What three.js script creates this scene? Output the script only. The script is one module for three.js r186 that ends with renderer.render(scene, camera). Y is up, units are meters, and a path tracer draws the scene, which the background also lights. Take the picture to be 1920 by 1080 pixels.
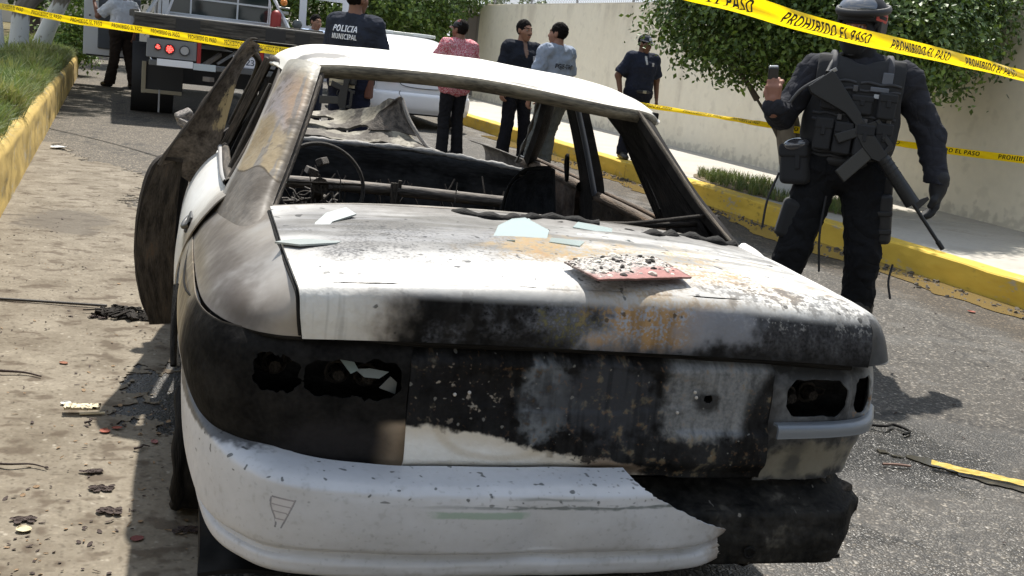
import * as THREE from 'three';
import { mergeGeometries, mergeVertices, toCreasedNormals } from 'three/addons/utils/BufferGeometryUtils.js';
import { RoundedBoxGeometry } from 'three/addons/geometries/RoundedBoxGeometry.js';

// ---------------------------------------------------------------- camera, sky, sun, exposure
const scene = new THREE.Scene();
const camera = new THREE.PerspectiveCamera(30.43, 16 / 9, 0.05, 400);
camera.position.set(-0.823, 1.334, 1.915);
camera.rotation.order = 'YXZ';
camera.rotation.set(-12.23 * Math.PI / 180, -17.25 * Math.PI / 180, 6.71 * Math.PI / 180);
camera.updateMatrixWorld();

const renderer = new THREE.WebGLRenderer({ antialias: true });
renderer.toneMapping = THREE.LinearToneMapping;
renderer.toneMappingExposure = 1.66;
renderer.shadowMap.enabled = true;

const SUN = new THREE.Vector3(0.13, 1, -0.73).normalize();
{ // hazy midday sky: pale blue dome with thin broken cloud, brighter around the sun
  const w = 1024, h = 512, d = new Float32Array(w * h * 4);
  const hsh = (x, y) => { let n = Math.imul(x, 374761393) ^ Math.imul(y, 668265263); n = Math.imul(n ^ (n >>> 13), 1274126177); return ((n ^ (n >>> 16)) >>> 0) / 4294967296; };
  const vn = (x, y, per) => { const xi = Math.floor(x), yi = Math.floor(y), fx = x - xi, fy = y - yi, a = fx * fx * (3 - 2 * fx), b = fy * fy * (3 - 2 * fy), m = q => ((q % per) + per) % per; const p = hsh(m(xi), yi), q = hsh(m(xi + 1), yi), r = hsh(m(xi), yi + 1), s = hsh(m(xi + 1), yi + 1); return p + (q - p) * a + (r - p) * b + (p - q - r + s) * a * b; };
  for (let j = 0; j < h; j++) for (let i = 0; i < w; i++) {
    const th = ((j + 0.5) / h - 0.5) * Math.PI, ph = ((i + 0.5) / w - 0.5) * 2 * Math.PI;
    const y = Math.sin(th), c = Math.cos(th), x = c * Math.cos(ph), z = c * Math.sin(ph);
    const k = Math.max(y, 0), g = Math.pow(1 - k, 3);
    let r = 0.34 + 0.62 * g, gg = 0.5 + 0.5 * g, b = 0.78 + 0.24 * g;
    let n = 0, a = 0.5, f = 8; for (let o = 0; o < 5; o++) { n += a * vn(i / w * f, th / Math.PI * f * 1.4 + 9 * o, f); a *= 0.5; f *= 2; }
    const cl = Math.min(1, Math.max(0, (n - 0.42) * 4.2)) * 0.85;
    r += (1.25 - r) * cl; gg += (1.25 - gg) * cl; b += (1.24 - b) * cl;
    const s = Math.max(0, x * SUN.x + y * SUN.y + z * SUN.z), glow = 0.9 * Math.pow(s, 40) + 0.35 * Math.pow(s, 6);
    r += glow; gg += glow * 0.97; b += glow * 0.9;
    if (y < 0) { r = 0.34; gg = 0.32; b = 0.29; }
    d.set([r * 0.62, gg * 0.62, b * 0.62, 1], (j * w + i) * 4);
  }
  const t = new THREE.DataTexture(d, w, h, THREE.RGBAFormat, THREE.FloatType);
  t.mapping = THREE.EquirectangularReflectionMapping; t.magFilter = t.minFilter = THREE.LinearFilter; t.needsUpdate = true;
  scene.background = t; scene.environment = t;
}
const sun = new THREE.DirectionalLight(new THREE.Color(1, 0.95, 0.87), 4.9);
sun.position.copy(SUN).multiplyScalar(60); sun.target.position.set(0, 0, -8);
sun.castShadow = true; sun.shadow.mapSize.set(4096, 4096); sun.shadow.radius = 2;
Object.assign(sun.shadow.camera, { left: -25, right: 25, top: 30, bottom: -30, near: 1, far: 140 });
scene.add(sun, sun.target);

// ---------------------------------------------------------------- helpers
const V = (x, y, z) => new THREE.Vector3(x, y, z);
function rng(seed) { let a = seed >>> 0; return () => { a = (a + 0x6D2B79F5) >>> 0; let t = a; t = Math.imul(t ^ (t >>> 15), t | 1); t ^= t + Math.imul(t ^ (t >>> 7), t | 61); return ((t ^ (t >>> 14)) >>> 0) / 4294967296; }; }
const clamp = (x, a = 0, b = 1) => x < a ? a : x > b ? b : x;
const lerp = (a, b, t) => a + (b - a) * t;
const ss = (a, b, x) => { const t = clamp((x - a) / (b - a)); return t * t * (3 - 2 * t); };
const hash3 = (x, y, z) => { let n = Math.imul(x, 374761393) ^ Math.imul(y, 668265263) ^ Math.imul(z, 2147483647 - 1597334677); n = Math.imul(n ^ (n >>> 13), 1274126177); n = Math.imul(n ^ (n >>> 15), 2246822519); return ((n ^ (n >>> 16)) >>> 0) / 4294967296; };
const GRAD = []; { for (let i = 0; i < 256; i++) { const z = 2 * hash3(i, 1, 7) - 1, a = hash3(i, 5, 3) * 6.2832, c = Math.sqrt(1 - z * z); GRAD.push(c * Math.cos(a), c * Math.sin(a), z); } }
function gd(ix, iy, iz, x, y, z) { let n = Math.imul(ix, 374761393) ^ Math.imul(iy, 668265263) ^ Math.imul(iz, 550290313); n = Math.imul(n ^ (n >>> 13), 1274126177); n = ((n ^ (n >>> 15)) & 255) * 3; return GRAD[n] * x + GRAD[n + 1] * y + GRAD[n + 2] * z; }
function noise(x, y, z) { // gradient noise, about -1..1
  const X = Math.floor(x), Y = Math.floor(y), Z = Math.floor(z); x -= X; y -= Y; z -= Z;
  const u = x * x * x * (x * (x * 6 - 15) + 10), v = y * y * y * (y * (y * 6 - 15) + 10), w = z * z * z * (z * (z * 6 - 15) + 10);
  const a = gd(X, Y, Z, x, y, z), b = gd(X + 1, Y, Z, x - 1, y, z), c = gd(X, Y + 1, Z, x, y - 1, z), d = gd(X + 1, Y + 1, Z, x - 1, y - 1, z), e = gd(X, Y, Z + 1, x, y, z - 1), f = gd(X + 1, Y, Z + 1, x - 1, y, z - 1), g = gd(X, Y + 1, Z + 1, x, y - 1, z - 1), h = gd(X + 1, Y + 1, Z + 1, x - 1, y - 1, z - 1);
  const p = a + (b - a) * u, q = c + (d - c) * u, r = e + (f - e) * u, s = g + (h - g) * u, i = p + (q - p) * v, j = r + (s - r) * v; return 1.75 * (i + (j - i) * w);
}
function fbm(x, y, z, o = 4) { let s = 0, a = 0.5, t = 0; for (let i = 0; i < o; i++) { s += a * noise(x, y, z); t += a; a *= 0.55; x = x * 2.03 + 17.1; y = y * 2.03 + 5.7; z = z * 2.03 + 9.2; } return s / t; }
const mix3 = (a, b, t) => [a[0] + (b[0] - a[0]) * t, a[1] + (b[1] - a[1]) * t, a[2] + (b[2] - a[2]) * t];
const s8 = c => { c = clamp(c); return Math.round(255 * (c <= 0.0031308 ? c * 12.92 : 1.055 * Math.pow(c, 1 / 2.4) - 0.055)); };

const used = {};
function numbered(n) { const k = used[n] = (used[n] ?? -1) + 1; return k ? n + '_' + String(k).padStart(3, '0') : n; }
function sh(o) { o.traverse(m => { if (m.isMesh) { m.castShadow = true; m.receiveShadow = true; } }); return o; }
function thing(name, label, category, pos = [0, 0, 0], turn = 0, group) {
  const o = new THREE.Group(); o.name = numbered(name); scene.add(o); o.position.set(...pos); o.rotation.y = turn;
  o.userData = { label, category }; if (group) o.userData.group = group; return o;
}
function part(parent, name, geo, mat, extra) { const m = new THREE.Mesh(geo, mat); m.name = name; m.castShadow = m.receiveShadow = true; parent.add(m); if (extra) Object.assign(m.userData, extra); return m; }
function solo(name, label, category, geo, mat, group) { const m = part(scene, numbered(name), geo, mat); m.userData = { label, category }; if (group) m.userData.group = group; return m; }
function struct(name, geo, mat, kind = 'structure') { const m = part(scene, name, geo, mat); m.userData.kind = kind; return m; }
const mat = (r, g, b, rough = 0.8, o = {}) => new THREE.MeshStandardMaterial({ color: new THREE.Color().setRGB(r, g, b), roughness: rough, side: THREE.DoubleSide, ...o });
const vmat = (rough = 0.9, o = {}) => new THREE.MeshStandardMaterial({ vertexColors: true, roughness: rough, side: THREE.DoubleSide, ...o });
function dtex(w, h, fn, srgb = true, rep) { const d = new Uint8Array(w * h * 4); for (let j = 0; j < h; j++) for (let i = 0; i < w; i++) { const c = fn((i + 0.5) / w, (j + 0.5) / h, i, j), k = (j * w + i) * 4; if (srgb) { d[k] = s8(c[0]); d[k + 1] = s8(c[1]); d[k + 2] = s8(c[2]); } else { d[k] = 255 * clamp(c[0]); d[k + 1] = 255 * clamp(c[1]); d[k + 2] = 255 * clamp(c[2]); } d[k + 3] = 255; }
  const t = new THREE.DataTexture(d, w, h, THREE.RGBAFormat); t.magFilter = THREE.LinearFilter; t.minFilter = THREE.LinearFilter; if (srgb) t.colorSpace = THREE.SRGBColorSpace; t.wrapS = t.wrapT = THREE.RepeatWrapping; if (rep) t.repeat.set(...rep); t.needsUpdate = true; return t; }
const tf = (g, x = 0, y = 0, z = 0, rx = 0, ry = 0, rz = 0, sx = 1, sy = 1, sz = 1) => g.applyMatrix4(new THREE.Matrix4().compose(V(x, y, z), new THREE.Quaternion().setFromEuler(new THREE.Euler(rx, ry, rz, 'YXZ')), V(sx, sy, sz)));
const rbox = (w, h, d, r = 0.01, s = 2) => new RoundedBoxGeometry(w, h, d, s, Math.min(r, w / 2.01, h / 2.01, d / 2.01));
const merge = l => mergeGeometries(l.map(g => { g = g.index ? g.toNonIndexed() : g; for (const k of Object.keys(g.attributes)) if (!['position', 'normal', 'uv'].includes(k)) g.deleteAttribute(k); if (!g.attributes.uv) g.setAttribute('uv', new THREE.Float32BufferAttribute(new Float32Array(g.attributes.position.count * 2), 2)); return g; }));
function tube(pts, r, seg = 8, n, closed = false) { const c = new THREE.CatmullRomCurve3(pts.map(p => V(...p)), closed, 'centripetal'); const N = n || Math.max(6, pts.length * 6); const g = new THREE.TubeGeometry(c, N, 1, seg, closed);
  const rad = typeof r === 'number' ? () => r : r, P = g.attributes.position, q = V(); for (let i = 0; i <= N; i++) { c.getPointAt(Math.min(1, i / N), q); for (let j = 0; j <= seg; j++) { const k = i * (seg + 1) + j, s = rad(i / N); P.setXYZ(k, q.x + (P.getX(k) - q.x) * s, q.y + (P.getY(k) - q.y) * s, q.z + (P.getZ(k) - q.z) * s); } } return g; }
function bar(a, b, w, h, r = 0.004) { const A = V(...a), B = V(...b), L = A.distanceTo(B), g = rbox(w, h, L, r, 1); const m = new THREE.Matrix4().lookAt(A, B, V(0, 1, 0)); m.setPosition(A.clone().add(B).multiplyScalar(0.5)); return g.applyMatrix4(m); }
function rod(a, b, r0, r1 = r0, seg = 10) { const A = V(...a), B = V(...b), L = A.distanceTo(B), g = new THREE.CylinderGeometry(r1, r0, L, seg); const q = new THREE.Quaternion().setFromUnitVectors(V(0, 1, 0), B.clone().sub(A).normalize()); return g.applyMatrix4(new THREE.Matrix4().compose(A.add(B).multiplyScalar(0.5), q, V(1, 1, 1))); }
// smooth patch through a grid of points: u runs along a row, v from the first row to the last
function cr(p0, p1, p2, p3, t) { const a = t * t, b = a * t; return 0.5 * (2 * p1 + (p2 - p0) * t + (2 * p0 - 5 * p1 + 4 * p2 - p3) * a + (3 * p1 - p0 - 3 * p2 + p3) * b); }
function grid(rows) {
  const R = rows.length, C = rows[0].length;
  const ix = (i, n) => i < 0 ? 0 : i >= n ? n - 1 : i;
  const g = (i, j, k) => { // extrapolate past the ends
    if (i < 0) return 2 * g(0, j, k) - g(1, j, k); if (i >= R) return 2 * g(R - 1, j, k) - g(R - 2, j, k);
    if (j < 0) return 2 * rows[i][0][k] - rows[i][1][k]; if (j >= C) return 2 * rows[i][C - 1][k] - rows[i][C - 2][k]; return rows[i][j][k]; };
  return (u, v) => { const a = clamp(u) * (C - 1), b = clamp(v) * (R - 1), j = Math.min(C - 2, Math.floor(a)), i = Math.min(R - 2, Math.floor(b)), s = a - j, t = b - i, o = [0, 0, 0];
    for (let k = 0; k < 3; k++) { const q = []; for (let m = -1; m < 3; m++) q.push(cr(g(i + m, j - 1, k), g(i + m, j, k), g(i + m, j + 1, k), g(i + m, j + 2, k), s)); o[k] = cr(...q, t); } return o; };
}
// shell of a patch, trimmed where cut(u, v, p) < 0, with a real thickness
function panel(P, nu, nv, th = 0.002, cut = null) {
  const W = nu + 1, pu = [], pv = [], pos = [], s = [];
  for (let j = 0; j <= nv; j++) for (let i = 0; i <= nu; i++) { const u = i / nu, v = j / nv, p = P(u, v); pu.push(u); pv.push(v); pos.push(p); s.push(cut ? cut(u, v, p) : 1); }
  const vid = new Map(), ou = [], ov = [], tris = [];
  const add = (u, v) => { ou.push(u); ov.push(v); return ou.length - 1; };
  const vert = i => { let k = vid.get(i); if (k === undefined) { k = add(pu[i], pv[i]); vid.set(i, k); } return k; };
  const edge = (a, b) => { const key = a < b ? a * 1e7 + b + 0.5 : b * 1e7 + a + 0.5; let k = vid.get(key); if (k === undefined) { const t = s[a] / (s[a] - s[b]); k = add(lerp(pu[a], pu[b], t), lerp(pv[a], pv[b], t)); vid.set(key, k); } return k; };
  const tri = (a, b, c) => { const q = [a, b, c], n = (s[a] >= 0) + (s[b] >= 0) + (s[c] >= 0); if (!n) return; if (n === 3) { tris.push([vert(a), vert(b), vert(c)]); return; }
    const poly = []; for (let k = 0; k < 3; k++) { const x = q[k], y = q[(k + 1) % 3]; if (s[x] >= 0) poly.push(vert(x)); if ((s[x] >= 0) !== (s[y] >= 0)) poly.push(edge(x, y)); } for (let k = 2; k < poly.length; k++) tris.push([poly[0], poly[k - 1], poly[k]]); };
  for (let j = 0; j < nv; j++) for (let i = 0; i < nu; i++) { const a = j * W + i, b = a + 1, c = a + W, d = c + 1; if ((i + j) & 1) { tri(a, b, d); tri(a, d, c); } else { tri(a, b, c); tri(b, d, c); } }
  const N = ou.length, fp = [], fn = [], uv = []; const e = 1e-3;
  for (let k = 0; k < N; k++) { const u = ou[k], v = ov[k], p = P(u, v), a = P(Math.min(1, u + e), v), b = P(Math.max(0, u - e), v), c = P(u, Math.min(1, v + e)), d = P(u, Math.max(0, v - e)); const n = V(a[0] - b[0], a[1] - b[1], a[2] - b[2]).cross(V(c[0] - d[0], c[1] - d[1], c[2] - d[2])); if (n.lengthSq() < 1e-20) n.set(0, 1, 0); n.normalize(); fp.push(p); fn.push(n); uv.push([u, v]); }
  const o = { p: [], n: [], t: [] }; const emit = (k, p, n) => { o.p.push(...p); o.n.push(...n); o.t.push(...uv[k]); };
  const back = k => [fp[k][0] - fn[k].x * th, fp[k][1] - fn[k].y * th, fp[k][2] - fn[k].z * th];
  const ec = new Map();
  for (const t of tris) { for (const k of t) emit(k, fp[k], [fn[k].x, fn[k].y, fn[k].z]); for (const k of [t[0], t[2], t[1]]) emit(k, back(k), [-fn[k].x, -fn[k].y, -fn[k].z]); for (let q = 0; q < 3; q++) { const a = t[q], b = t[(q + 1) % 3], key = Math.min(a, b) * 1e7 + Math.max(a, b), r = ec.get(key); if (r) r.n++; else ec.set(key, { a, b, n: 1 }); } }
  for (const { a, b, n } of ec.values()) if (n === 1) { const A = fp[a], B = fp[b], C = back(b), D = back(a); const nn = V(B[0] - A[0], B[1] - A[1], B[2] - A[2]).cross(V(D[0] - A[0], D[1] - A[1], D[2] - A[2])).normalize().negate(); const q = [nn.x, nn.y, nn.z]; emit(a, A, q); emit(a, D, q); emit(b, B, q); emit(b, B, q); emit(a, D, q); emit(b, C, q); }
  const g = new THREE.BufferGeometry(); g.setAttribute('position', new THREE.Float32BufferAttribute(o.p, 3)); g.setAttribute('normal', new THREE.Float32BufferAttribute(o.n, 3)); g.setAttribute('uv', new THREE.Float32BufferAttribute(o.t, 2)); return g;
}
// paint computed at the points of a patch: fn(x, y, z, u, v) -> [r, g, b, roughness, height]
function paintMat(P, w, h, fn, o = {}) {
  const rough = new Uint8Array(w * h * 4), col = new Uint8Array(w * h * 4), bmp = new Uint8Array(w * h * 4);
  const CW = Math.ceil(w / 8) + 1, CH = Math.ceil(h / 8) + 1, G = new Float64Array(CW * CH * 3); for (let j = 0; j < CH; j++) for (let i = 0; i < CW; i++) G.set(P(Math.min(1, i / (CW - 1)), Math.min(1, j / (CH - 1))), (j * CW + i) * 3);
  for (let j = 0; j < h; j++) for (let i = 0; i < w; i++) { const u = (i + 0.5) / w, v = (j + 0.5) / h, a = u * (CW - 1), b = v * (CH - 1), ai = Math.min(CW - 2, Math.floor(a)), bi = Math.min(CH - 2, Math.floor(b)), fa = a - ai, fb = b - bi, q = (bi * CW + ai) * 3, q2 = q + CW * 3; const X = m => (G[q + m] * (1 - fa) + G[q + 3 + m] * fa) * (1 - fb) + (G[q2 + m] * (1 - fa) + G[q2 + 3 + m] * fa) * fb; const c = fn(X(0), X(1), X(2), u, v), k = (j * w + i) * 4; col[k] = s8(c[0]); col[k + 1] = s8(c[1]); col[k + 2] = s8(c[2]); col[k + 3] = 255; rough[k] = rough[k + 1] = rough[k + 2] = 255 * clamp(c[3]); rough[k + 3] = 255 * clamp(c[5] ?? (0.08 + 2.4 * Math.max(0, (c[0] + c[1] + c[2]) / 3 - 0.02))); const bh = 255 * clamp(c[4] ?? 0.5); bmp[k] = bmp[k + 1] = bmp[k + 2] = bh; bmp[k + 3] = 255; }
  const T = (d, s) => { const t = new THREE.DataTexture(d, w, h, THREE.RGBAFormat); t.magFilter = t.minFilter = THREE.LinearFilter; if (s) t.colorSpace = THREE.SRGBColorSpace; t.needsUpdate = true; return t; };
  const RT2 = T(rough);
  return new THREE.MeshPhysicalMaterial({ map: T(col, 1), roughnessMap: RT2, specularIntensityMap: RT2, specularIntensity: 1, ...(o.bump === 0 ? {} : { bumpMap: T(bmp), bumpScale: o.bump ?? 0.0025 }), roughness: 1, metalness: 0, side: THREE.DoubleSide });
}
// the road runs a little to the left of the car: l = metres right of the car, s = metres ahead along the road
const RT = 0.0749, rc = Math.cos(RT), rs = Math.sin(RT);
const rp = (l, y, s) => [l * rc - s * rs, y, -l * rs - s * rc];

// ---------------------------------------------------------------- setting
// paved surface colours: sandy dust on the left, coarse grey aggregate on the right, soot and wash-out round the wreck
const GT = 1024, grainT = new Float32Array(GT * GT), grainS = new Float32Array(GT * GT); // tile of stones, 1.2 m
{ const r = rng(5), N = 12500, cx = [], cy = [], cv = [], cell = 72, bins = {}; for (let i = 0; i < N; i++) { cx.push(r()); cy.push(r()); cv.push(r()); const k = Math.floor(cx[i] * cell) + cell * Math.floor(cy[i] * cell); (bins[k] ??= []).push(i); }
  for (let j = 0; j < GT; j++) for (let i = 0; i < GT; i++) { const x = i / GT, y = j / GT, bx = Math.floor(x * cell), by = Math.floor(y * cell); let d1 = 9, d2 = 9, id = 0;
    for (let a = -1; a < 2; a++) for (let b = -1; b < 2; b++) for (const k of bins[((bx + a + cell) % cell) + cell * ((by + b + cell) % cell)] || []) { let dx = Math.abs(cx[k] - x), dy = Math.abs(cy[k] - y); dx = Math.min(dx, 1 - dx); dy = Math.min(dy, 1 - dy); const d = dx * dx + dy * dy; if (d < d1) { d2 = d1; d1 = d; id = k; } else if (d < d2) d2 = d; }
    const e = clamp((Math.sqrt(d2) - Math.sqrt(d1)) * 120); grainT[j * GT + i] = cv[id]; grainS[j * GT + i] = e; } }
const grain = (x, y) => { const i = ((Math.floor(x / 1.2 * GT) % GT) + GT) % GT, j = ((Math.floor(y / 1.2 * GT) % GT) + GT) % GT; return [grainT[j * GT + i], grainS[j * GT + i]]; };
const stoneBump = dtex(GT, GT, (u, v, i, j) => { const e = grainS[j * GT + i], c = grainT[j * GT + i], h = Math.sqrt(e) * (0.3 + 0.7 * c) + 0.08 * hash3(i, j, 3); return [h, h, h]; }, false);
const stoneMap = dtex(GT, GT, (u, v, i, j) => { const e = grainS[j * GT + i], c = grainT[j * GT + i]; let q = (0.26 + 0.42 * c * c + (c > 0.86 ? 0.32 : 0)) * (0.35 + 0.65 * e) * (0.9 + 0.2 * hash3(i, j, 9)); q = Math.min(1, q); const w = (c * 37) % 1; return [q, q * (0.97 - 0.05 * w), q * (0.93 - 0.12 * w)]; });
const bl = (a, b, ca, cb, ra, rb) => 1 - Math.sqrt(((a - ca) / ra) ** 2 + ((b - cb) / rb) ** 2);
const LOWN = new Float32Array(90 * 720); for (let j = 0; j < 720; j++) for (let i = 0; i < 90; i++) LOWN[j * 90 + i] = fbm((i * 0.085 - 2) * 0.9, (j * 0.0925 - 3) * 0.45, 1, 4);
function lowN(l, s) { const a = clamp((l + 2) / 0.085, 0, 88.9), b = clamp((s + 3) / 0.0925, 0, 718.9), i = Math.floor(a), j = Math.floor(b), x = a - i, y = b - j, k = j * 90 + i; return (LOWN[k] * (1 - x) + LOWN[k + 1] * x) * (1 - y) + (LOWN[k + 90] * (1 - x) + LOWN[k + 91] * x) * y; }
function roadPaint(l, s) {
  const n1 = lowN(l, s), n2 = fbm(l * 4, s * 4, 2, 4), n3 = fbm(l * 22, s * 22, 3, 3);
  let c = mix3([0.13, 0.124, 0.114], [0.205, 0.195, 0.178], clamp(0.5 + n2 * 0.7 + n1 * 0.4)); let rough = 0.85;
  const dust = ss(0.9, -0.7, l + n1 * 0.8 + n2 * 0.5) * ss(-1, 2, s); c = mix3(c, [0.24, 0.205, 0.155], dust * 0.6);
  c = mix3(c, [0.22, 0.19, 0.145], ss(4.2, 4.8, l + n2 * 0.25) * 0.5);
  const pt = ss(0.0, 0.3, n2 + 0.6 * n1 - 0.1); c = mix3(c, c.map(q => q * 0.6), pt * 0.75); rough -= 0.25 * pt * ss(0.5, 1.5, l);
  const crk = Math.min(Math.abs(fbm(l * 1.1, s * 1.1, 31, 4)), Math.abs(fbm(l * 1.7 + 9, s * 1.3, 37, 4)) * 1.6); c = mix3(c, [0.03, 0.028, 0.025], ss(0.02, 0.006, crk) * ss(0.1, 0.3, n1 + 0.25) * 0.8);
  const p2 = ss(0, 0.4, bl(l, s, -1.2, 5.3, 0.35, 0.55) + n2 * 0.6 + n3 * 0.3); c = mix3(c, [0.09, 0.08, 0.065], p2 * 0.6);
  // soot and water washed out from under the wreck
  let w = Math.max(bl(l, s, -0.75, 2.6, 0.45, 1.4), bl(l, s, -0.6, 1.1, 0.5, 2.0), bl(l, s, 1.75, 1.3, 0.6, 0.5), bl(l, s, -0.5, 3.9, 0.5, 1.2));
  w = ss(-0.05, 0.35, w + n2 * 0.3 + n3 * 0.14); c = mix3(c, [0.045, 0.045, 0.045], w * 0.8); rough -= w * 0.4;
  const w2 = ss(-0.1, 0.4, bl(l, s, 1.5, -0.2, 1.6, 1.2) + n2 * 0.5); rough -= w2 * 0.42; c = mix3(c, c.map(q => q * 0.85), w2);
  const w3 = ss(0, 0.3, bl(l, s, 2.05, 1.35, 0.8, 0.4) + n2 * 0.4 + n3 * 0.15); c = mix3(c, c.map(q => q * 0.36), w3 * 0.9); rough -= w3 * 0.35;
  const e3 = Math.abs(bl(l, s, 2.05, 1.35, 0.8, 0.4) + n2 * 0.4 + n3 * 0.15 - 0.05); c = mix3(c, [0.02, 0.02, 0.02], ss(0.05, 0.01, e3) * 0.7 * ss(1.2, 1.5, s));
  const w4 = ss(-0.1, 0.4, bl(l, s, 4.55, 6, 0.35, 7) + n2 * 0.4); c = mix3(c, [0.11, 0.085, 0.055], w4 * 0.75);
  const tn = 1.75; return [c[0] * tn, c[1] * tn, c[2] * tn, clamp(rough, 0.36, 1)];
}
function roadSheet(name, l0, l1, s0, s1, nx, ny) {
  const g = new THREE.PlaneGeometry(l1 - l0, s1 - s0, nx, ny); g.rotateX(-Math.PI / 2); const p = g.attributes.position, C = [], lm = (l0 + l1) / 2, sm = (s0 + s1) / 2, W = 256, H = 320;
  for (let i = 0; i < p.count; i++) { const c = roadPaint(lm + p.getX(i), sm - p.getZ(i)); C.push(c[0], c[1], c[2]); } g.setAttribute('color', new THREE.Float32BufferAttribute(C, 3));
  const rt = dtex(W, H, (u, v) => { const r = roadPaint(lerp(l0, l1, u), lerp(s0, s1, v))[3]; return [r, r, r]; }, false); const rep = t => { const q = t.clone(); q.repeat.set((l1 - l0) / 1.2, (s1 - s0) / 1.2); q.needsUpdate = true; return q; };
  const m = new THREE.MeshPhysicalMaterial({ vertexColors: true, map: rep(stoneMap), bumpMap: rep(stoneBump), bumpScale: 0.004, roughness: 1, roughnessMap: rt, specularIntensity: 0.8 });
  const r = struct(name, g, m); r.position.set(...rp(lm, 0, sm)); r.rotation.y = RT; return r;
}
roadSheet('road', -1.75, 5.25, -2.5, 6.5, 330, 420);
roadSheet('road_001', -1.75, 5.25, 6.5, 62, 110, 500);
{ // sandy dirt drifted over the left side of the road, ragged along its edge
  const l0 = -1.66, l1 = 0.35, s0 = -1.2, s1 = 9.5, P = (u, v) => { const l = lerp(l0, l1, u), s = lerp(s0, s1, v); return rp(l, 0.005 + 0.003 * fbm(l * 6, s * 6, 3, 2), s); };
  const edge = (l, s) => -(l + 0.72 + 0.32 * lowN(l * 1.7, s * 1.7) * 1.4 + 0.22 * fbm(l * 3, s * 3, 61, 3) + 0.16 * fbm(l * 14, s * 14, 63, 3) + 0.1 * fbm(l * 45, s * 45, 65, 2) - 0.05 * Math.max(0, s - 5) + 0.9 * ss(7, 9.4, s));
  const m = paintMat((u, v) => [lerp(l0, l1, u), 0, lerp(s0, s1, v)], 560, 2000, (l, _, s) => { const n2 = fbm(l * 4, s * 4, 2, 3), n3 = fbm(l * 26, s * 26, 3, 3), [gc, ge] = grain(l, s); let c = mix3([0.15, 0.125, 0.092], [0.255, 0.222, 0.172], clamp(0.5 + n2 * 0.9 + n3 * 0.4)).map(q => q * (0.8 + 0.3 * gc * ge)); c = mix3(c, [0.42, 0.39, 0.33], gc > 0.97 ? 0.4 * ge : 0); c = mix3(c, [0.07, 0.055, 0.04], gc < 0.05 ? 0.7 * ge : 0); const lit = ss(0.1, 0.4, fbm(l * 7, s * 10, 41, 3) + 0.3 * n3); c = mix3(c, [0.07, 0.052, 0.036], lit * 0.75); c = mix3(c, [0.06, 0.048, 0.036], ss(0.25, 0.5, fbm(l * 60, s * 60, 7, 2)) * 0.55); const p2 = ss(0, 0.4, bl(l, s, -1.2, 5.3, 0.35, 0.5) + n2 * 0.6 + n3 * 0.3); c = mix3(c, [0.08, 0.068, 0.055], p2 * 0.7); return [...c, 0.95, 0.5 + 0.35 * n3 + 0.3 * gc * ge, 0.5]; }, { bump: 0.006 });
  struct('sand', panel(P, 150, 620, 0.003, (u, v, p) => edge(lerp(l0, l1, u), lerp(s0, s1, v))), m);
}
{ const g = new THREE.PlaneGeometry(700, 700); g.rotateX(-Math.PI / 2); const m = mat(0.2, 0.17, 0.12, 0.95); const o = struct('ground', g, m); o.position.y = -0.03; }

// weathered yellow kerb paint
const kerbPaint = (seed, base) => (x, y, z) => { const n = fbm(x * 2.2, y * 4, z * 2.2 + seed, 4), f = fbm(x * 30, y * 30, z * 30 + seed, 3); let c = mix3(base, base.map(q => q * 0.72), clamp(0.45 + n * 0.8)); c = mix3(c, [0.32, 0.29, 0.23], ss(0.3, 0.55, n + f * 0.8) * 0.8); c = mix3(c, [0.08, 0.065, 0.04], ss(0.3, 0.7, f * 0.7 + fbm(x * 7, y * 2, z * 7 + seed, 3) * 0.8) * 0.55); return [c[0], c[1], c[2], 0.85, 0.5 + 0.4 * n + 0.2 * f]; };
function kerbRun(name, prof, s0, s1, paint, wob, w, h) { // prof: [l, y] points; swept along the road
  const P = (u, v) => { const s = lerp(s0, s1, v), k = u * (prof.length - 1), i = Math.min(prof.length - 2, Math.floor(k)), t = k - i; const l = lerp(prof[i][0], prof[i + 1][0], t), y = lerp(prof[i][1], prof[i + 1][1], t); const q = y > 0.02 ? 1 : 0.3; return rp(l + wob * fbm(s * 1.7, y * 6, 4) * q, y + wob * fbm(s * 2.3, l * 5, 8) * q, s); };
  const g = panel(P, (prof.length - 1) * 5, Math.round((s1 - s0) * 8), 0.05); return struct(name, g, paintMat(P, w, h, paint, { bump: 0.006 }));
}
const YEL = [0.62, 0.42, 0.055];
kerbRun('kerb_right', [[5.15, -0.02], [5.15, 0.185], [5.165, 0.2], [5.36, 0.2]], -3, 45, kerbPaint(1, YEL), 0.012, 128, 2048);
kerbRun('kerb_left', [[-1.63, -0.02], [-1.64, 0.33], [-1.66, 0.36], [-1.82, 0.365], [-1.86, 0.3]], -3, 21, kerbPaint(7, [0.5, 0.35, 0.1]), 0.016, 128, 1536);
{ // raised verge of soil behind the left kerb
  const P = (u, v) => { const l = lerp(-1.8, -9, u), s = lerp(-3, 60, v); return rp(l, 0.3 + 0.06 * fbm(l * 1.1, s * 0.8, 2) + 0.1 * u, s); };
  struct('verge', panel(P, 24, 80, 0.05), paintMat(P, 128, 512, (x, y, z) => { const n = fbm(x * 2, 0, z * 2), f = fbm(x * 15, 1, z * 15); const c = mix3([0.09, 0.085, 0.035], [0.16, 0.125, 0.07], clamp(0.5 + n + f * 0.5)); return [...c, 0.95, 0.5 + f * 0.5]; }, { bump: 0.02 }));
}
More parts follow.
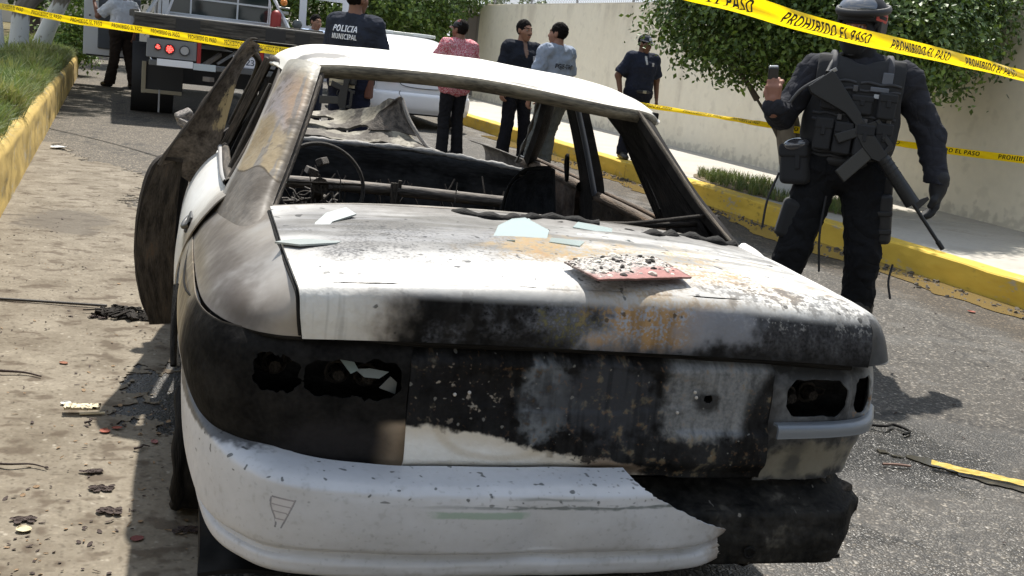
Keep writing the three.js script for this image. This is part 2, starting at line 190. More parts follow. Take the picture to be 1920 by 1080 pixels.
{ // pavement of cast slabs along the right
  const o = new THREE.Group(); o.name = 'sidewalk'; o.userData.kind = 'structure'; scene.add(o);
  const conc = (u, v, i, j) => { const n = fbm(u * 5, v * 5, 3), f = fbm(u * 60, v * 60, 5, 3); const c = mix3([0.36, 0.335, 0.29], [0.45, 0.42, 0.37], clamp(0.5 + n)).map(q => q * (0.92 + 0.14 * f)); return mix3(c, [0.2, 0.18, 0.14], ss(0.25, 0.6, n + f * 0.5) * 0.5); };
  const ms = [0, 1, 2].map(k => new THREE.MeshStandardMaterial({ map: dtex(256, 256, (u, v) => conc(u + k * 2.3, v + k)), roughness: 0.9 }));
  const r = rng(3); for (let k = 0, s = -3; s < 44; k++) { const L = 2.42; const g = rbox(2.6, 0.2, L - 0.012, 0.008, 1); const m = part(o, numbered('slab'), g, ms[k % 3]); m.position.set(...rp(6.665, 0.098 + (r() - 0.5) * 0.006, s + L / 2)); m.rotation.y = RT + (k % 2 ? Math.PI : 0); s += L; }
}
{ // soil bed in the pavement round the tree
  const P = (u, v) => { const a = u * Math.PI * 2, R = Math.sqrt(v); return rp(5.95 + (0.58 + 0.05 * Math.sin(3 * a)) * R * Math.cos(a), 0.204 + 0.03 * (1 - v) + 0.008 * fbm(a * 3, v * 4, 1), 8.1 + 1.5 * R * Math.sin(a)); };
  struct('soil', panel(P, 40, 8, 0.003), mat(0.12, 0.09, 0.05, 0.95));
}
{ // the stucco wall with its pilasters
  const w = thing('boundary_wall', 'long cream stucco wall with buttress pilasters along the right sidewalk', 'wall');
  const P = (u, v) => rp(7.97 - 0.004 * fbm(u * 60, v * 8, 2), lerp(-0.1, 2.52, v) + (v > 0.99 ? 0.015 * fbm(u * 40, 1, 1) : 0), lerp(-4, 24.7, u));
  const stucco = (x, y, z) => { const n = fbm(x * 0.6, y * 0.6, z * 0.6), f = fbm(x * 9, y * 9, z * 9, 4), st = fbm(x * 2.2, y * 0.25, z * 2.2 + 7, 3); let c = mix3([0.74, 0.68, 0.54], [0.79, 0.74, 0.61], clamp(0.5 + n * 0.9)).map(q => q * (0.96 + 0.07 * f)); c = mix3(c, [0.38, 0.33, 0.26], ss(0.22, 0.7, st + f * 0.3 + 0.3 * ss(1.9, 2.5, y)) * 0.4); c = mix3(c, [0.42, 0.38, 0.3], ss(0.2, 0.5, fbm(x * 5, y * 5, z * 5 + 3, 3)) * 0.22); c = mix3(c, [0.25, 0.22, 0.18], ss(0.2, 0.6, f + 0.8 * ss(0.5, 0.2, y) - 0.3) * 0.35); return [...c, 0.92, 0.5 + 0.3 * f]; };
  part(w, 'stucco_face', panel(P, 200, 16, 0.2), paintMat(P, 2048, 256, stucco, { bump: 0.004 }));
  for (const s of [2.2, 8.2, 13.9, 20.2]) { const Q = (u, v) => { const a = [[7.98, -0.36], [7.84, -0.36], [7.83, -0.35], [7.83, 0.35], [7.84, 0.36], [7.98, 0.36]], k = u * 5, i = Math.min(4, Math.floor(k)), t = k - i; return rp(lerp(a[i][0], a[i + 1][0], t), lerp(0.19, 2.5, v), s + lerp(a[i][1], a[i + 1][1], t)); }; part(w, 'pilaster', panel(Q, 30, 12, 0.01), paintMat(Q, 64, 128, stucco, { bump: 0.004 })); }
  for (const s of [5.2, 11.1, 17.0, 23.0]) part(w, 'wall_joint', tf(rbox(0.008, 2.3, 0.014, 0.003, 1), ...rp(7.968, 1.35, s), 0, RT), mat(0.3, 0.27, 0.21, 0.9));
  const c = part(w, 'coping', merge([-1.6, 0].map((_, i) => { const g = rbox(0.24, 0.05, 14.3, 0.01); return tf(g, ...rp(8.06, 2.54, 3.16 + i * 14.36), 0, RT); })), mat(0.5, 0.46, 0.38, 0.9));
}
{ // chain-link fence over the wall
  const f = thing('chain_link_fence', 'grey chain link fence on top of the cream wall', 'fence');
  const wires = [], r = rng(8), H = 1.1; for (let s = 6; s < 24.6; s += 0.09) for (const d of [1, -1]) { const a = rp(8.07, 2.56, s), b = rp(8.07, 2.56 + H, s + d * H); wires.push(rod(a, b, 0.0035, 0.0035, 3)); }
  part(f, 'wire_mesh', merge(wires), mat(0.2, 0.2, 0.2, 0.5, { metalness: 0.6 }), { kind: 'stuff' });
  for (let s = 6; s < 25; s += 2.65) part(f, 'post', rod(rp(8.07, 2.5, s), rp(8.07, 3.75, s), 0.024, 0.024, 8), mat(0.3, 0.3, 0.3, 0.5, { metalness: 0.5 }));
  part(f, 'top_rail', rod(rp(8.07, 3.68, 6), rp(8.07, 3.68, 24.6), 0.018, 0.018, 6), mat(0.3, 0.3, 0.3, 0.5, { metalness: 0.5 }));
}
{ // sheet-metal gate beyond the wall's end
  const g = thing('metal_gate', 'brown grey sheet metal gate beyond the far end of the cream wall', 'gate');
  for (let k = 0; k < 4; k++) part(g, 'panel', tf(rbox(0.05, 2.15, 0.72, 0.01), ...rp(8.0, 1.28, 25.15 + k * 0.74), 0, RT), mat(0.11 + 0.015 * (k % 2), 0.095, 0.08, 0.6));
  part(g, 'lintel', tf(rbox(0.3, 0.16, 3.1, 0.02), ...rp(8.0, 2.46, 26.25), 0, RT), mat(0.45, 0.43, 0.38, 0.8));
  part(g, 'frame_post', tf(rbox(0.14, 2.6, 0.1, 0.01), ...rp(8.0, 1.3, 24.76), 0, RT), mat(0.2, 0.18, 0.15, 0.7));
  const h = thing('end_wall', 'pale wall closing the far end of the street behind the tow truck', 'wall');
  part(h, 'face', tf(rbox(16, 2.6, 0.3, 0.02), ...rp(0, 1.3, 46), 0, RT), mat(0.5, 0.46, 0.38, 0.9));
}
// leaves: a folded lozenge, many per crown
const leafG = (() => { const g = new THREE.BufferGeometry(); const p = [0, 0, 0, 0.5, 0.45, 0.1, 0, 1.05, 0, -0.5, 0.45, 0.1, 0, 0.5, -0.06]; g.setAttribute('position', new THREE.Float32BufferAttribute(p, 3)); g.setIndex([0, 1, 4, 1, 2, 4, 0, 4, 3, 4, 2, 3]); g.computeVertexNormals(); return g; })();
const leafM = (t = 0.35) => new THREE.MeshPhysicalMaterial({ color: 0xffffff, roughness: 0.55, transmission: t, thickness: 0, side: THREE.DoubleSide });
const LEAF = leafM(0.3);
function leaves(parent, name, pts, size, cols, seed, stuffed) { // pts: [x, y, z, nx, ny, nz]
  const m = new THREE.InstancedMesh(leafG, LEAF, pts.length), r = rng(seed), M = new THREE.Matrix4(), q = new THREE.Quaternion(), q2 = new THREE.Quaternion(), C = new THREE.Color();
  pts.forEach((p, i) => { q.setFromUnitVectors(V(0, 0, 1), V(p[3] + (r() - 0.5) * 1.2, p[4] + 0.35 + (r() - 0.5) * 1.2, p[5] + (r() - 0.5) * 1.2).normalize()); q2.setFromAxisAngle(V(0, 0, 1), r() * 6.28); q.multiply(q2); const s = size * (0.6 + 0.8 * r()); M.compose(V(p[0], p[1], p[2]), q, V(s * 0.62, s, s)); m.setMatrixAt(i, M); const c = mix3(cols[0], cols[1], r()), k = 0.75 + 0.5 * r(); C.setRGB(c[0] * k, c[1] * k, c[2] * k); m.setColorAt(i, C); });
  m.name = name; m.userData.kind = 'stuff'; parent.add(m); return m;
}
function crownPts(n, seed, lobes, ymin = -9) { // leaves in clumps near the surface of overlapping lobes, with gaps
  const r = rng(seed), o = []; const clumps = []; const tot = lobes.reduce((a, l) => a + l[3] * l[3], 0);
  const nc = Math.round(n / 26); for (let i = 0; i < nc; i++) { let t = r() * tot, k = 0; while ((t -= lobes[k][3] ** 2) > 0 && k < lobes.length - 1) k++; const L = lobes[k]; const z = 2 * r() - 1, a = r() * 6.2832, c = Math.sqrt(1 - z * z); const d = [c * Math.cos(a), z, c * Math.sin(a)]; const R = L[3] * (0.7 + 0.36 * Math.pow(r(), 0.6)); clumps.push([L[0] + d[0] * R, L[1] + d[1] * R * (L[4] ?? 0.8), L[2] + d[2] * R, ...d, 0.1 + 0.1 * r()]); }
  for (const c of clumps) for (let j = 0; j < 26; j++) { const g = () => (r() + r() + r() - 1.5) * 1.5; const p = [c[0] + g() * c[6], c[1] + g() * c[6] * 0.8, c[2] + g() * c[6]]; if (p[1] > ymin) o.push([...p, c[3] * 0.6 + g() * 0.3, c[4] * 0.6 + 0.2, c[5] * 0.6 + g() * 0.3]); }
  return o;
}
const barkMat = (white, seed) => { const P = (u, v) => [Math.cos(u * 6.283) * 0.15, v * 2.4, Math.sin(u * 6.283) * 0.15]; return paintMat(P, 128, 512, (x, y, z) => { const n = fbm(x * 14, y * 3, z * 14 + seed, 4), f = fbm(x * 40, y * 18, z * 40 + seed, 3); let c = mix3([0.1, 0.085, 0.068], [0.24, 0.215, 0.18], clamp(0.5 + n)); const w = ss(0.05, -0.02, y - white + n * 0.15) * ss(0.6, 0.25, f - 0.1 + n * 0.4); c = mix3(c, [0.6, 0.6, 0.58], w * 0.92); return [...c, 0.9]; }, { bump: 0 }); };
function trunkTube(pts, r0, r1, H = 2.4) { const g = tube(pts, t => lerp(r0, r1, Math.pow(t, 0.7)) * (1 + 0.5 * Math.exp(-t * 14)), 12, 40); const P = g.attributes.position, uv = g.attributes.uv; const y0 = pts[0][1]; for (let i = 0; i < P.count; i++) { const k = 1 + 0.12 * fbm(P.getX(i) * 9, P.getY(i) * 5, P.getZ(i) * 9, 2); uv.setXY(i, uv.getY(i), (P.getY(i) - y0) / H); } return g; }
{ // the trimmed ficus on the right: whitewashed multi-stem trunk, wide crown
  const t = thing('ficus_tree', 'trimmed round green tree with whitewashed forked trunk beside the stucco wall', 'tree', rp(5.85, 0.2, 7.7), RT);
  const bm = barkMat(0.42, 3);
  const tr = part(t, 'trunk', merge([trunkTube([[0, -0.05, 0], [-0.06, 0.35, 0.02], [-0.16, 0.65, 0], [-0.3, 1.0, 0.03], [-0.55, 1.4, 0]], 0.15, 0.065), trunkTube([[0.06, -0.05, 0.03], [0.08, 0.4, 0], [0.2, 0.8, -0.02], [0.3, 1.2, 0], [0.45, 1.7, 0.05]], 0.15, 0.075), trunkTube([[-0.02, -0.05, -0.05], [-0.02, 0.3, -0.06], [0.0, 0.7, -0.12], [-0.04, 1.1, -0.3], [0.1, 1.6, -0.5]], 0.11, 0.06)]), bm);
  const lm = []; const rr = rng(12);
  for (const [a, b] of [[[-0.3, 1.2, 0], [-1.15, 1.5, 0.2]], [[-0.12, 0.95, 0.03], [-0.8, 1.35, 0.1]], [[0.2, 1.2, 0], [1.1, 1.6, 0.1]], [[0.3, 1.5, 0], [0.7, 2.1, 0.6]], [[-0.2, 1.15, 0.03], [-0.5, 1.7, 0.7]], [[0, 1.4, -0.4], [0.2, 2, -1]], [[-0.14, 0.55, -0.05], [-0.62, 1.0, 0.05]], [[-0.62, 1.0, 0.05], [-1.05, 1.35, 0.1]]]) { const m = a.map((q, k) => (q + b[k]) / 2 + (rr() - 0.5) * 0.12); lm.push(tube([a, m, b], u => lerp(0.035, 0.012, u), 7, 16)); }
  { const bk = mat(0.09, 0.075, 0.06, 0.9); lm.forEach(g => part(t, 'limb', g, bk)); }
  leaves(t, 'crown', crownPts(95000, 21, [[0, 2.15, 0, 1.5, 0.62], [-0.85, 1.85, 0.1, 0.98, 0.68], [1.05, 2.0, 0.2, 1.0, 0.75], [0.1, 1.78, 0.75, 1.0, 0.62], [0.1, 2.0, -0.8, 1.0, 0.7], [-0.6, 2.5, 0, 1.1, 0.7], [0.8, 2.6, 0, 1.1, 0.7], [1.45, 2.35, 0, 0.7, 0.8]], 1.05), 0.056, [[0.035, 0.08, 0.012], [0.17, 0.26, 0.03]], 4);
}
function bush(name, label, cat, l, y, s, lobes, n, size, cols, seed, trunks) {
  const t = thing(name, label, cat, rp(l, y, s), RT); if (trunks) part(t, 'trunk', trunks, mat(0.08, 0.065, 0.05, 0.9)); leaves(t, 'crown', crownPts(n, seed, lobes), size, cols, seed + 1); return t; }
bush('street_tree', 'bright green leafy tree behind the white patrol car', 'tree', 4.1, 0, 25, [[0, 2.9, 0, 2.0, 0.85], [1.8, 2.6, 0, 1.6, 0.85], [-2, 2.9, 0, 1.6, 0.8], [0.6, 2.2, -0.5, 1.1, 0.7], [2.7, 3.0, 0, 1.2, 0.9], [2.2, 2.1, 0, 0.9, 0.8]], 34000, 0.11, [[0.06, 0.12, 0.02], [0.19, 0.28, 0.035]], 31, rod([0.2, 0, 0], [0.2, 2.6, 0], 0.14, 0.09));
bush('street_tree', 'tall leafy tree beyond the metal gate', 'tree', 9.5, 0, 31, [[0, 3, 0, 2.2, 1], [-2.5, 3.2, 0, 2, 0.9]], 9000, 0.15, [[0.05, 0.1, 0.02], [0.15, 0.22, 0.03]], 36, rod([0, 0, 0], [0, 2.6, 0], 0.14, 0.09));
bush('street_tree', 'dark green tree behind the open right door of the tow truck', 'tree', 0.9, 0, 27, [[0, 2.6, 0, 2.0, 0.9], [-2.2, 3, 0, 1.6, 0.9], [1.6, 3.3, 0, 1.6, 0.9]], 16000, 0.13, [[0.04, 0.08, 0.015], [0.11, 0.17, 0.03]], 41, rod([0, 0, 0], [0, 2.2, 0], 0.15, 0.1));
bush('street_tree', 'large shady tree beyond the tow truck cab', 'tree', -3.2, 0, 34, [[0, 4, 0, 3.0, 0.9], [-3, 4, 0, 2.5, 0.9], [3, 4, 0, 2.4, 0.9]], 18000, 0.16, [[0.04, 0.08, 0.015], [0.1, 0.15, 0.03]], 51, rod([0, 0, 0], [0, 3, 0], 0.2, 0.14));
bush('shrub', 'leafy green shrub at the end of the left kerb beside the truck door', 'shrub', -1.62, 0.1, 21.2, [[0, 0.5, 0, 0.3, 1.4], [-0.1, 1.2, 0, 0.28, 1.3], [0.0, 1.75, 0.1, 0.25, 1.3], [-0.35, 0.45, 0.2, 0.32, 1]], 5000, 0.075, [[0.08, 0.17, 0.02], [0.25, 0.34, 0.05]], 61);
bush('street_tree', 'wide unseen tree added behind the camera to dim the ambient light', 'tree', -3.2, 0, -7.5, [[0, 4.4, 0, 3.2, 0.7], [3.2, 4.6, -0.5, 2.8, 0.7], [-2.5, 4, 1, 2.5, 0.7]], 12000, 0.26, [[0.04, 0.08, 0.015], [0.1, 0.15, 0.03]], 111, rod([0, 0, 0], [0, 3.4, 0], 0.2, 0.14));  // out of view, added to darken sky and ground light on the car rear
bush('street_tree', 'second unseen tree added behind the camera, by the wall, to cut sky light', 'tree', 5.6, 0, -8.5, [[0, 4.2, 0, 3.0, 0.7], [-2.6, 4.4, -0.5, 2.4, 0.7]], 9000, 0.26, [[0.04, 0.08, 0.015], [0.1, 0.15, 0.03]], 113, rod([0, 0, 0], [0, 3.4, 0], 0.2, 0.14));  // another added crown out of view, blocks light from behind
{ // whitewashed leaning trunks on the left verge
  const specs = [['thick whitewashed tree trunk at the left end of the tape, nearest the camera', -2.62, 16.0, [[0, 0, 0], [0.0, 0.5, 0], [-0.05, 1.1, 0], [-0.1, 2.2, 0], [0.1, 3.6, 0]], 0.13, 0.1, 0.95], ['whitewashed tree trunk with a dark limb reaching right over the verge', -2.38, 17.2, [[0, 0, 0], [0.02, 0.5, 0], [0.06, 0.85, 0], [0.35, 1.2, 0], [0.85, 1.6, 0.1], [1.5, 2.3, 0.1], [1.9, 3.2, .1]], 0.13, 0.13, 0.72], ['short whitewashed trunk leaning right behind the tall grass', -2.22, 19.0, [[0, 0, 0], [0.14, 0.45, 0], [0.34, 0.95, 0], [0.6, 1.6, 0], [0.8, 3, 0]], 0.14, 0.12, 0.98]];
  specs.forEach(([lab, l, s, pts, r0, r1, w], k) => { const t = thing('verge_tree', lab, 'tree', rp(l, 0.33, s), RT); part(t, 'trunk', trunkTube(pts, r0, r1), barkMat(w, 20 + k)); const e = pts[pts.length - 1];
    const bk = mat(0.06, 0.05, 0.04, 0.9); part(t, 'limb', tube([[e[0] * 0.5, 1.4, 0], [e[0] * 0.5 - 0.7, 2.4, 0.3], [e[0] * 0.5 - 1.2, 3.4, 0.3]], u => lerp(0.09, 0.05, u), 8, 14), bk); part(t, 'limb', tube([e, [e[0] + 0.7, e[1] + 0.8, 0.3], [e[0] + 1.3, e[1] + 1, 0]], u => lerp(0.1, 0.03, u), 8, 14), bk);
    leaves(t, 'crown', crownPts(9000, 70 + k, [[e[0], e[1] + 0.9, 0, 1.5, 0.7], [e[0] - 1.2, e[1] + 0.6, 0.3, 1.2, 0.7], [e[0] + 1.2, e[1] + 1.2, 0, 1.1, 0.6]]), 0.1, [[0.04, 0.09, 0.015], [0.12, 0.19, 0.03]], 80 + k); });
}
// grass
const bladeG = (() => { const ps = [], ix = []; const r = rng(2); for (let b = 0; b < 9; b++) { const a = r() * 6.28, d = r() * 0.5, x = Math.cos(a) * d * 0.25, z = Math.sin(a) * d * 0.25, lx = Math.cos(a) * (0.15 + 0.5 * r()), lz = Math.sin(a) * (0.15 + 0.5 * r()), h = 0.6 + 0.5 * r(), w = 0.018 + 0.012 * r(), wa = a + 1.57, wx = Math.cos(wa) * w, wz = Math.sin(wa) * w, k = ps.length / 3; ps.push(x - wx, 0, z - wz, x + wx, 0, z + wz, x + lx * 0.4 - wx * 0.8, h * 0.6, z + lz * 0.4 - wz * 0.8, x + lx * 0.4 + wx * 0.8, h * 0.6, z + lz * 0.4 + wz * 0.8, x + lx, h * (0.95 - 0.25 * r()), z + lz); ix.push(k, k + 1, k + 2, k + 1, k + 3, k + 2, k + 2, k + 3, k + 4); } const g = new THREE.BufferGeometry(); g.setAttribute('position', new THREE.Float32BufferAttribute(ps, 3)); g.setIndex(ix); g.computeVertexNormals(); return g; })();
function grass(name, label, n, seed, place, cols) {
  const m = new THREE.InstancedMesh(bladeG, new THREE.MeshPhysicalMaterial({ color: 0xffffff, roughness: 0.8, transmission: 0.3, thickness: 0, side: THREE.DoubleSide }), n), r = rng(seed), M = new THREE.Matrix4(), C = new THREE.Color();
  for (let i = 0; i < n; i++) { const [p, h, k] = place(r); M.compose(V(...p), new THREE.Quaternion().setFromEuler(new THREE.Euler((r() - 0.5) * 0.5, r() * 6.28, (r() - 0.5) * 0.5)), V(h * 0.9, h, h * 0.9)); m.setMatrixAt(i, M); const c = mix3(cols[0], mix3(cols[1], cols[2], r()), k), q = 0.75 + 0.5 * r(); C.setRGB(c[0] * q, c[1] * q, c[2] * q); m.setColorAt(i, C); }
  m.name = name; m.userData = { label, category: 'grass', kind: 'stuff' }; scene.add(m);
}
grass('verge_grass', 'tall dry green grass spilling over the left yellow kerb', 19000, 5, r => { const s = 2 + 21 * Math.pow(r(), 0.8), l = -1.7 - 3.2 * Math.pow(r(), 2), n = fbm(l * 1.2, s * 1.2, 5, 3); return [rp(l, 0.32, s), (0.16 + 0.24 * r()) * (1 + 0.8 * n) * (l > -1.8 ? 0.8 : 1), clamp(0.55 + n * 1.1)]; }, [[0.08, 0.17, 0.025], [0.22, 0.28, 0.05], [0.36, 0.33, 0.13]]);
grass('tree_bed_grass', 'short green grass in the bed at the foot of the ficus tree', 900, 6, r => { const a = r() * 6.28, R = Math.sqrt(r()); return [rp(5.92 + 0.55 * R * Math.cos(a), 0.205, 8.0 + 1.5 * R * Math.sin(a)), 0.06 + 0.1 * r(), r()]; }, [[0.07, 0.13, 0.02], [0.16, 0.22, 0.04], [0.24, 0.22, 0.08]]);
{ // puddles: standing water in the gutter and beside the wreck
  const water = new THREE.MeshPhysicalMaterial({ color: new THREE.Color().setRGB(0.16, 0.115, 0.055), roughness: 0.04, ior: 1.33, side: THREE.DoubleSide });
  const P = (u, v) => { const s = lerp(2.6, 15, v); return rp(lerp(4.35, 5.15, u), 0.006, s); };
  struct('gutter_puddle', panel(P, 40, 260, 0.002, (u, v, p) => 0.42 * (0.5 + 0.9 * fbm(v * 9, 1, 3, 4) + 0.12 * fbm(v * 70, u * 6, 5)) - (1 - u) * 0.8 + 0.16), water);
  const Q = (u, v) => rp(lerp(1.55, 2.6, u), 0.006, lerp(0.55, 1.6, v));
  struct('puddle', panel(Q, 90, 90, 0.002, (u, v) => { const a = u - 0.55, b = v - 0.42, x = a * 0.75 + b * 0.65, y = -a * 0.65 + b * 0.75; return 1 - Math.sqrt((y / 0.4) ** 2 + (x / 0.06) ** 2) + 1.1 * fbm(u * 9, v * 9, 4) - 0.25; }), new THREE.MeshPhysicalMaterial({ color: new THREE.Color().setRGB(0.05, 0.046, 0.038), roughness: 0.06, ior: 1.33, specularIntensity: 0.7, side: THREE.DoubleSide }));
}
// ---------------------------------------------------------------- the burnt sedan: x right, z back, rear bumper near z = 0
const car = thing('burnt_sedan', 'burnt out white sedan, soot black rear and no glass, standing mid street', 'car');
const WHITE = [0.7, 0.7, 0.68], SOOT = [0.012, 0.012, 0.013], ASH = [0.25, 0.27, 0.3], DGREY = [0.05, 0.053, 0.058], TAN = [0.4, 0.31, 0.18], RUST = [0.3, 0.15, 0.045], SCORCH = [0.17, 0.125, 0.08], LILAC = [0.4, 0.38, 0.4];
const dirtyWhite = (x, y, z) => { const n = fbm(x * 6, y * 6, z * 6 + 3, 4), f = fbm(x * 60, y * 60, z * 60, 3); return mix3(WHITE, [0.55, 0.53, 0.48], clamp(0.3 + n * 0.5 + f * 0.25)); };
const soot = (x, y, z) => { const n = fbm(x * 14, y * 14, z * 14 + 8, 4), f = fbm(x * 90, y * 90, z * 90, 3); return mix3([0.006, 0.006, 0.006], [0.024, 0.023, 0.022], clamp(0.3 + n * 0.6 + f * 0.35)); };
// ragged blot in a plane: 1 inside, 0 outside, with an eroded, grainy rim
function blot(a, b, ca, cb, ra, rb, soft, nz, k = 1) { const d = bl(a, b, ca, cb, ra, rb); if (d < -1.6) return 0; return ss(-soft * .75, soft * .75, d + nz * k * 1.25); }
const IRONMAP = [0, 1].map(k => dtex(256, 256, (u, v) => { const n = fbm(u * 6, v * 6, k * 9, 4), f = fbm(u * 40, v * 40, k * 9 + 2, 3), g = 0.22 + 0.78 * clamp(0.4 + n + f * 0.4); return mix3([g, g, g], [1, 0.6, 0.32], ss(0.3, 0.6, n + f * 0.4) * 0.4); }));
const IRONBUMP = dtex(256, 256, (u, v) => { const f = 0.5 + 0.5 * fbm(u * 30, v * 30, 4, 4); return [f, f, f]; }, false);
const ironMat = (seed = 0, lo = [0.012, 0.012, 0.012], hi = [0.06, 0.052, 0.045]) => new THREE.MeshPhysicalMaterial({ specularIntensity: 0.12 + Math.min(0.7, 2 * hi[0]), color: new THREE.Color().setRGB(...hi), map: IRONMAP[seed & 1], bumpMap: IRONBUMP, bumpScale: 0.003, roughness: 0.72, side: THREE.DoubleSide });
const IRON = ironMat(1), IRON2 = ironMat(2, [0.03, 0.027, 0.025], [0.13, 0.11, 0.09]), BLACK = ironMat(3, [0.008, 0.008, 0.008], [0.028, 0.027, 0.026]), BRONZE = ironMat(5, [0.05, 0.035, 0.025], [0.2, 0.15, 0.11]);

// --- trunk lid: deck, rounded edge, rear face down to the lip
const lidRows = (() => {
  const L = [[-.65, .908, -.66], [-.647, .898, -.5], [-.643, .885, -.33], [-.632, .863, -.18], [-.626, .851, -.135], [-.621, .836, -.11], [-.618, .80, -.10], [-.611, .757, -.103]];
  const Rr = [[.635, .884, -.69], [.642, .872, -.5], [.647, .862, -.35], [.652, .854, -.21], [.657, .846, -.145], [.661, .832, -.112], [.664, .79, -.092], [.66, .738, -.085]];
  const C = [[0, .925, -.70], [0, .914, -.52], [0, .9, -.34], [0, .88, -.18], [0, .868, -.126], [0, .85, -.1], [0, .812, -.088], [0, .757, -.086]];
  return L.map((l, i) => { const r = Rr[i], c = C[i], o = []; for (const t of [0, .06, .18, .34, .5, .66, .82, .94, 1]) { const q = [0, 0, 0]; for (let k = 0; k < 3; k++) { const lin = lerp(l[k], r[k], t), mid = k ? c[k] - lerp(l[k], r[k], 0.5) : 0; q[k] = lin + mid * (1 - Math.pow(Math.abs(2 * t - 1), 2.6)); } o.push(q); } return o; });
})();
const lidP0 = grid(lidRows);
const lidP = (u, v) => { const p = lidP0(u, v); const d = 0.0025 * fbm(p[0] * 5, p[2] * 8, 2, 3); return [p[0], p[1] + d * (v < 0.6 ? 1 : 0.2), p[2]]; };
const lidPaint = (x, y, z, u, v) => {
  const n = fbm(x * 5, z * 7, y * 7 + 4, 5), f = fbm(x * 34, z * 34, y * 34, 4), g = fbm(x * 150, z * 150, y * 150, 3), face = ss(.855, .838, y + .018 * ss(.2, .65, x));
  let c = mix3([0.38, 0.375, 0.36], [0.26, 0.25, 0.235], clamp(0.4 + n * 0.8)), r = 0.45, h = 0.5;
  c = mix3(c, dirtyWhite(x, y, z), clamp(blot(x, z, .48, -.3, .22, .2, .6, n * .6 + f * .3) + blot(x, z, -.42, -.16, .3, .05, .6, n * .5) * .8) * .8 * (1 - face) );
  const band = fbm(x * 1.3, z * 13, 3, 4), sk = fbm(x * 9, z * 60, 2, 4);
  // deck: streaked grey heat bands, tan oxide, flaking speckle
  let m = blot(x, z, -.3, -.44, .36, .17, .7, n * .6 + f * .2); c = mix3(c, [0.17, 0.17, 0.175], m * .85 * (1 - face));
  m = ss(-.25, .25, band + .25 * sk) * blot(x, z, -.05, -.5, .7, .22, .6, n * .4); c = mix3(c, [0.11, 0.105, 0.095], m * .85);
  m = ss(.0, .3, g + .5 * n + .3 * f) * blot(x, z, -.2, -.34, .36, .15, .6, n * .7); c = mix3(c, [0.07, 0.07, 0.07], m * .8); h += m * .15;
  m = blot(x, z, .2, -.3, .36, .17, .6, n * .7 + f * .3) * (1 - face); c = mix3(c, [0.3, 0.21, 0.095], m * .85 * ss(-.4, .25, g + f * .6 + n * .5)); r += m * .15;
  m = ss(.1, .35, f + .5 * n) * blot(x, z, .22, -.25, .3, .12, .5, n); c = mix3(c, RUST, m * .4);
  m = ss(-.1, .3, sk + .4 * band) * blot(x, z, .45, -.42, .26, .2, .6, n * .5); c = mix3(c, [0.2, 0.195, 0.185], m * .7);
  m = blot(x, z, .48, -.16, .3, .05, .5, n * .6 + f * .5); c = mix3(c, [0.09, 0.09, 0.09], m * .8 * ss(-.25, .2, f + g * .6));
  m = blot(x, z, -.02, -.2, .26, .06, .35, n * .4 + f * .35); c = mix3(c, [0.6, 0.6, 0.6], m * .7); h += m * .25 * (f > 0 ? 1 : 0);
  m = ss(.05, .4, g + f * .5) * blot(x, z, .0, -.21, .34, .09, .5, n * .5); c = mix3(c, [0.13, 0.13, 0.13], m * .55);
  m = ss(-.58, -.66, z + .06 * n + .02 * f); c = mix3(c, [0.14, 0.13, 0.12], m * .8 * ss(-.58, -.3, x));
  m = ss(.3, .5, fbm(x * 24, z * 24, 8, 3) + .3 * g); c = mix3(c, [0.16, 0.15, 0.14], m * .35);
  // rear face: white left end, black burn, blue-grey bare metal, orange oxide, dark right half
  if (face > 0) {
    let q = dirtyWhite(x, y, z).map(v => v * .85);
    const wob = n * .07 + f * .035, grit = clamp(.5 + g * .8 + f * .5);
    q = mix3(q, [0.27, 0.23, 0.19], ss(-.55, -.42, x + wob) * .75); const k = soot(x, y, z);
    q = mix3(q, k, ss(-.5, -.37, x + wob));
    q = mix3(q, mix3([0.2, 0.21, 0.24], k, grit), blot(x, y, -.1, .8, .17, .06, .5, n * .8 + f * .4) * .8);
    q = mix3(q, [0.16, 0.15, 0.08], blot(x, y, -.05, .795, .12, .045, .4, f * .7 + n * .5) * ss(-.1, .4, g + f * .4) * .85);
    q = mix3(q, [0.34, 0.36, 0.41], blot(x, y, .12, .8, .13, .07, .5, n * .8 + f * .3) * .85);
    q = mix3(q, [0.33, 0.185, 0.05], blot(x, y, .1, .828, .12, .05, .6, n * .9 + f * .4) * .85 * ss(-.35, .2, g + f * .6 + n * .4));
    q = mix3(q, mix3([0.022, 0.022, 0.024], [0.085, 0.087, 0.094], clamp(.45 + f * .3 + g * .6 + n * .4)), ss(.2, .32, x + wob) * .97); const flk = ss(.12, .3, g * .7 + f * .6 + n * .3) * ss(.79, .84, y + .01 * n) * ss(.2, .35, x); q = mix3(q, [0.34, 0.33, 0.31], flk * .8); const stk = fbm(x * 42, y * 4, 9, 3); q = mix3(q, q.map(w => w * .55), ss(.0, .4, stk) * .6);
    q = mix3(q, [0.22, 0.23, 0.26], blot(x, y, .3, .815, .08, .05, .6, n + f * .4) * .8);
    q = mix3(q, k, ss(.80, .757, y + f * .02 + n * .03 + .02 * ss(.2, .65, x)) * ss(-.45, -.35, x + wob) * .85);
    c = mix3(c, q, face); r = lerp(r, .75, face * ss(-.5, -.4, x)); h = lerp(h, .5 + .5 * f, face);
  }
  m = ss(.42, .5, noise(x * 48, z * 48, y * 48 + 3) - .25 + .12 * g); c = mix3(c, [0.03, 0.03, 0.03], m * .75);
  return [c[0], c[1], c[2], clamp(r + .2 * f), clamp(h + .25 * f)];
};
const lidMat = paintMat(lidP, 1024, 768, lidPaint, { bump: 0.0022 });
const lid = part(car, 'trunk_lid', panel(lidP, 90, 70, 0.012), lidMat);
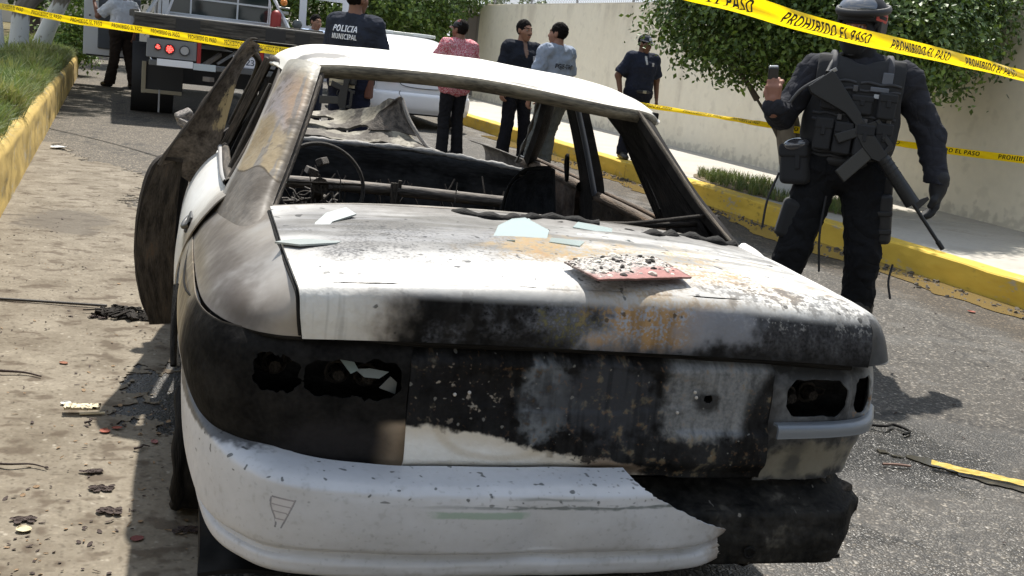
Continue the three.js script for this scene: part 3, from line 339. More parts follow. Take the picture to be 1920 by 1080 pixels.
for (const k of [0, 1]) part(lid, 'lid_seam', tube([0, .12, .25, .4, .5, .57, .64, .71, .8, .9, .985].map(v => { const p = lidP(k, v); return [p[0] + (k ? .003 : -.003), p[1] - .001, p[2] + .0]; }), .0042, 6, 60), BLACK);

// --- rear panel between the lamps (lower part of the lid)
const rearZ = (x, y) => { const t = (x - .02) / .83; return -.072 - .05 * Math.pow(Math.abs(t), 3) - (y > .715 ? .05 * ss(.715, .757, y) : 0) + .012 * ss(.62, .52, y) - (y < .515 ? .02 * ss(.515, .48, y) : 0); };
const rp1 = (x0, x1, y0, y1, tilt = 0) => (u, v) => { const x = lerp(x0, x1, u), y = lerp(y0 + tilt * u, y1 + tilt * u, v); return [x, y, rearZ(x, y)]; };
const inset = (x, y, z) => { // stepped pressing on the right and the shallow plate recess
  const a = ss(.195, .2, x) * ss(.585, .578, y); return z + .012 * a - .004 * blot(x, y, -.02, .67, .3, .05, .1, 0); };
const midP = (u, v) => { const p = rp1(-.394, .428, .484, .752, -.012)(u, v); p[2] = inset(p[0], p[1], p[2]) + .0015 * fbm(p[0] * 9, p[1] * 9, 2, 3); return p; };
const midPaint = (x, y, z) => {
  const n = fbm(x * 6, y * 6, 14, 5), f = fbm(x * 36, y * 36, 16, 4), g = fbm(x * 120, y * 120, 17, 2); y += .016 * (x + .39) / .82;
  let c = mix3(soot(x, y, z), [0.045, 0.047, 0.05], clamp(.1 + n + f * .3)), r = .8;
  c = mix3(c, [0.17, 0.185, 0.2], blot(x, y, -.1, .66, .06, .1, .4, n * .9 + f * .4) * .8);
  c = mix3(c, [0.045, 0.048, 0.055], blot(x, y, .0, .66, .14, .08, .5, n + f * .4) * .8);
  c = mix3(c, mix3([0.12, 0.125, 0.13], [0.27, 0.28, 0.29], clamp(.45 + f * .5 + g * .5 + .5 * fbm(x * 30, y * 4, 5, 3))), ss(.15, .19, x + n * .02 + f * .012) * ss(.4, .36, x + .35 * (.66 - y) + n * .03 + f * .012) * ss(.575, .6, y + n * .03 + f * .015) * .85);
  c = mix3(c, [0.2, 0.17, 0.11], ss(.25, .6, f + n * .6) * .5); c = mix3(c, c.map(w => w * .5), ss(0, .4, fbm(x * 45, y * 4, 23, 3)) * .6); c = mix3(c, [0.16, 0.09, 0.045], ss(.2, .5, g * .6 + f * .7) * .35);
  c = mix3(c, [0.025, 0.025, 0.025], blot(x, y, .27, .66, .028, .026, .5, f * .5) * .9);
  c = mix3(c, SOOT, blot(x, y, -.27, .65, .12, .07, .5, n + f) * .6); c = mix3(c, [0.3, 0.27, 0.23], ss(.3, .45, f + g * .3) * blot(x, y, -.29, .66, .1, .06, .5, 0) * .7);
  // unburnt strip along the bottom, brown smoke curls above it
  const edge = .585 - .05 * ss(-.35, .0, x) - .03 * ss(-.05, .2, x) + n * .012 + f * .012, w = ss(edge + .006, edge - .004, y) * ss(.16, .12, x + f * .05);
  let q = dirtyWhite(x, y, z); q = mix3(q, [0.5, 0.43, 0.33], clamp(ss(edge - .045, edge, y + f * .01) * .75 + .5 * ss(-.1, .1, x + n * .1)));
  const ring = Math.abs(Math.sqrt(((x + .2) / .13) ** 2 + ((y - .6) / .075) ** 2) - 1 + n * .12); q = mix3(q, [0.42, 0.35, 0.25], ss(.16, .02, ring) * .5 * (y < .6 ? 1 : 0));
  q = mix3(q, [0.16, 0.11, 0.08], blot(x, y, .1, .52, .1, .03, .6, n + f * .5) * .75); q = mix3(q, [0.14, 0.11, 0.07], ss(.012, .003, Math.abs(x + .085 + .1 * (y - .55) + f * .006)) * .5 * (y > .53 ? 1 : .2)); q = mix3(q, SOOT, blot(x, y, .0, .53, .025, .008, .6, g + f) * .9);
  c = mix3(c, q, w); r = lerp(r, .45, w);
  c = mix3(c, [0.2, 0.195, 0.18], ss(.74, .8, noise(x * 75, y * 75, 3)) * .6 * (1 - w));
  return [...c, clamp(r + .15 * f), clamp(.5 + .5 * f)];
};
const rearPanel = part(car, 'rear_panel', panel(midP, 60, 30, 0.004, (u, v, p) => { // lock hole
  return Math.sqrt(((p[0] - .272) / .011) ** 2 + ((p[1] - .655) / .011) ** 2) - 1; }), paintMat(midP, 1024, 384, midPaint, { bump: 0.003 }));
part(rearPanel, 'lip_strip', tube([[-.6, .747, -.125], [-.3, .752, -.103], [0, .752, -.098], [.35, .742, -.1], [.64, .728, -.112]], .009, 6), BLACK);
part(rearPanel, 'bolt', merge([[-.3, .655], [-.27, .66], [.235, .672], [.24, .66], [.2, .625]].map(([x, y], i) => tf(new THREE.SphereGeometry(.004, 8, 6), x, y, rearZ(x, y) + .002))), mat(.4, .38, .35, .5), { kind: 'stuff' });

// --- quarter panels: upper wing swept from the door to the lid seam, lower wing with the lamp opening
const upRows = [
  [[-.822, .757, -1.45], [-.822, .757, -1.0], [-.816, .757, -.66], [-.8, .757, -.38], [-.766, .757, -.235], [-.713, .757, -.148], [-.66, .757, -.112], [-.613, .757, -.104]],
  [[-.795, .81, -1.45], [-.793, .81, -1.0], [-.787, .805, -.66], [-.772, .802, -.4], [-.745, .799, -.255], [-.697, .796, -.16], [-.652, .795, -.114], [-.621, .795, -.102]],
  [[-.748, .862, -1.45], [-.746, .858, -1.0], [-.738, .852, -.66], [-.722, .846, -.42], [-.7, .836, -.29], [-.672, .833, -.19], [-.643, .826, -.13], [-.624, .819, -.105]],
  [[-.69, .918, -1.45], [-.675, .914, -1.0], [-.655, .907, -.66], [-.65, .896, -.46], [-.648, .886, -.33], [-.64, .868, -.22], [-.632, .852, -.155], [-.626, .836, -.117]]];
const lowCols = [ // outline in plan, and how far it stands in per height
  [-.852, -1.45], [-.853, -1.0], [-.848, -.64], [-.83, -.36], [-.79, -.205], [-.73, -.128], [-.665, -.1], [-.61, -.088], [-.397, -.079]];
const lowIn = [[.757, .03], [.715, .012], [.64, 0], [.57, .016], [.49, .055], [.28, .1]];
const lowRows = lowIn.map(([y, d]) => lowCols.map(([x, z], i) => { const k = Math.min(1, Math.max(0, (i - 2) / 3)), nx = 1 - k * .7, nz = k * .9; const lipIn = y > .75 ? .022 * ss(3, 5.2, i) : 0; return [x + d * nx, y, z - d * nz * .5 - lipIn]; }));
const mirror = (rows, s = 1, f = p => p) => rows.map(r => r.map(p => f([-p[0] * s, p[1], p[2]])));
const sag = p => { const q = [p[0] + .0, p[1], p[2]]; q[1] -= .022 * ss(-.75, -.1, p[2]); return q; };
const upL = grid(upRows), lowL = grid(lowRows);
const rightFix = rows => mirror(rows, .985, sag);
const upR0 = [
  [[.815, .737, -1.45], [.815, .737, -1.0], [.81, .737, -.62], [.806, .737, -.42], [.8, .737, -.3], [.785, .737, -.195], [.742, .737, -.122], [.667, .737, -.09]],
  [[.79, .79, -1.45], [.79, .795, -1.0], [.777, .802, -.62], [.777, .8, -.46], [.774, .8, -.32], [.763, .796, -.205], [.733, .79, -.135], [.669, .787, -.094]],
  [[.745, .842, -1.45], [.738, .845, -1.0], [.704, .866, -.64], [.716, .857, -.48], [.722, .849, -.34], [.723, .84, -.21], [.708, .832, -.145], [.671, .818, -.102]],
  [[.68, .895, -1.45], [.665, .892, -1.0], [.646, .886, -.66], [.65, .872, -.48], [.654, .864, -.34], [.659, .856, -.21], [.664, .848, -.145], [.668, .834, -.113]]];
const upR = grid(upR0), lowR = grid(rightFix(lowRows).map((r, i) => { r[8] = [.432, r[8][1] - .004, r[8][2]]; r[7] = [.62, r[7][1], r[7][2]]; return r; }));
const arch = p => Math.sqrt((p[2] + .985) ** 2 + (p[1] - .27) ** 2) - .335;
const sidePaintL = (x, y, z) => {
  const n = fbm(x * 5 + 4, y * 6, z * 6, 5), f = fbm(x * 34, y * 34, z * 34, 4), st = fbm(x * 12, y * 2.5, z * 12, 4), rear = ss(-.33, -.12, z), lip = y > .757;
  let c = dirtyWhite(x, y, z), r = .4;
  c = mix3(c, mix3([0.2, 0.18, 0.155], [0.11, 0.095, 0.08], clamp(.3 + n)), blot(z, y, -.7, .86, .8, .26, 1.4, n * .3 + f * .08) * .94); // grey scorched wing
  c = mix3(c, [0.24, 0.2, 0.14], blot(z, y, -.62, .72, .36, .16, .5, n * .9 + st * .5) * .8); c = mix3(c, [0.07, 0.06, 0.05], blot(z, y, -.28, .72, .12, .13, .5, n * .8 + st * .4) * .85);
  c = mix3(c, [0.33, 0.32, 0.305], blot(z, y, -.5, .86, .22, .06, 1.8, n * .25) * .7); c = mix3(c, [0.1, 0.08, 0.06], blot(z, y, -.62, .74, .5, .1, 1.4, n * .4 + st * .2) * .8);
  c = mix3(c, [0.4, 0.34, 0.24], ss(.1, .45, st + f * .4) * blot(z, y, -.9, .68, .35, .15, .5, n) * .7);
  c = mix3(c, [0.12, 0.1, 0.08], blot(z, y, -.5, .55, .16, .16, .8, n + st * .6) * .8);
  c = mix3(c, [0.62, 0.5, 0.31], blot(z, y, -.84, .55, .3, .13, .5, n * .5 + st * .4) * .9);  // tan scorch, painted lighter to carry bounce from the sunlit ground
  if (!lip || z > -.25) { const low = ss(.762, .752, y), s = low * ss(-.52, -.28, z + n * .12 + st * .08); c = mix3(c, soot(x, y, z), s); r = lerp(r, .8, s);
    // clean corner next to the seam, under the smoke line
    const cl = low * ss(-.46, -.41, x + n * .02) * ss(.6, .575, y + n * .02); c = mix3(c, [0.36, 0.28, 0.2], cl * .9); c = mix3(c, [0.035, 0.033, 0.035], low * blot(x, y, -.52, .54, .13, .04, 1, n + f * .3) * .6); }
  if (lip) { c = mix3(c, [0.3, 0.275, 0.245], rear * .75); c = mix3(c, [0.06, 0.05, 0.042], blot(x, y, -.745, .79, .05, .06, 1.3, n * .7 + f * .2) * .9); c = mix3(c, [0.14, 0.12, 0.1], blot(z, y, -.66, .93, .1, .05, .4, n + f * .3) * .8); }
  return [...c, clamp(r + .15 * n + .1 * f, .2, 1), clamp(.5 + .35 * f)];
};
const sidePaintR = (x, y, z) => { const n = fbm(x * 6 + 4, y * 6, z * 6, 5), f = fbm(x * 34, y * 34, z * 34, 4), lip = y > .74;
  let c = mix3([0.04, 0.041, 0.043], [0.19, 0.195, 0.2], clamp(.3 + n * .9 + f * .5));
  if (lip) { c = mix3(c, DGREY, blot(x, y, .68, .765, .1, .05, .5, n + f * .4) * .7); c = mix3(c, [0.66, 0.65, 0.62], blot(z, y, -.55, .88, .5, .05, .5, n * .5 + f * .3) * .8); }
  else { c = mix3(c, [0.28, 0.3, 0.32], blot(x, y, .76, .66, .05, .12, .5, n * .6) * .7); c = mix3(c, [0.22, 0.205, 0.16], blot(x, y, .56, .5, .16, .05, .4, n * .7 + f * .3) * .8); c = mix3(c, soot(x, y, z), ss(.3, .6, n + f * .5) * .7); c = mix3(c, [0.05, 0.05, 0.05], ss(.455, .43, x + f * .02) * .8); c = mix3(c, [0.04, 0.042, 0.045], blot(x, y, .53, .5, .03, .05, .6, n + f * .4) * .7); c = mix3(c, RUST, ss(.25, .5, f + n * .5) * blot(x, y, .72, .57, .08, .06, .6, n) * .8); }
  return [...c, clamp(.5 + .2 * f + .1 * n), clamp(.5 + .45 * f)]; };
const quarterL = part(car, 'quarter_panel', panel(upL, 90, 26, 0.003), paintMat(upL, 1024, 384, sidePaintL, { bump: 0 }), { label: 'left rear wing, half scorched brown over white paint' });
const oct = (x, y, cx, cy, w, h, ch) => { const a = Math.abs(x - cx), b = Math.abs(y - cy); return Math.max(a - w, b - h, (a + b - (w + h - ch)) * .75); };
const lampL = (u, v, p) => { const j = .012 * fbm(p[0] * 26, p[1] * 26, 3, 3) + .008 * fbm(p[0] * 80, p[1] * 80, 8, 2); const a = oct(p[0], p[1], -.505, .678, .098, .037, .02) + j, b = Math.max(oct(p[0], p[1], -.655, .683, .045, .036, .02) + j, -1); return Math.min(p[2] > -.4 ? Math.min(a, b) : 1, arch(p)); };
const lampR = (u, v, p) => { const j = .005 * fbm(p[0] * 30, p[1] * 30, 3, 3); const a = oct(p[0], p[1], .552, .658, .082, .043, .024) + j, b = oct(p[0], p[1], .694, .66, .03, .042, .012) + j * 2; return Math.min(p[2] > -.4 ? Math.min(a, b) : 1, arch(p), p[1] - .452 - .006 * fbm(p[0] * 20, 1, 1, 3) + (p[2] < -.4 ? 1 : 0)); };
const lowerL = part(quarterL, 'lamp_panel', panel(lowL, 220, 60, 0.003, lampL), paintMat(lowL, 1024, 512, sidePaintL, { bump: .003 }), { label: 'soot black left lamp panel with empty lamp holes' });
const lipL = part(quarterL, 'lip_edge', tube([[-.82, .757, -.6], [-.8, .757, -.38], [-.766, .757, -.235], [-.713, .757, -.148], [-.66, .757, -.112], [-.613, .757, -.104]].map(p => [p[0] + .006, p[1] - .003, p[2] - .006]), t => .002 + .005 * ss(.1, .5, t), 6), BLACK);
const quarterR = part(car, 'quarter_panel', panel(upR, 90, 26, 0.003), paintMat(upR, 512, 256, sidePaintR, { bump: 0 }), { label: 'right rear wing burnt to bare grey metal' });
part(quarterR, 'lamp_panel', panel(lowR, 220, 60, 0.004, lampR), paintMat(lowR, 1024, 512, sidePaintR, { bump: .003 }), { label: 'bare grey right lamp panel with two empty lamp holes' });
part(quarterR, 'lamp_ledge', panel(grid([[[.44, .6, -.07], [.6, .602, -.08], [.7, .603, -.115], [.77, .606, -.2]], [[.44, .598, -.052], [.6, .6, -.062], [.705, .6, -.098], [.782, .604, -.195]], [[.44, .575, -.05], [.6, .578, -.06], [.704, .58, -.096], [.78, .585, -.195]]]), 30, 8, .006), mat(.17, .19, .215, .4, { metalness: .3 }));
// trough behind the lamps: dark boxes
part(lowerL, 'lamp_trough', tf(rbox(.4, .2, .3, .01), -.56, .66, -.38), BLACK);
part(quarterR, 'lamp_trough', tf(rbox(.34, .2, .3, .01), .6, .65, -.36), BLACK);
{ const r = rng(60), sock = (par, x, y, z) => { const L = [tf(new THREE.TorusGeometry(.022, .004, 6, 16), x, y, z - .06), rod([x, y, z - .1], [x, y, z - .03], .01, .012, 8)]; for (let i = 0; i < 5; i++) L.push(tube([[x + (r() - .5) * .05, y - .03, z - .09], [x + (r() - .5) * .08, y + (r() - .5) * .03, z - .04], [x + (r() - .5) * .09, y + .02 * r(), z - .08]], .0022, 5, 10)); par.forEach ? 0 : part(par, 'lamp_socket', merge(L), IRON, { kind: 'stuff' }); };
  sock(lowerL, -.53, .67, -.1); sock(lowerL, -.47, .665, -.1); sock(lowerL, -.655, .68, -.12); sock(quarterR, .51, .645, -.09); sock(quarterR, .57, .65, -.1); }
{ // shards of the lamp lens
  const sm = new THREE.MeshPhysicalMaterial({ color: new THREE.Color().setRGB(.15, .19, .19), roughness: .3, side: THREE.DoubleSide }); const shard = (pts) => { const s = new THREE.Shape(pts.map(p => new THREE.Vector2(...p))); return new THREE.ExtrudeGeometry(s, { depth: .003, bevelEnabled: false }); };
  part(lowerL, 'lens_shard', tf(shard([[0, .028], [.028, .024], [.038, .008], [.022, 0]]), -.532, .683, -.105, -.35), sm); part(lowerL, 'lens_shard', tf(shard([[0, .01], [.03, .012], [.07, .006], [.05, -.008], [.02, -.006]]), -.502, .682, -.108, -.3), mat(.13, .15, .15, .3)); part(lowerL, 'lens_shard', tf(shard([[0, 0], [.022, .024], [.036, .012], [.034, -.012]]), -.45, .654, -.11, -.1), mat(.09, .1, .1, .3));
}
// fuel slot trim on the left wing
part(quarterL, 'side_trim', tube([[-.856, .665, -.86], [-.858, .6, -.79], [-.857, .535, -.73], [-.855, .5, -.7]], t => .011 * (1 - .3 * t), 8), BLACK);
part(quarterL, 'crease', tube([[-.79, .812, -1.42], [-.835, .735, -.95], [-.835, .735, -.55], [-.81, .745, -.4]], .003, 5), BLACK);

// --- white bumper cover, melted through on the right
const bPlan = [[-.83, -.66], [-.826, -.5], [-.81, -.34], [-.78, -.2], [-.725, -.085], [-.63, -.005], [-.42, .035], [-.15, .05], [.12, .05], [.36, .036]];
const bProf = [[-.1, .502], [-.035, .497], [-.008, .486], [0, .47], [.002, .42], [-.004, .372], [-.013, .358], [-.03, .347], [-.027, .335], [-.018, .322], [-.028, .298], [-.08, .28]];
const bRows = bProf.map(([o, y]) => bPlan.map(([x, z], i) => { const a = bPlan[Math.max(0, i - 1)], b = bPlan[Math.min(bPlan.length - 1, i + 1)], tx = b[0] - a[0], tz = b[1] - a[1], l = Math.hypot(tx, tz), nx = -tz / l, nz = tx / l; const yy = (i < 3 ? lerp(y, .47, .22 * (3 - i) * (y < .47 ? 1 : 0)) : y) + (y > .4 ? [.06, .056, .052, .045, .025, .008][Math.min(5, i)] * (i < 6 ? 1 : 0) : 0); return [x - nx * -o * -1 * -1, yy + .004 * (i > 6 ? 1 : 0), z + nz * o]; }));
bPlan.forEach((_, i) => { const a = bPlan[Math.max(0, i - 1)], b = bPlan[Math.min(bPlan.length - 1, i + 1)], tx = b[0] - a[0], tz = b[1] - a[1], l = Math.hypot(tx, tz); let nx = -tz / l, nz = tx / l; bProf.forEach(([o], k) => { bRows[k][i][0] = bPlan[i][0] + nx * o; bRows[k][i][2] = bPlan[i][1] + nz * o; }); });
const bumpP0 = grid(bRows);
const bumpP = (u, v) => { const p = bumpP0(u, v); const e = ss(.93, 1, u); // heat-curled end
  p[2] -= .05 * e * e + .012 * e * Math.sin(v * 14 + 1) ; p[0] += .008 * e * Math.sin(v * 9); p[2] += .007 * e * Math.sin(v * 26 + p[0] * 30); const fold = ss(.9, .97, u) * ss(.99, .955, u) * .014; p[2] += fold * Math.cos(v * 5); p[2] += .004 * fbm(p[0] * 4, v * 5, 6, 3); p[1] += .004 * fbm(p[0] * 5, 3, v * 2, 2) - .004 * ss(.55, 1, u) * ss(.9, .3, v); p[2] -= .012 * Math.exp(-(((p[0] + .12) / .06) ** 2 + ((v - .42) / .12) ** 2)) + .008 * Math.exp(-(((p[0] - .15) / .05) ** 2 + ((v - .36) / .1) ** 2)); return p; };
const bumpCut = (u, v, p) => { const x = p[0], j = .006 * fbm(x * 30, v * 20, 2, 3) + .004 * fbm(x * 90, v * 60, 6, 2); const top = x < .07 ? .6 : x < .17 ? lerp(.505, .455, (x - .07) / .1) : lerp(.455, .395, (x - .17) / .13); return Math.min(top - p[1] + j, .318 - x + j * 1.5); };
const bumpPaint = (x, y, z, u, v) => {
  const n = fbm(x * 5, y * 5, z * 5, 4), f = fbm(x * 50, y * 50, z * 50, 3), sp = noise(x * 42, y * 60, z * 42), sp2 = noise(x * 120, y * 120, z * 120 + 4), sk = noise(x * 18, y * 220, z * 40);
  let c = mix3([0.5, 0.515, 0.545], [0.4, 0.41, 0.43], clamp(.4 + n * .7 + f * .25)), r = .38, h = .5;
  const up = ss(.45, .475, y), right = ss(-.35, .15, x);
  c = mix3(c, [0.07, 0.075, 0.075], ss(.66 - .14 * right, .74, noise(x * 62, y * 95, z * 62) + .15 * f) * (up * .9 + .04) * .9); c = mix3(c, [0.12, 0.12, 0.12], ss(.55, .75, sp2) * (.2 + .5 * up * right));
  const crease = Math.abs(y - (.462 - .006 * x)); c = mix3(c, [0.12, 0.14, 0.14], ss(.006, .001, crease + .004 * f) * ss(-.5, -.1, x) * ss(.1, .4, sk + .5) * .85);
  c = mix3(c, [0.27, 0.36, 0.3], ss(.009, .005, Math.abs(y - .447) + .003 * f) * ss(-.37, -.33, x + f * .02) * ss(-.13, -.18, x + f * .03) * .85);
  c = mix3(c, [0.2, 0.22, 0.22], ss(.004, .001, Math.abs(y - .478 + .01 * n)) * ss(-.2, -.15, x) * ss(0, -.05, x) * .7);
  // scuff shaped like a small cup: outline and rungs
  const a = (x + .632) / .034, b = (y - .432) / .034; if (Math.abs(a) < 1.2 && Math.abs(b) < 1.1) { const L = -.5 - .12 * b - .1 * Math.sin(b * 3), Rr = .3 + .38 * b; const on = Math.min(Math.abs(a - L), Math.abs(a - Rr)) < .05 && b > -.9 && b < .9 || (a > L && a < Rr && (Math.abs(b - .88 + a * .1) < .05 || Math.abs(b - .45 + a * .1) < .035 || Math.abs(b - .05 + a * .1) < .035 || Math.abs(b + .35) < .035)); if (on && f > -.45) c = mix3(c, [0.13, 0.13, 0.15], .8); if (a > L && a < Rr && b > -.5 && b < .9) c = mix3(c, [0.5, 0.45, 0.45], .25); }
  c = mix3(c, [0.3, 0.3, 0.3], ss(.3, .6, f + n * .4) * .35);
  c = mix3(c, [0.05, 0.05, 0.045], ss(.16, .3, x + f * .04) * ss(.42, .47, y) * .6); c = mix3(c, [0.2, 0.15, 0.1], ss(.25, .32, x + f * .02 + n * .015) * .7); c = mix3(c, [0.34, 0.3, 0.24], ss(-.8, -.86, x + n * .02) * .35);
  c = mix3(c, SOOT, ss(.517, .526, y + f * .006) * .8);
  return [...c, clamp(r + .12 * f, .2, 1), h + .2 * f];
};
part(car, 'bumper_cover', panel(bumpP, 150, 70, 0.004, bumpCut), paintMat(bumpP, 1400, 512, bumpPaint, { bump: .0012 }), { label: 'scuffed white bumper cover, melted away on the right' });
// --- bare bumper beam and valance on the right
const beamP = (u, v) => { const x = lerp(-.1, .745, u), f = fbm(x * 16, v * 8, 3, 4), b = ss(.82, 1, u); const pr = [[.44, -.15], [.41, -.08], [.402, -.045], [.34, -.038], [.285, -.05], [.268, -.13]], k = v * 5, i = Math.min(4, Math.floor(k)), t = k - i; return [x, lerp(pr[i][0], pr[i + 1][0], t) + .003 * f - .012 * u, lerp(pr[i][1], pr[i + 1][1], t) + .004 * f - .09 * b * b + .006 * ss(.3, .5, fbm(x * 7, v * 3, 9, 2))]; };
part(car, 'bumper_beam', panel(beamP, 110, 40, .006, (u, v, p) => Math.min(1, .72 + .035 * ss(.42, .36, p[1]) * ss(.34, .4, p[1]) * 2 - .09 * ss(.36, .25, p[1]) + .018 * fbm(p[1] * 40, 2, 1, 3) - p[0])), paintMat(beamP, 768, 256, (x, y, z) => { const n = fbm(x * 9, y * 9, z * 9, 4), f = fbm(x * 45, y * 45, z * 45, 3); let c = mix3([0.01, 0.01, 0.01], [0.05, 0.047, 0.042], clamp(.3 + n * .6 + f * .4)); c = mix3(c, [0.13, 0.12, 0.1], ss(.25, .6, n + f * .4) * .45); c = mix3(c, [.3, .28, .25], ss(.76, .82, noise(x * 70, y * 70, 2)) * .5); return [...c, .62 + .2 * f, .5 + .5 * f]; }, { bump: .004 }), { label: 'charred bare bumper beam' });
part(car, 'valance', panel((u, v) => { const x = lerp(-.4, .72, u), f = fbm(x * 20, v * 6, 5, 4); return [x, lerp(.5, .41, v) + .006 * f, -.15 - .02 * v + .012 * f - .08 * ss(.75, 1, u)]; }, 80, 12, .004), BLACK);
part(car, 'bracket', merge([bar([.66, .47, -.2], [.68, .4, -.16], .03, .02), bar([.645, .44, -.19], [.655, .4, -.15], .012, .05), tf(rbox(.05, .018, .06, .004), .715, .402, -.18, 0, .3, .3)]), IRON2);
for (const [x, y] of [[-.01, .375], [.36, .31]]) part(car, 'scorch_hole', tf(new THREE.TorusGeometry(.012, .004, 6, 14), x + .05, y, -.028), BLACK);

// --- roof, pillars, window frames
const roofRows = [
  [[-.575, 1.2, -1.185], [-.545, 1.232, -1.185], [-.475, 1.254, -1.19], [-.2, 1.263, -1.19], [.03, 1.257, -1.19], [.36, 1.226, -1.19], [.51, 1.214, -1.19], [.56, 1.185, -1.19]],
  [[-.585, 1.21, -1.24], [-.555, 1.245, -1.24], [-.48, 1.267, -1.24], [-.2, 1.278, -1.24], [.03, 1.274, -1.24], [.37, 1.245, -1.24], [.525, 1.228, -1.24], [.575, 1.195, -1.24]],
  [[-.6, 1.222, -1.5], [-.565, 1.264, -1.5], [-.475, 1.298, -1.5], [-.22, 1.308, -1.5], [.04, 1.312, -1.5], [.41, 1.282, -1.5], [.56, 1.252, -1.5], [.61, 1.205, -1.5]],
  [[-.6, 1.22, -1.9], [-.565, 1.262, -1.9], [-.475, 1.292, -1.9], [-.22, 1.3, -1.9], [.04, 1.303, -1.9], [.41, 1.28, -1.9], [.56, 1.25, -1.9], [.61, 1.205, -1.9]],
  [[-.59, 1.2, -2.28], [-.555, 1.238, -2.3], [-.475, 1.258, -2.32], [-.22, 1.268, -2.36], [.04, 1.27, -2.36], [.41, 1.252, -2.32], [.555, 1.23, -2.3], [.6, 1.19, -2.28]]];
const roofP = (() => { const g = grid(roofRows); return (u, v) => { const p = g(u, v); p[1] += .006 * fbm(p[0] * 4, p[2] * 4, 3, 2) * ss(0, .2, v); return p; }; })();
const roofPaint = (x, y, z) => { const n = fbm(x * 4, y * 4, z * 4, 4), f = fbm(x * 40, y * 40, z * 40, 3); let c = mix3([0.66, 0.64, 0.58], [0.58, 0.55, 0.48], clamp(.4 + n)); c = mix3(c, [0.4, 0.37, 0.33], ss(.1, .4, n + f * .4) * .25 + .2 * ss(.3, .55, x)); c = mix3(c, [0.1, 0.095, 0.09], blot(x, z, -.46, -1.3, .11, .06, .5, n + f * .4) * .85); c = mix3(c, [0.3, 0.25, 0.19], ss(.35, .6, fbm(x * 3, z * 20, 4, 4) + f * .2) * .6); return [...c, .5, .5 + .4 * f]; };
const roof = part(car, 'roof', panel(roofP, 50, 40, .012), paintMat(roofP, 768, 512, roofPaint, { bump: 0 }));
part(roof, 'rear_header', panel((u, v) => { const q = roofP(lerp(.06, .94, u), .0); return [q[0], q[1] - .004 - .03 * v, q[2] + .012 * Math.sin(v * 3.1) - .01 * v]; }, 60, 6, .006), paintMat((u, v) => [lerp(-.5, .5, u), v, 0], 512, 64, (x, y) => { const n = fbm(x * 9, y * 2, 3, 4), f = fbm(x * 60, y * 9, 3, 3); const c = mix3([0.06, 0.055, 0.045], [0.26, 0.23, 0.17], clamp(.35 + n * .7 + f * .5)); return [...c, .6, .5 + .5 * f]; }, { bump: 0 }));
part(roof, 'headliner_frame', merge([-1.5, -1.9].map(z => bar([-.52, 1.235, z], [.52, 1.225, z], .07, .015)).concat([bar([-.53, 1.225, -1.2], [-.53, 1.21, -2.3], .06, .03), bar([.53, 1.2, -1.2], [.53, 1.195, -2.3], .06, .03)])), BLACK);
const cpRowsL = [ // from the roof down to the wing; outer edge first
  [[-.583, 1.225, -1.33], [-.572, 1.248, -1.27], [-.548, 1.25, -1.22], [-.52, 1.246, -1.195], [-.503, 1.236, -1.185]],
  [[-.63, 1.12, -1.26], [-.612, 1.135, -1.17], [-.59, 1.14, -1.1], [-.563, 1.136, -1.045], [-.545, 1.125, -1.03]],
  [[-.683, 1.0, -1.13], [-.662, 1.015, -1.04], [-.64, 1.022, -.95], [-.612, 1.02, -.89], [-.594, 1.01, -.88]],
  [[-.725, .915, -1.08], [-.705, .93, -.94], [-.682, .94, -.82], [-.655, .938, -.755], [-.634, .93, -.75]],
  [[-.775, .80, -1.05], [-.75, .825, -.86], [-.72, .845, -.68], [-.69, .862, -.60], [-.66, .872, -.62]]];
const cpL = grid(cpRowsL);
const cpPaint = (x, y, z, u, v) => { const n = fbm(x * 8, y * 7, z * 8, 4), f = fbm(x * 40, y * 40, z * 40, 3), st = fbm(u * 7, v * 2.5, 5, 4); let c = mix3([0.2, 0.15, 0.08], [0.29, 0.235, 0.15], clamp(.5 + n)); c = mix3(c, [0.24, 0.215, 0.22], blot(u, v, .55, .25, .5, .12, .6, n * .9) * .8); c = mix3(c, [0.3, 0.19, 0.09], blot(u, v, .75, .22, .25, .1, .6, n) * .6); c = mix3(c, [0.16, 0.155, 0.15], ss(.08, .3, st + f * .2) * .75); c = mix3(c, [0.07, 0.06, 0.05], ss(.68, .9, u + n * .14 + f * .1) * .9); c = mix3(c, [0.12, 0.1, 0.08], ss(.25, .45, n + f * .5) * .6); const e = .66 + .03 * Math.sin(u * 9) + n * .02; c = mix3(c, mix3([0.09, 0.078, 0.065], [0.2, 0.18, 0.155], clamp(.4 + n + f * .4)), ss(e - .008, e + .012, v)); c = mix3(c, [0.05, 0.04, 0.03], ss(.012, .002, Math.abs(v - e)) * .8); c = mix3(c, [0.34, 0.33, 0.31], ss(.1, .02, u + f * .03) * .5); c = mix3(c, [0.5, 0.48, 0.42], ss(.12, .03, v + n * .03) * .7); return [...c, .55 + .2 * f, .5 + .5 * f]; };
const pillarL = part(car, 'rear_pillar', panel(cpL, 40, 60, .012), paintMat(cpL, 384, 768, cpPaint, { bump: .002 }), { label: 'tan scorched left rear pillar' });
part(pillarL, 'inner_flange', tube([[-.5, 1.225, -1.19], [-.545, 1.115, -1.04], [-.594, 1.0, -.89], [-.634, .92, -.76], [-.65, .895, -.68]], .013, 7), IRON2);
part(pillarL, 'gutter', tube([[-.59, 1.21, -1.38], [-.635, 1.11, -1.28], [-.688, .99, -1.15], [-.74, .895, -1.1]], .007, 6), mat(.28, .26, .24, .5));
const dk = ironMat(9, [0.01, 0.01, 0.01], [0.035, 0.032, 0.03]);
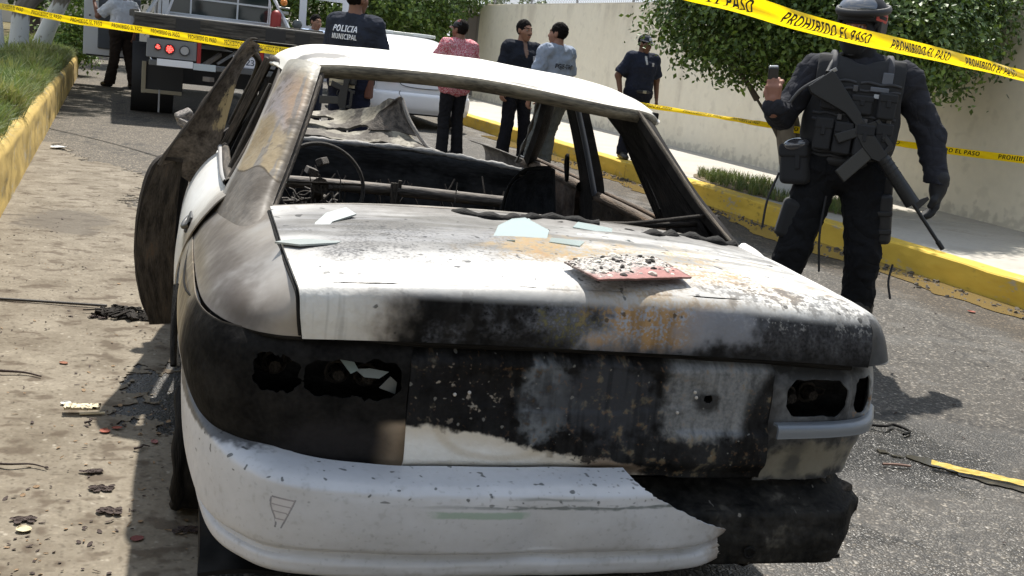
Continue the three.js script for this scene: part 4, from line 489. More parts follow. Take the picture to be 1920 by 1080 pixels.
const cpRowsR = cpRowsL.map((r, i) => r.map((p, k) => [-p[0] * [.955, .965, .97, .975, .975][i], p[1] - .028, p[2] - .01]));
const pillarR = part(car, 'rear_pillar', panel(grid(cpRowsR), 30, 40, .03), dk, { label: 'black right rear pillar' });
part(pillarR, 'weld_flange', tube(cpRowsR.map(r => [r[4][0] + .002, r[4][1] + .006, r[4][2] + .008]), .006, 6), ironMat(11, [.07, .06, .05], [.24, .2, .15]));
part(pillarR, 'inner_panel', panel(grid([[[.5, 1.19, -1.24], [.5, 1.18, -1.42], [.5, 1.19, -1.55]], [[.55, 1.06, -1.1], [.545, 1.06, -1.22], [.545, 1.07, -1.33]], [[.6, .93, -.92], [.6, .93, -1.1], [.6, .93, -1.2]], [[.63, .8, -.72], [.63, .8, -.98], [.63, .8, -1.12]]]), 12, 20, .01), dk);
// right side: centre pillar, front pillar, window rails, door cards
const sideR = (name, label, geo, m) => part(car, name, geo, m, label ? { label } : undefined);
{ const b = sideR('centre_pillar', 'black right centre pillar', panel(grid([[[.55, 1.2, -1.97], [.555, 1.2, -2.06], [.56, 1.2, -2.15]], [[.62, 1.03, -1.98], [.625, 1.03, -2.07], [.63, 1.03, -2.17]], [[.69, .84, -2.0], [.695, .84, -2.1], [.7, .84, -2.21]], [[.72, .6, -2.02], [.725, .6, -2.12], [.73, .6, -2.23]]]), 8, 24, .04), dk);
  part(b, 'trim_edge', tube([[.545, 1.2, -1.955], [.612, 1.03, -1.965], [.685, .84, -1.99]], .011, 6), mat(.09, .1, .12, .3)); part(b, 'belt_anchor', tube([[.625, .97, -2.2], [.64, .93, -2.25], [.645, .88, -2.24], [.632, .87, -2.19]], .008, 6, 20, true), BLACK); }
{ const a = sideR('front_pillar', 'right windscreen pillar', panel(grid([[[.5, 1.19, -2.24], [.53, 1.19, -2.27], [.545, 1.17, -2.34]], [[.58, 1.04, -2.55], [.61, 1.04, -2.57], [.625, 1.03, -2.64]], [[.66, .87, -2.92], [.69, .87, -2.95], [.71, .86, -3.02]]]), 8, 24, .04), dk);
  part(a, 'screen_edge', tube([[.49, 1.18, -2.25], [.565, 1.03, -2.57], [.59, .97, -2.7], [.64, .85, -2.96]], t => .007 + .004 * Math.sin(t * 20), 6), ironMat(14, [.12, .11, .1], [.4, .38, .34])); }
sideR('window_divider', null, bar([.585, 1.11, -1.5], [.7, .83, -1.33], .022, .03), dk);
{ const r = sideR('door_rail', 'bronze burnt rail of the right rear door', merge([tube([[.7, .835, -2.0], [.7, .83, -1.6], [.69, .82, -1.2], [.66, .82, -.95]], .02, 8), tube([[.735, .85, -2.0], [.735, .845, -1.55], [.725, .835, -1.15]], .009, 6)]), BRONZE);
  part(r, 'inner_card', panel((u, v) => [.71 + .02 * v + .012 * fbm(u * 9, v * 6, 2), lerp(.82, .3, v), lerp(-2.02, -.95, u)], 20, 12, .02), ironMat(15, [.02, .017, .015], [.1, .075, .055])); }
{ const r = sideR('door_rail', 'bronze burnt rail of the right front door', merge([tube([[.7, .85, -3.0], [.7, .85, -2.6], [.7, .845, -2.2]], .022, 8), tube([[.74, .868, -3.0], [.74, .866, -2.6], [.74, .86, -2.2]], .009, 6)]), BRONZE);
  part(r, 'inner_card', panel((u, v) => [.71 + .02 * v + .015 * fbm(u * 9, v * 6, 7), lerp(.84, .3, v), lerp(-3.05, -2.22, u)], 20, 12, .02), ironMat(16, [.02, .017, .015], [.11, .08, .06])); }
sideR('body_side', 'right flank of the wreck', panel(grid([[[.73, .86, -3.2], [.74, .84, -2.2], [.72, .82, -1.0]], [[.82, .74, -3.3], [.835, .74, -2.2], [.825, .73, -1.0]], [[.83, .55, -3.4], [.85, .55, -2.2], [.845, .55, -1.3]], [[.8, .22, -3.4], [.82, .22, -2.2], [.82, .22, -1.3]]]), 20, 12, .004), paintMat((u, v) => [.8, 1 - v, u * 2], 256, 256, sidePaintR, { bump: 0 }));

// --- left side: rear door (shut), front door (ajar, warped)
const sideCols = z => [[-.722, .9, z], [-.79, .845, z], [-.842, .76, z], [-.868, .65, z], [-.872, .52, z], [-.85, .34, z], [-.815, .21, z]];
const doorP = (() => { const g = grid([-2.1, -1.8, -1.5, -1.2, -.95].map((z, i) => sideCols(z).map(p => [p[0] + .012 * Math.max(0, i - 2), p[1] + .004 * i, p[2]]))); return (u, v) => g(v, u); })();
const seamZ = y => -1.36 + .34 * ss(.5, .86, y) + .02; // rear edge of the door, swept over the wheel arch
const doorPaint = (x, y, z) => { const n = fbm(x * 5, y * 5, z * 5, 4), f = fbm(x * 40, y * 40, z * 40, 3); let c = dirtyWhite(x, y, z); c = mix3(c, [0.4, 0.37, 0.31], ss(-1.32, -1.1, z + n * .1) * .7); c = mix3(c, [0.14, 0.12, 0.1], ss(-1.2, -1.0, z + n * .12 + f * .04) * .8); c = mix3(c, [0.5, 0.46, 0.4], ss(.1, .5, n) * .5); c = mix3(c, [0.16, 0.14, 0.12], blot(z, y, -1.12, .74, .1, .05, .5, n + f * .4) * .7); return [...c, .4 + .2 * f, .5 + .2 * f]; };
const rearDoor = part(car, 'rear_door', panel(doorP, 50, 50, .004, (u, v, p) => Math.min(seamZ(p[1]) - p[2], arch(p) - .01)), paintMat(doorP, 512, 512, doorPaint, { bump: 0 }), { label: 'white left rear door, shut' });
part(rearDoor, 'door_handle', merge([tube([[-.835, .77, -1.17], [-.85, .757, -1.2], [-.85, .754, -1.28], [-.838, .765, -1.31]], .008, 8), tf(rbox(.012, .05, .11, .005), -.838, .765, -1.24, 0, 0, -.35)]), mat(.035, .035, .035, .5));
part(rearDoor, 'window_frame', merge([tube([[-.735, .905, -1.13], [-.665, 1.04, -1.2], [-.605, 1.18, -1.38], [-.585, 1.225, -1.5], [-.585, 1.232, -1.7], [-.59, 1.232, -2.0]], .012, 7), bar([-.62, 1.17, -1.42], [-.735, .9, -1.33], .012, .02), tube([[-.735, .905, -1.1], [-.735, .91, -1.5], [-.73, .905, -2.05]], .014, 7), bar([-.595, 1.23, -2.04], [-.735, .89, -2.07], .05, .03)]), IRON2);
part(rearDoor, 'sill_strip', tube([[-.745, .905, -1.12], [-.75, .9, -1.3], [-.748, .905, -2.0]], .009, 6), mat(.32, .31, .3, .5));
part(car, 'seat_belt_post', merge([tube([[-.56, 1.19, -1.36], [-.62, 1.02, -1.2], [-.69, .86, -1.14]], .02, 7), tf(rbox(.05, .035, .05, .008), -.68, .93, -1.16, .3, .3)]), IRON2);
const fd = part(car, 'front_door', panel((() => { // hinge edge first
  const g = grid([[-3.1, 0], [-2.75, .045], [-2.4, .095], [-2.08, .135], [-2.0, .13]].map(([z, o]) => [[-.745, .9, z], [-.81, .845, z], [-.85, .75, z], [-.87, .62, z], [-.872, .47, z], [-.86, .33, z], [-.83, .22, z]].map((p, k) => [p[0] - o - .03 * (o > .1 ? [-.05, 0.4, .6, .5, .4, .1, -.1][k] : 0), p[1] + (o > .1 ? [-.05, 0, 0, 0, 0, 0, .03][k] : 0), p[2]]))); return (u, v) => { const p = g(u, v); p[0] += .008 * fbm(p[1] * 5, p[2] * 5, 2, 3); return p; }; })(), 30, 40, .012, null), ironMat(21, [.014, .013, .012], [.055, .046, .038]), { label: 'blackened left front door, warped and ajar' });
part(fd, 'inner_shell', panel(grid([[-3.05, 0], [-2.7, .045], [-2.35, .095], [-2.03, .13]].map(([z, o]) => [[-.7, .88, z], [-.71, .8, z], [-.735, .65, z], [-.74, .45, z], [-.735, .25, z]].map(p => [p[0] - o, p[1], p[2]]))), 24, 16, .006, (u, v, p) => Math.min(oct(p[2], p[1], -2.6, .6, .22, .1, .04), oct(p[2], p[1], -2.2, .42, .08, .08, .03))), ironMat(22, [.012, .011, .01], [.06, .045, .035]));
part(fd, 'edge_flange', panel(grid([[[-.872, .86, -2.02], [-.95, .85, -2.0]], [[-.885, .65, -2.02], [-1.0, .68, -1.99]], [[-.885, .47, -2.02], [-1.012, .47, -1.99]], [[-.87, .24, -2.03], [-.96, .24, -2.0]]]), 6, 24, .004), ironMat(23, [.02, .018, .015], [.08, .065, .05]));
const frameL = [[-.95, .82, -2.0], [-.905, .9, -2.0], [-.86, .965, -2.02], [-.79, 1.08, -2.06], [-.735, 1.17, -2.1], [-.69, 1.245, -2.14], [-.655, 1.285, -2.16]];
part(fd, 'window_frame', panel(grid(frameL.map((p, i) => { const w = .055 + .05 * ss(0, 3, 4 - i) + .02 * Math.sin(i); return [[p[0], p[1], p[2]], [p[0] + w * .55, p[1] - w * .25, p[2] - .025], [p[0] + w, p[1] - w * .5, p[2] - .02]]; })), 10, 50, .008, (u, v, p) => .96 - .6 * Math.max(0, v - .86) / .14 * u - (v > .97 ? u * .9 : 0) - u * .1), paintMat((u, v) => [u, v, 0], 128, 512, (x, y) => { const n = fbm(x * 3, y * 14, 4, 4), f = fbm(x * 14, y * 60, 3, 3); let c = mix3([.035, .028, .022], [.16, .13, .1], clamp(.45 + n * .8 + f * .4)); c = mix3(c, [.4, .3, .14], blot(x, y, .9, .5, .35, .09, .4, n + f * .3) * .8); return [...c, .55, .5 + .5 * f]; }));
part(fd, 'frame_edge', tube(frameL.map(p => [p[0] - .003, p[1] + .004, p[2] + .002]).concat([[-.635, 1.29, -2.15]]), t => .007 + .002 * Math.sin(t * 30), 6), IRON2);
part(fd, 'front_frame', tube([[-.69, .91, -2.95], [-.66, 1.02, -2.7], [-.625, 1.14, -2.45], [-.62, 1.21, -2.3], [-.655, 1.25, -2.17]], .013, 7), IRON); part(fd, 'belt_rail', tube([[-.8, .88, -2.9], [-.84, .88, -2.5], [-.93, .85, -2.05]], .012, 7), IRON);
part(fd, 'mirror_stub', merge([bar([-.79, .86, -2.9], [-.9, .9, -2.95], .07, .03), tf(rbox(.075, .06, .05, .012), -.885, .915, -2.96, .3, .4, .5), bar([-.86, .86, -2.93], [-.89, .74, -2.98], .05, .012), bar([-.9, .93, -2.95], [-.85, .8, -2.93], .02, .03)]), ironMat(24, [.05, .045, .04], [.38, .34, .3]));
// left front pillar, centre pillar, front wing, sills
part(car, 'front_pillar', panel(grid([[[-.55, 1.2, -2.24], [-.52, 1.2, -2.26]], [[-.62, 1.04, -2.55], [-.585, 1.04, -2.57]], [[-.7, .86, -2.95], [-.66, .86, -2.97]]]), 6, 20, .03), dk, { label: 'black left windscreen pillar' });
part(car, 'centre_pillar', panel(grid([[[-.575, 1.2, -2.0], [-.565, 1.2, -2.1]], [[-.72, .86, -2.02], [-.715, .86, -2.13]], [[-.8, .5, -2.02], [-.8, .5, -2.13]], [[-.8, .24, -2.02], [-.8, .24, -2.13]]]), 6, 20, .05), dk, { label: 'black left centre pillar' });
part(car, 'front_wing', panel(grid([[[-.68, .84, -4.1], [-.7, .86, -3.6], [-.72, .87, -3.12]], [[-.79, .78, -4.1], [-.81, .78, -3.6], [-.82, .78, -3.12]], [[-.81, .6, -4.12], [-.83, .6, -3.6], [-.84, .6, -3.12]], [[-.78, .25, -4.1], [-.8, .25, -3.6], [-.81, .25, -3.12]]]), 30, 16, .004, (u, v, p) => Math.sqrt((p[2] + 3.42) ** 2 + (p[1] - .27) ** 2) - .33), ironMat(26, [.05, .045, .04], [.3, .27, .24]), { label: 'left front wing' });
part(car, 'front_wing', panel(grid([[[.68, .84, -4.1], [.7, .85, -3.6], [.72, .85, -3.12]], [[.79, .76, -4.1], [.81, .76, -3.6], [.82, .76, -3.12]], [[.78, .25, -4.1], [.8, .25, -3.6], [.81, .25, -3.12]]]), 30, 16, .004, (u, v, p) => Math.sqrt((p[2] + 3.42) ** 2 + (p[1] - .27) ** 2) - .33), ironMat(27, [.05, .045, .04], [.3, .27, .24]), { label: 'right front wing' });
part(car, 'sill', merge([bar([-.79, .24, -1.32], [-.79, .24, -3.1], .08, .1), bar([.79, .24, -1.32], [.79, .24, -3.1], .08, .1)].slice(0, 1)), IRON); part(car, 'sill', bar([.79, .24, -1.32], [.79, .24, -3.1], .08, .1), IRON);
// --- floor, firewall, dash tube, steering wheel, seats, hood
part(car, 'floor_pan', panel((u, v) => [lerp(-.78, .78, u), .2 + .12 * Math.exp(-(((u - .5) / .1) ** 2)) + .03 * fbm(u * 9, v * 15, 4), lerp(-3.2, -.2, v)], 30, 40, .01), BLACK);
const fw = part(car, 'firewall', panel(grid([[[-.7, .835, -3.04], [-.3, .848, -3.1], [.1, .84, -3.12], [.4, .826, -3.1], [.7, .805, -3.02]], [[-.7, .82, -3.0], [-.3, .832, -3.06], [.1, .824, -3.08], [.4, .81, -3.05], [.7, .795, -2.98]], [[-.7, .72, -3.02], [-.3, .73, -3.08], [.1, .72, -3.1], [.4, .71, -3.07], [.7, .7, -3.0]], [[-.7, .5, -3.05], [-.3, .5, -3.1], [.1, .5, -3.1], [.4, .5, -3.08], [.7, .5, -3.02]], [[-.7, .2, -2.9], [-.3, .2, -2.95], [.1, .2, -2.95], [.4, .2, -2.95], [.7, .2, -2.9]]]), 60, 30, .01), ironMat(31, [.008, .009, .01], [.045, .047, .05]), { label: 'black firewall below the windscreen' });
part(fw, 'cowl_edge', tube([[-.68, .848, -3.0], [-.4, .856, -3.06], [-.05, .855, -3.08], [.2, .85, -3.08], [.45, .83, -3.05], [.68, .808, -2.98]], t => .013 + .004 * Math.sin(t * 50) + .002 * Math.sin(t * 171), 7, 80), ironMat(32, [.1, .1, .1], [.36, .35, .33]));
const dt = part(car, 'dash_tube', tube([[-.68, .7, -2.72], [-.3, .697, -2.76], [.1, .69, -2.77], [.45, .682, -2.75], [.68, .68, -2.72]], .027, 12), ironMat(33, [.06, .055, .05], [.24, .21, .18]));
for (const q of [bar([.02, .73, -2.74], [.025, .53, -2.72], .03, .02), bar([.05, .74, -2.76], [.045, .6, -2.76], .022, .016), bar([-.29, .72, -2.75], [-.29, .5, -2.7], .02, .03)]) part(dt, 'bracket', q, IRON2);
for (const [x, y] of [[.2, .585], [.37, .575]]) part(dt, 'clip', tf(new THREE.TorusGeometry(.02, .006, 6, 14, 4), x, y, -2.72), ironMat(34, [.1, .1, .1], [.3, .3, .28]));
const sw = part(car, 'steering_wheel', tf(new THREE.TorusGeometry(.175, .0085, 8, 48), 0, 0, 0), ironMat(35, [.03, .03, .03], [.13, .12, .11])); sw.position.set(-.345, .745, -2.36); sw.rotation.set(-.42, .1, 0);
part(sw, 'spoke', merge([bar([-.17, 0, 0], [.17, .02, 0], .012, .007), bar([0, .0, 0], [.03, -.17, 0], .012, .007), tf(new THREE.CylinderGeometry(.035, .035, .03, 12), 0, 0, -.02, 1.57)]), IRON2);
part(sw, 'column', rod([0, 0, -.02], [0, -.12, -.42], .022, .03), IRON);
{ // tangle of burnt wiring under the wheel
  const r = rng(44), L = []; for (let i = 0; i < 90; i++) { const p = [-.6 + .34 * r(), .52 + .18 * r(), -2.3 - .35 * r()], q = []; let d = [(r() - .5), (r() - .5) * .8, (r() - .5)]; for (let k = 0; k < 4; k++) { q.push([p[0], p[1], p[2]]); for (let m = 0; m < 3; m++) { d[m] += (r() - .5) * .9; p[m] += d[m] * .045; } } L.push(tube(q, .002 + .004 * r(), 5, 10)); if (i % 5 === 0) L.push(tf(rbox(.03 + .05 * r(), .02 + .03 * r(), .03, .004), ...p, r() * 3, r() * 3)); }
  part(car, 'wiring', merge(L), ironMat(36, [.015, .014, .013], [.2, .18, .16]), { kind: 'stuff' });
}
{ const r = rng(71), L = []; for (let i = 0; i < 26; i++) { const x = -.55 + 1.1 * r(), z = -2.95 + .2 * r(), y = .78 - .1 * r(); L.push(tube([[x, y, z], [x + (r() - .5) * .2, y - .1 - .1 * r(), z + .08], [x + (r() - .5) * .3, y - .2 - .2 * r(), z + .05]], .0025 + .003 * r(), 5, 10)); } part(car, 'hanging_wires', merge(L), IRON, { kind: 'stuff' }); }
const seatP = grid([[[0.379, 0.919, -1.95], [0.413, 0.923, -1.95], [0.446, 0.927, -1.95], [0.481, 0.931, -1.95]], [[0.323, 0.853, -1.95], [0.376, 0.853, -1.95], [0.43, 0.853, -1.95], [0.485, 0.853, -1.95]], [[0.281, 0.707, -1.88], [0.35, 0.712, -1.88], [0.419, 0.716, -1.88], [0.49, 0.721, -1.88]], [[0.251, 0.42, -1.8], [0.381, 0.42, -1.8], [0.39, 0.42, -1.8], [0.5, 0.42, -1.8]]]);
const seat = part(car, 'seat', panel(seatP, 20, 26, .025), ironMat(37, [.008, .008, .009], [.024, .025, .027]), { label: 'black steel shell of the passenger seat back' });
part(seat, 'edge_tube', tube([[0.251, 0.42, -1.8], [0.281, 0.707, -1.88], [0.323, 0.853, -1.95], [0.367, 0.913, -1.95], [0.379, 0.919, -1.95], [0.481, 0.931, -1.95], [0.487, 0.901, -1.95], [0.49, 0.721, -1.88], [0.5, 0.42, -1.8]], .011, 7), BLACK);
for (let i = 1; i < 5; i++) part(seat, 'spring_wire', tube([0, .25, .5, .75, 1].map((u, k) => { const p = seatP(u, i / 6); return [p[0], p[1] + .01 * Math.sin(k * 2 + i), p[2] + .014]; }), .004, 5, 20), IRON2);
part(car, 'seat_pan', merge([bar([-.5, .4, -1.9], [-.5, .4, -2.4], .05, .03), bar([-.15, .4, -1.9], [-.15, .4, -2.4], .05, .03), bar([-.5, .42, -1.9], [-.15, .42, -1.9], .03, .03), bar([.15, .4, -1.9], [.15, .4, -2.4], .05, .03), bar([.52, .4, -1.9], [.52, .4, -2.4], .05, .03)]), IRON, { kind: 'stuff' });
part(car, 'rear_shelf', merge([tube([[-.64, .865, -.74], [-.2, .878, -.78], [.2, .873, -.78], [.62, .85, -.76]], .02, 7), bar([-.55, .79, -1.15], [.58, .78, -1.12], .06, .04), bar([-.3, .85, -.8], [-.3, .78, -1.14], .05, .02), bar([.3, .85, -.8], [.3, .78, -1.14], .05, .02)]), IRON);
part(car, 'seat_bulkhead', panel((u, v) => [lerp(-.68, .68, u), lerp(.8, .3, v), -1.0 - .12 * v + .02 * fbm(u * 8, v * 4, 2)], 20, 10, .01), BLACK);
part(car, 'window_channel', tube([[-.645, .912, -.668], [-.45, .925, -.705], [-.2, .93, -.725], [.1, .926, -.73], [.4, .91, -.725], [.62, .89, -.705]], .01, 7), ironMat(38, [.08, .075, .07], [.34, .31, .27]));
part(car, 'window_bar', tube([[.22, .9, -.86], [.45, .905, -.9], [.62, .915, -.93], [.7, .93, -.98]], .009, 6), IRON);
const hoodP = (() => { const g = grid([
  [[-.5, .86, -3.2], [-.3, .862, -3.2], [-.1, .855, -3.22], [.05, .86, -3.2], [.2, .85, -3.18], [.25, .845, -3.16]],
  [[-.55, .9, -3.4], [-.33, .885, -3.42], [-.12, .875, -3.45], [.02, .91, -3.36], [.12, .92, -3.3], [.24, .86, -3.22]],
  [[-.6, .915, -3.7], [-.35, .9, -3.72], [-.12, .895, -3.75], [.03, .965, -3.5], [.1, 1.0, -3.36], [.2, .88, -3.3]],
  [[-.62, .9, -4.0], [-.36, .91, -4.0], [-.15, .94, -3.95], [.02, 1.0, -3.6], [.1, 1.07, -3.38], [.16, .93, -3.34]]]); return (u, v) => { const p = g(u, v); p[1] += .014 * fbm(p[0] * 9, p[2] * 9, 3, 3); return p; }; })();
part(car, 'hood', panel(hoodP, 90, 60, .012, (u, v, p) => { const e = (a, b, ra, rb) => Math.sqrt(((u - a) / ra) ** 2 + ((v - b) / rb) ** 2) - 1; return Math.min(e(.22, .42, .13, .12), e(.45, .4, .1, .1), e(.7, .5, .05, .1), e(.32, .78, .07, .08), 1); }), paintMat(hoodP, 512, 384, (x, y, z) => { const n = fbm(x * 8, y * 8, z * 8, 4), f = fbm(x * 40, y * 40, z * 40, 3); let c = mix3([.13, .115, .085], [.26, .235, .18], clamp(.4 + n)); c = mix3(c, [.07, .06, .05], ss(-.1, .15, fbm(x * 6, y * 6, z * 6 + 7, 4) + f * .2) * .88); return [...c, .6, .5 + .5 * f]; }, { bump: .004 }), { label: 'buckled hood lifted to a torn peak' });
part(car, 'hood_edge', tube([[.135, 1.07, -3.38], [.17, .97, -3.3], [.25, .86, -3.2], [.3, .84, -3.12]], .011, 6), ironMat(39, [.12, .11, .1], [.35, .32, .28]));
part(car, 'hood_spike', panel(grid([[[.09, 1.06, -3.36], [.125, 1.08, -3.37], [.14, 1.05, -3.37]], [[.03, .98, -3.42], [.1, 1.0, -3.36], [.16, .97, -3.32]], [[-.02, .9, -3.36], [.1, .91, -3.3], [.2, .9, -3.25]]]), 10, 14, .006), IRON2);
part(car, 'engine_bay', tf(rbox(1.3, .3, .8, .05), 0, .6, -3.6), BLACK); part(car, 'nose', tf(rbox(1.5, .35, .12, .05), 0, .5, -4.15), IRON);
part(car, 'trunk_floor', tf(rbox(1.2, .04, .8, .01), 0, .33, -.6), BLACK);
// --- wheels: bare rims with scraps of tyre
const tyreScrap = (r) => { const pts = []; for (let i = 0; i <= 16; i++) { const a = -2.6 + i / 16 * 4.4; pts.push([Math.sin(a) * r, -Math.cos(a) * r * .96, 0]); } return pts; };
[[-.772, -.985, 'left rear'], [.77, -.985, 'right rear'], [-.76, -3.42, 'left front'], [.76, -3.42, 'right front']].forEach(([x, z, lab]) => {
  const w = new THREE.Group(); w.name = 'wheel'; w.userData.label = 'bare burnt ' + lab + ' wheel rim on the remains of its tyre'; car.add(w); w.position.set(x, .215, z); w.rotation.y = Math.PI / 2; w.rotation.z = 0;
  const prof = [[.02, .02], [.09, .03], [.13, .01], [.165, .03], [.18, .055], [.192, .06], [.192, .05], [.175, .03], [.168, -.03], [.178, -.06], [.194, -.07]].map(p => new THREE.Vector2(...p));
  part(w, 'rim', tf(new THREE.LatheGeometry(prof, 32), 0, 0, 0, x < 0 ? -Math.PI / 2 : Math.PI / 2), ironMat(41, [.1, .1, .1], [.6, .58, .55]));
  const tg = tube(tyreScrap(.2), t => .016 + .004 * Math.sin(t * 40), 8, 40); tf(tg, 0, 0, x < 0 ? -.06 : .06); tg.scale(1, 1, 1); const t2 = tf(tube(tyreScrap(.2), t => .014 + .004 * Math.sin(t * 33), 8, 40), 0, 0, x < 0 ? .05 : -.05);
  part(w, 'tyre', merge([tg, t2, tf(new THREE.TorusGeometry(.195, .014, 6, 40), 0, 0, 0, 0, 0, 0, 1, 1, 5)]), BLACK); part(w, 'brake_drum', tf(new THREE.CylinderGeometry(.11, .11, .08, 20), 0, 0, x < 0 ? .05 : -.05, Math.PI / 2), IRON);
});
part(car, 'axle', merge([rod([-.7, .215, -.985], [.7, .215, -.985], .03, .03, 8)]), BLACK); part(car, 'exhaust', tube([[.3, .2, -2.6], [.32, .22, -1.2], [.42, .26, -.5], [.46, .25, -.12]], .025, 8), IRON2);
// ---------------------------------------------------------------- people: one smooth field per figure, clothes as fitted shells over it
function seg(x, y, z, a, b, ra, rb) { const bx = b[0] - a[0], by = b[1] - a[1], bz = b[2] - a[2], px = x - a[0], py = y - a[1], pz = z - a[2]; const t = clamp((px * bx + py * by + pz * bz) / (bx * bx + by * by + bz * bz + 1e-9)); const dx = px - bx * t, dy = py - by * t, dz = pz - bz * t; return Math.sqrt(dx * dx + dy * dy + dz * dz) - (ra + (rb - ra) * t); }
const cap = (a, b, ra, rb = ra) => ({ f: (x, y, z) => seg(x, y, z, a, b, ra, rb), lo: [0, 1, 2].map(k => Math.min(a[k] - ra, b[k] - rb)), hi: [0, 1, 2].map(k => Math.max(a[k] + ra, b[k] + rb)) });
const ell = (c, r) => { const m = Math.min(...r); return { f: (x, y, z) => { const a = (x - c[0]) / r[0], b = (y - c[1]) / r[1], d = (z - c[2]) / r[2], l = Math.sqrt(a * a + b * b + d * d), g = Math.sqrt((a / r[0]) ** 2 + (b / r[1]) ** 2 + (d / r[2]) ** 2) + 1e-6; return l * (l - 1) / g; }, lo: c.map((q, k) => q - r[k]), hi: c.map((q, k) => q + r[k]) }; };
const smin = (a, b, k) => { const h = Math.max(k - Math.abs(a - b), 0) / k; return Math.min(a, b) - h * h * k * 0.25; };
const union = (ps, k) => (x, y, z) => { let d = 9; for (const p of ps) d = smin(d, p.f(x, y, z), k); return d; };
const bounds = (ps, m) => [[0, 1, 2].map(k => Math.min(...ps.map(p => p.lo[k])) - m), [0, 1, 2].map(k => Math.max(...ps.map(p => p.hi[k])) + m)];
function netMesh(f, [lo, hi], h) { // surface nets
  const nx = Math.ceil((hi[0] - lo[0]) / h) + 1, ny = Math.ceil((hi[1] - lo[1]) / h) + 1, nz = Math.ceil((hi[2] - lo[2]) / h) + 1, F = new Float32Array(nx * ny * nz); let q = 0;
  for (let k = 0; k < nz; k++) for (let j = 0; j < ny; j++) for (let i = 0; i < nx; i++) F[q++] = f(lo[0] + i * h, lo[1] + j * h, lo[2] + k * h);
  const id = new Int32Array(nx * ny * nz).fill(-1), P = [], I = [], ix = (i, j, k) => i + nx * (j + ny * k);
  for (let k = 0; k < nz - 1; k++) for (let j = 0; j < ny - 1; j++) for (let i = 0; i < nx - 1; i++) {
    let m = 0; const v = []; for (let c = 0; c < 8; c++) { const d = F[ix(i + (c & 1), j + (c >> 1 & 1), k + (c >> 2))]; v.push(d); if (d < 0) m |= 1 << c; } if (m === 0 || m === 255) continue;
    let x = 0, y = 0, z = 0, n = 0; for (let c = 0; c < 8; c++) for (const b of [1, 2, 4]) if (!(c & b)) { const e = c | b; if ((v[c] < 0) !== (v[e] < 0)) { const t = v[c] / (v[c] - v[e]); x += (c & 1) + (b === 1 ? t : 0); y += (c >> 1 & 1) + (b === 2 ? t : 0); z += (c >> 2) + (b === 4 ? t : 0); n++; } }
    id[ix(i, j, k)] = P.length / 3; P.push(lo[0] + (i + x / n) * h, lo[1] + (j + y / n) * h, lo[2] + (k + z / n) * h); }
  const quad = (a, b, c, d, s) => { if (a < 0 || b < 0 || c < 0 || d < 0) return; s ? I.push(a, b, c, a, c, d) : I.push(a, c, b, a, d, c); };
  for (let k = 1; k < nz - 1; k++) for (let j = 1; j < ny - 1; j++) for (let i = 1; i < nx - 1; i++) { const s = F[ix(i, j, k)] < 0;
    if (s !== F[ix(i + 1, j, k)] < 0) quad(id[ix(i, j - 1, k - 1)], id[ix(i, j, k - 1)], id[ix(i, j, k)], id[ix(i, j - 1, k)], s);
    if (s !== F[ix(i, j + 1, k)] < 0) quad(id[ix(i - 1, j, k - 1)], id[ix(i - 1, j, k)], id[ix(i, j, k)], id[ix(i, j, k - 1)], s);
    if (s !== F[ix(i, j, k + 1)] < 0) quad(id[ix(i - 1, j - 1, k)], id[ix(i, j - 1, k)], id[ix(i, j, k)], id[ix(i - 1, j, k)], s); }
  const g = new THREE.BufferGeometry(); g.setAttribute('position', new THREE.Float32BufferAttribute(P, 3)); g.setIndex(I); g.computeVertexNormals();
  const uv = []; for (let i = 0; i < P.length; i += 3) uv.push(P[i] + 0.6 * P[i + 2], P[i + 1]); g.setAttribute('uv', new THREE.Float32BufferAttribute(uv, 2)); return g;
}
function colorize(g, fn) { const p = g.attributes.position, c = []; for (let i = 0; i < p.count; i++) c.push(...fn(p.getX(i), p.getY(i), p.getZ(i))); g.setAttribute('color', new THREE.Float32BufferAttribute(c, 3)); return g; }
const addv = (a, b, s = 1) => [a[0] + b[0] * s, a[1] + b[1] * s, a[2] + b[2] * s], sub = (a, b) => addv(a, b, -1);
const nrm = a => { const l = Math.hypot(...a); return a.map(q => q / l); }, crs = (a, b) => [a[1] * b[2] - a[2] * b[1], a[2] * b[0] - a[0] * b[2], a[0] * b[1] - a[1] * b[0]];
// d: wrist to knuckles, n: way the palm faces, side: +1 when the thumb lies along d x n
function hand(w, d, n, side, curl, fat = 1, thumbIn = 0.5) {
  d = nrm(d); n = nrm(sub(n, d.map(q => q * (d[0] * n[0] + d[1] * n[1] + d[2] * n[2])))); const t = crs(d, n).map(q => q * side), o = [];
  for (const q of [-.024, -.008, .008, .024]) o.push(cap(addv(w, addv(d, t, q * .5 / .02), .02), addv(addv(w, d, .085), t, q), .0165 * fat, .0125 * fat));
  o.push(cap(addv(w, d, -.03), addv(w, d, .03), .025 * fat, .024 * fat));
  [[.03, .066, .0085], [.011, .078, .009], [-.009, .073, .0088], [-.028, .058, .008]].forEach(([q, L, r], i) => { let p = addv(addv(w, d, .09), t, q), a = 0.15 + .05 * i; for (const [k, fr] of [[0, .46], [1, .3], [2, .24]]) { a += curl * (k ? 1.1 : .75); const e = addv(addv(p, d, Math.cos(a) * L * fr), n, Math.sin(a) * L * fr); o.push(cap(p, e, r * fat, r * fat * .88)); p = e; } });
  const b0 = addv(addv(w, d, .025), t, .022), b1 = addv(addv(addv(w, d, .058), t, .045 - .012 * thumbIn), n, .012 + .015 * thumbIn), b2 = addv(addv(addv(w, d, .085), t, .05 - .03 * thumbIn), n, .02 + .022 * thumbIn);
  o.push(cap(b0, b1, .0145 * fat, .0115 * fat), cap(b1, b2, .0112 * fat, .0095 * fat)); return o;
}
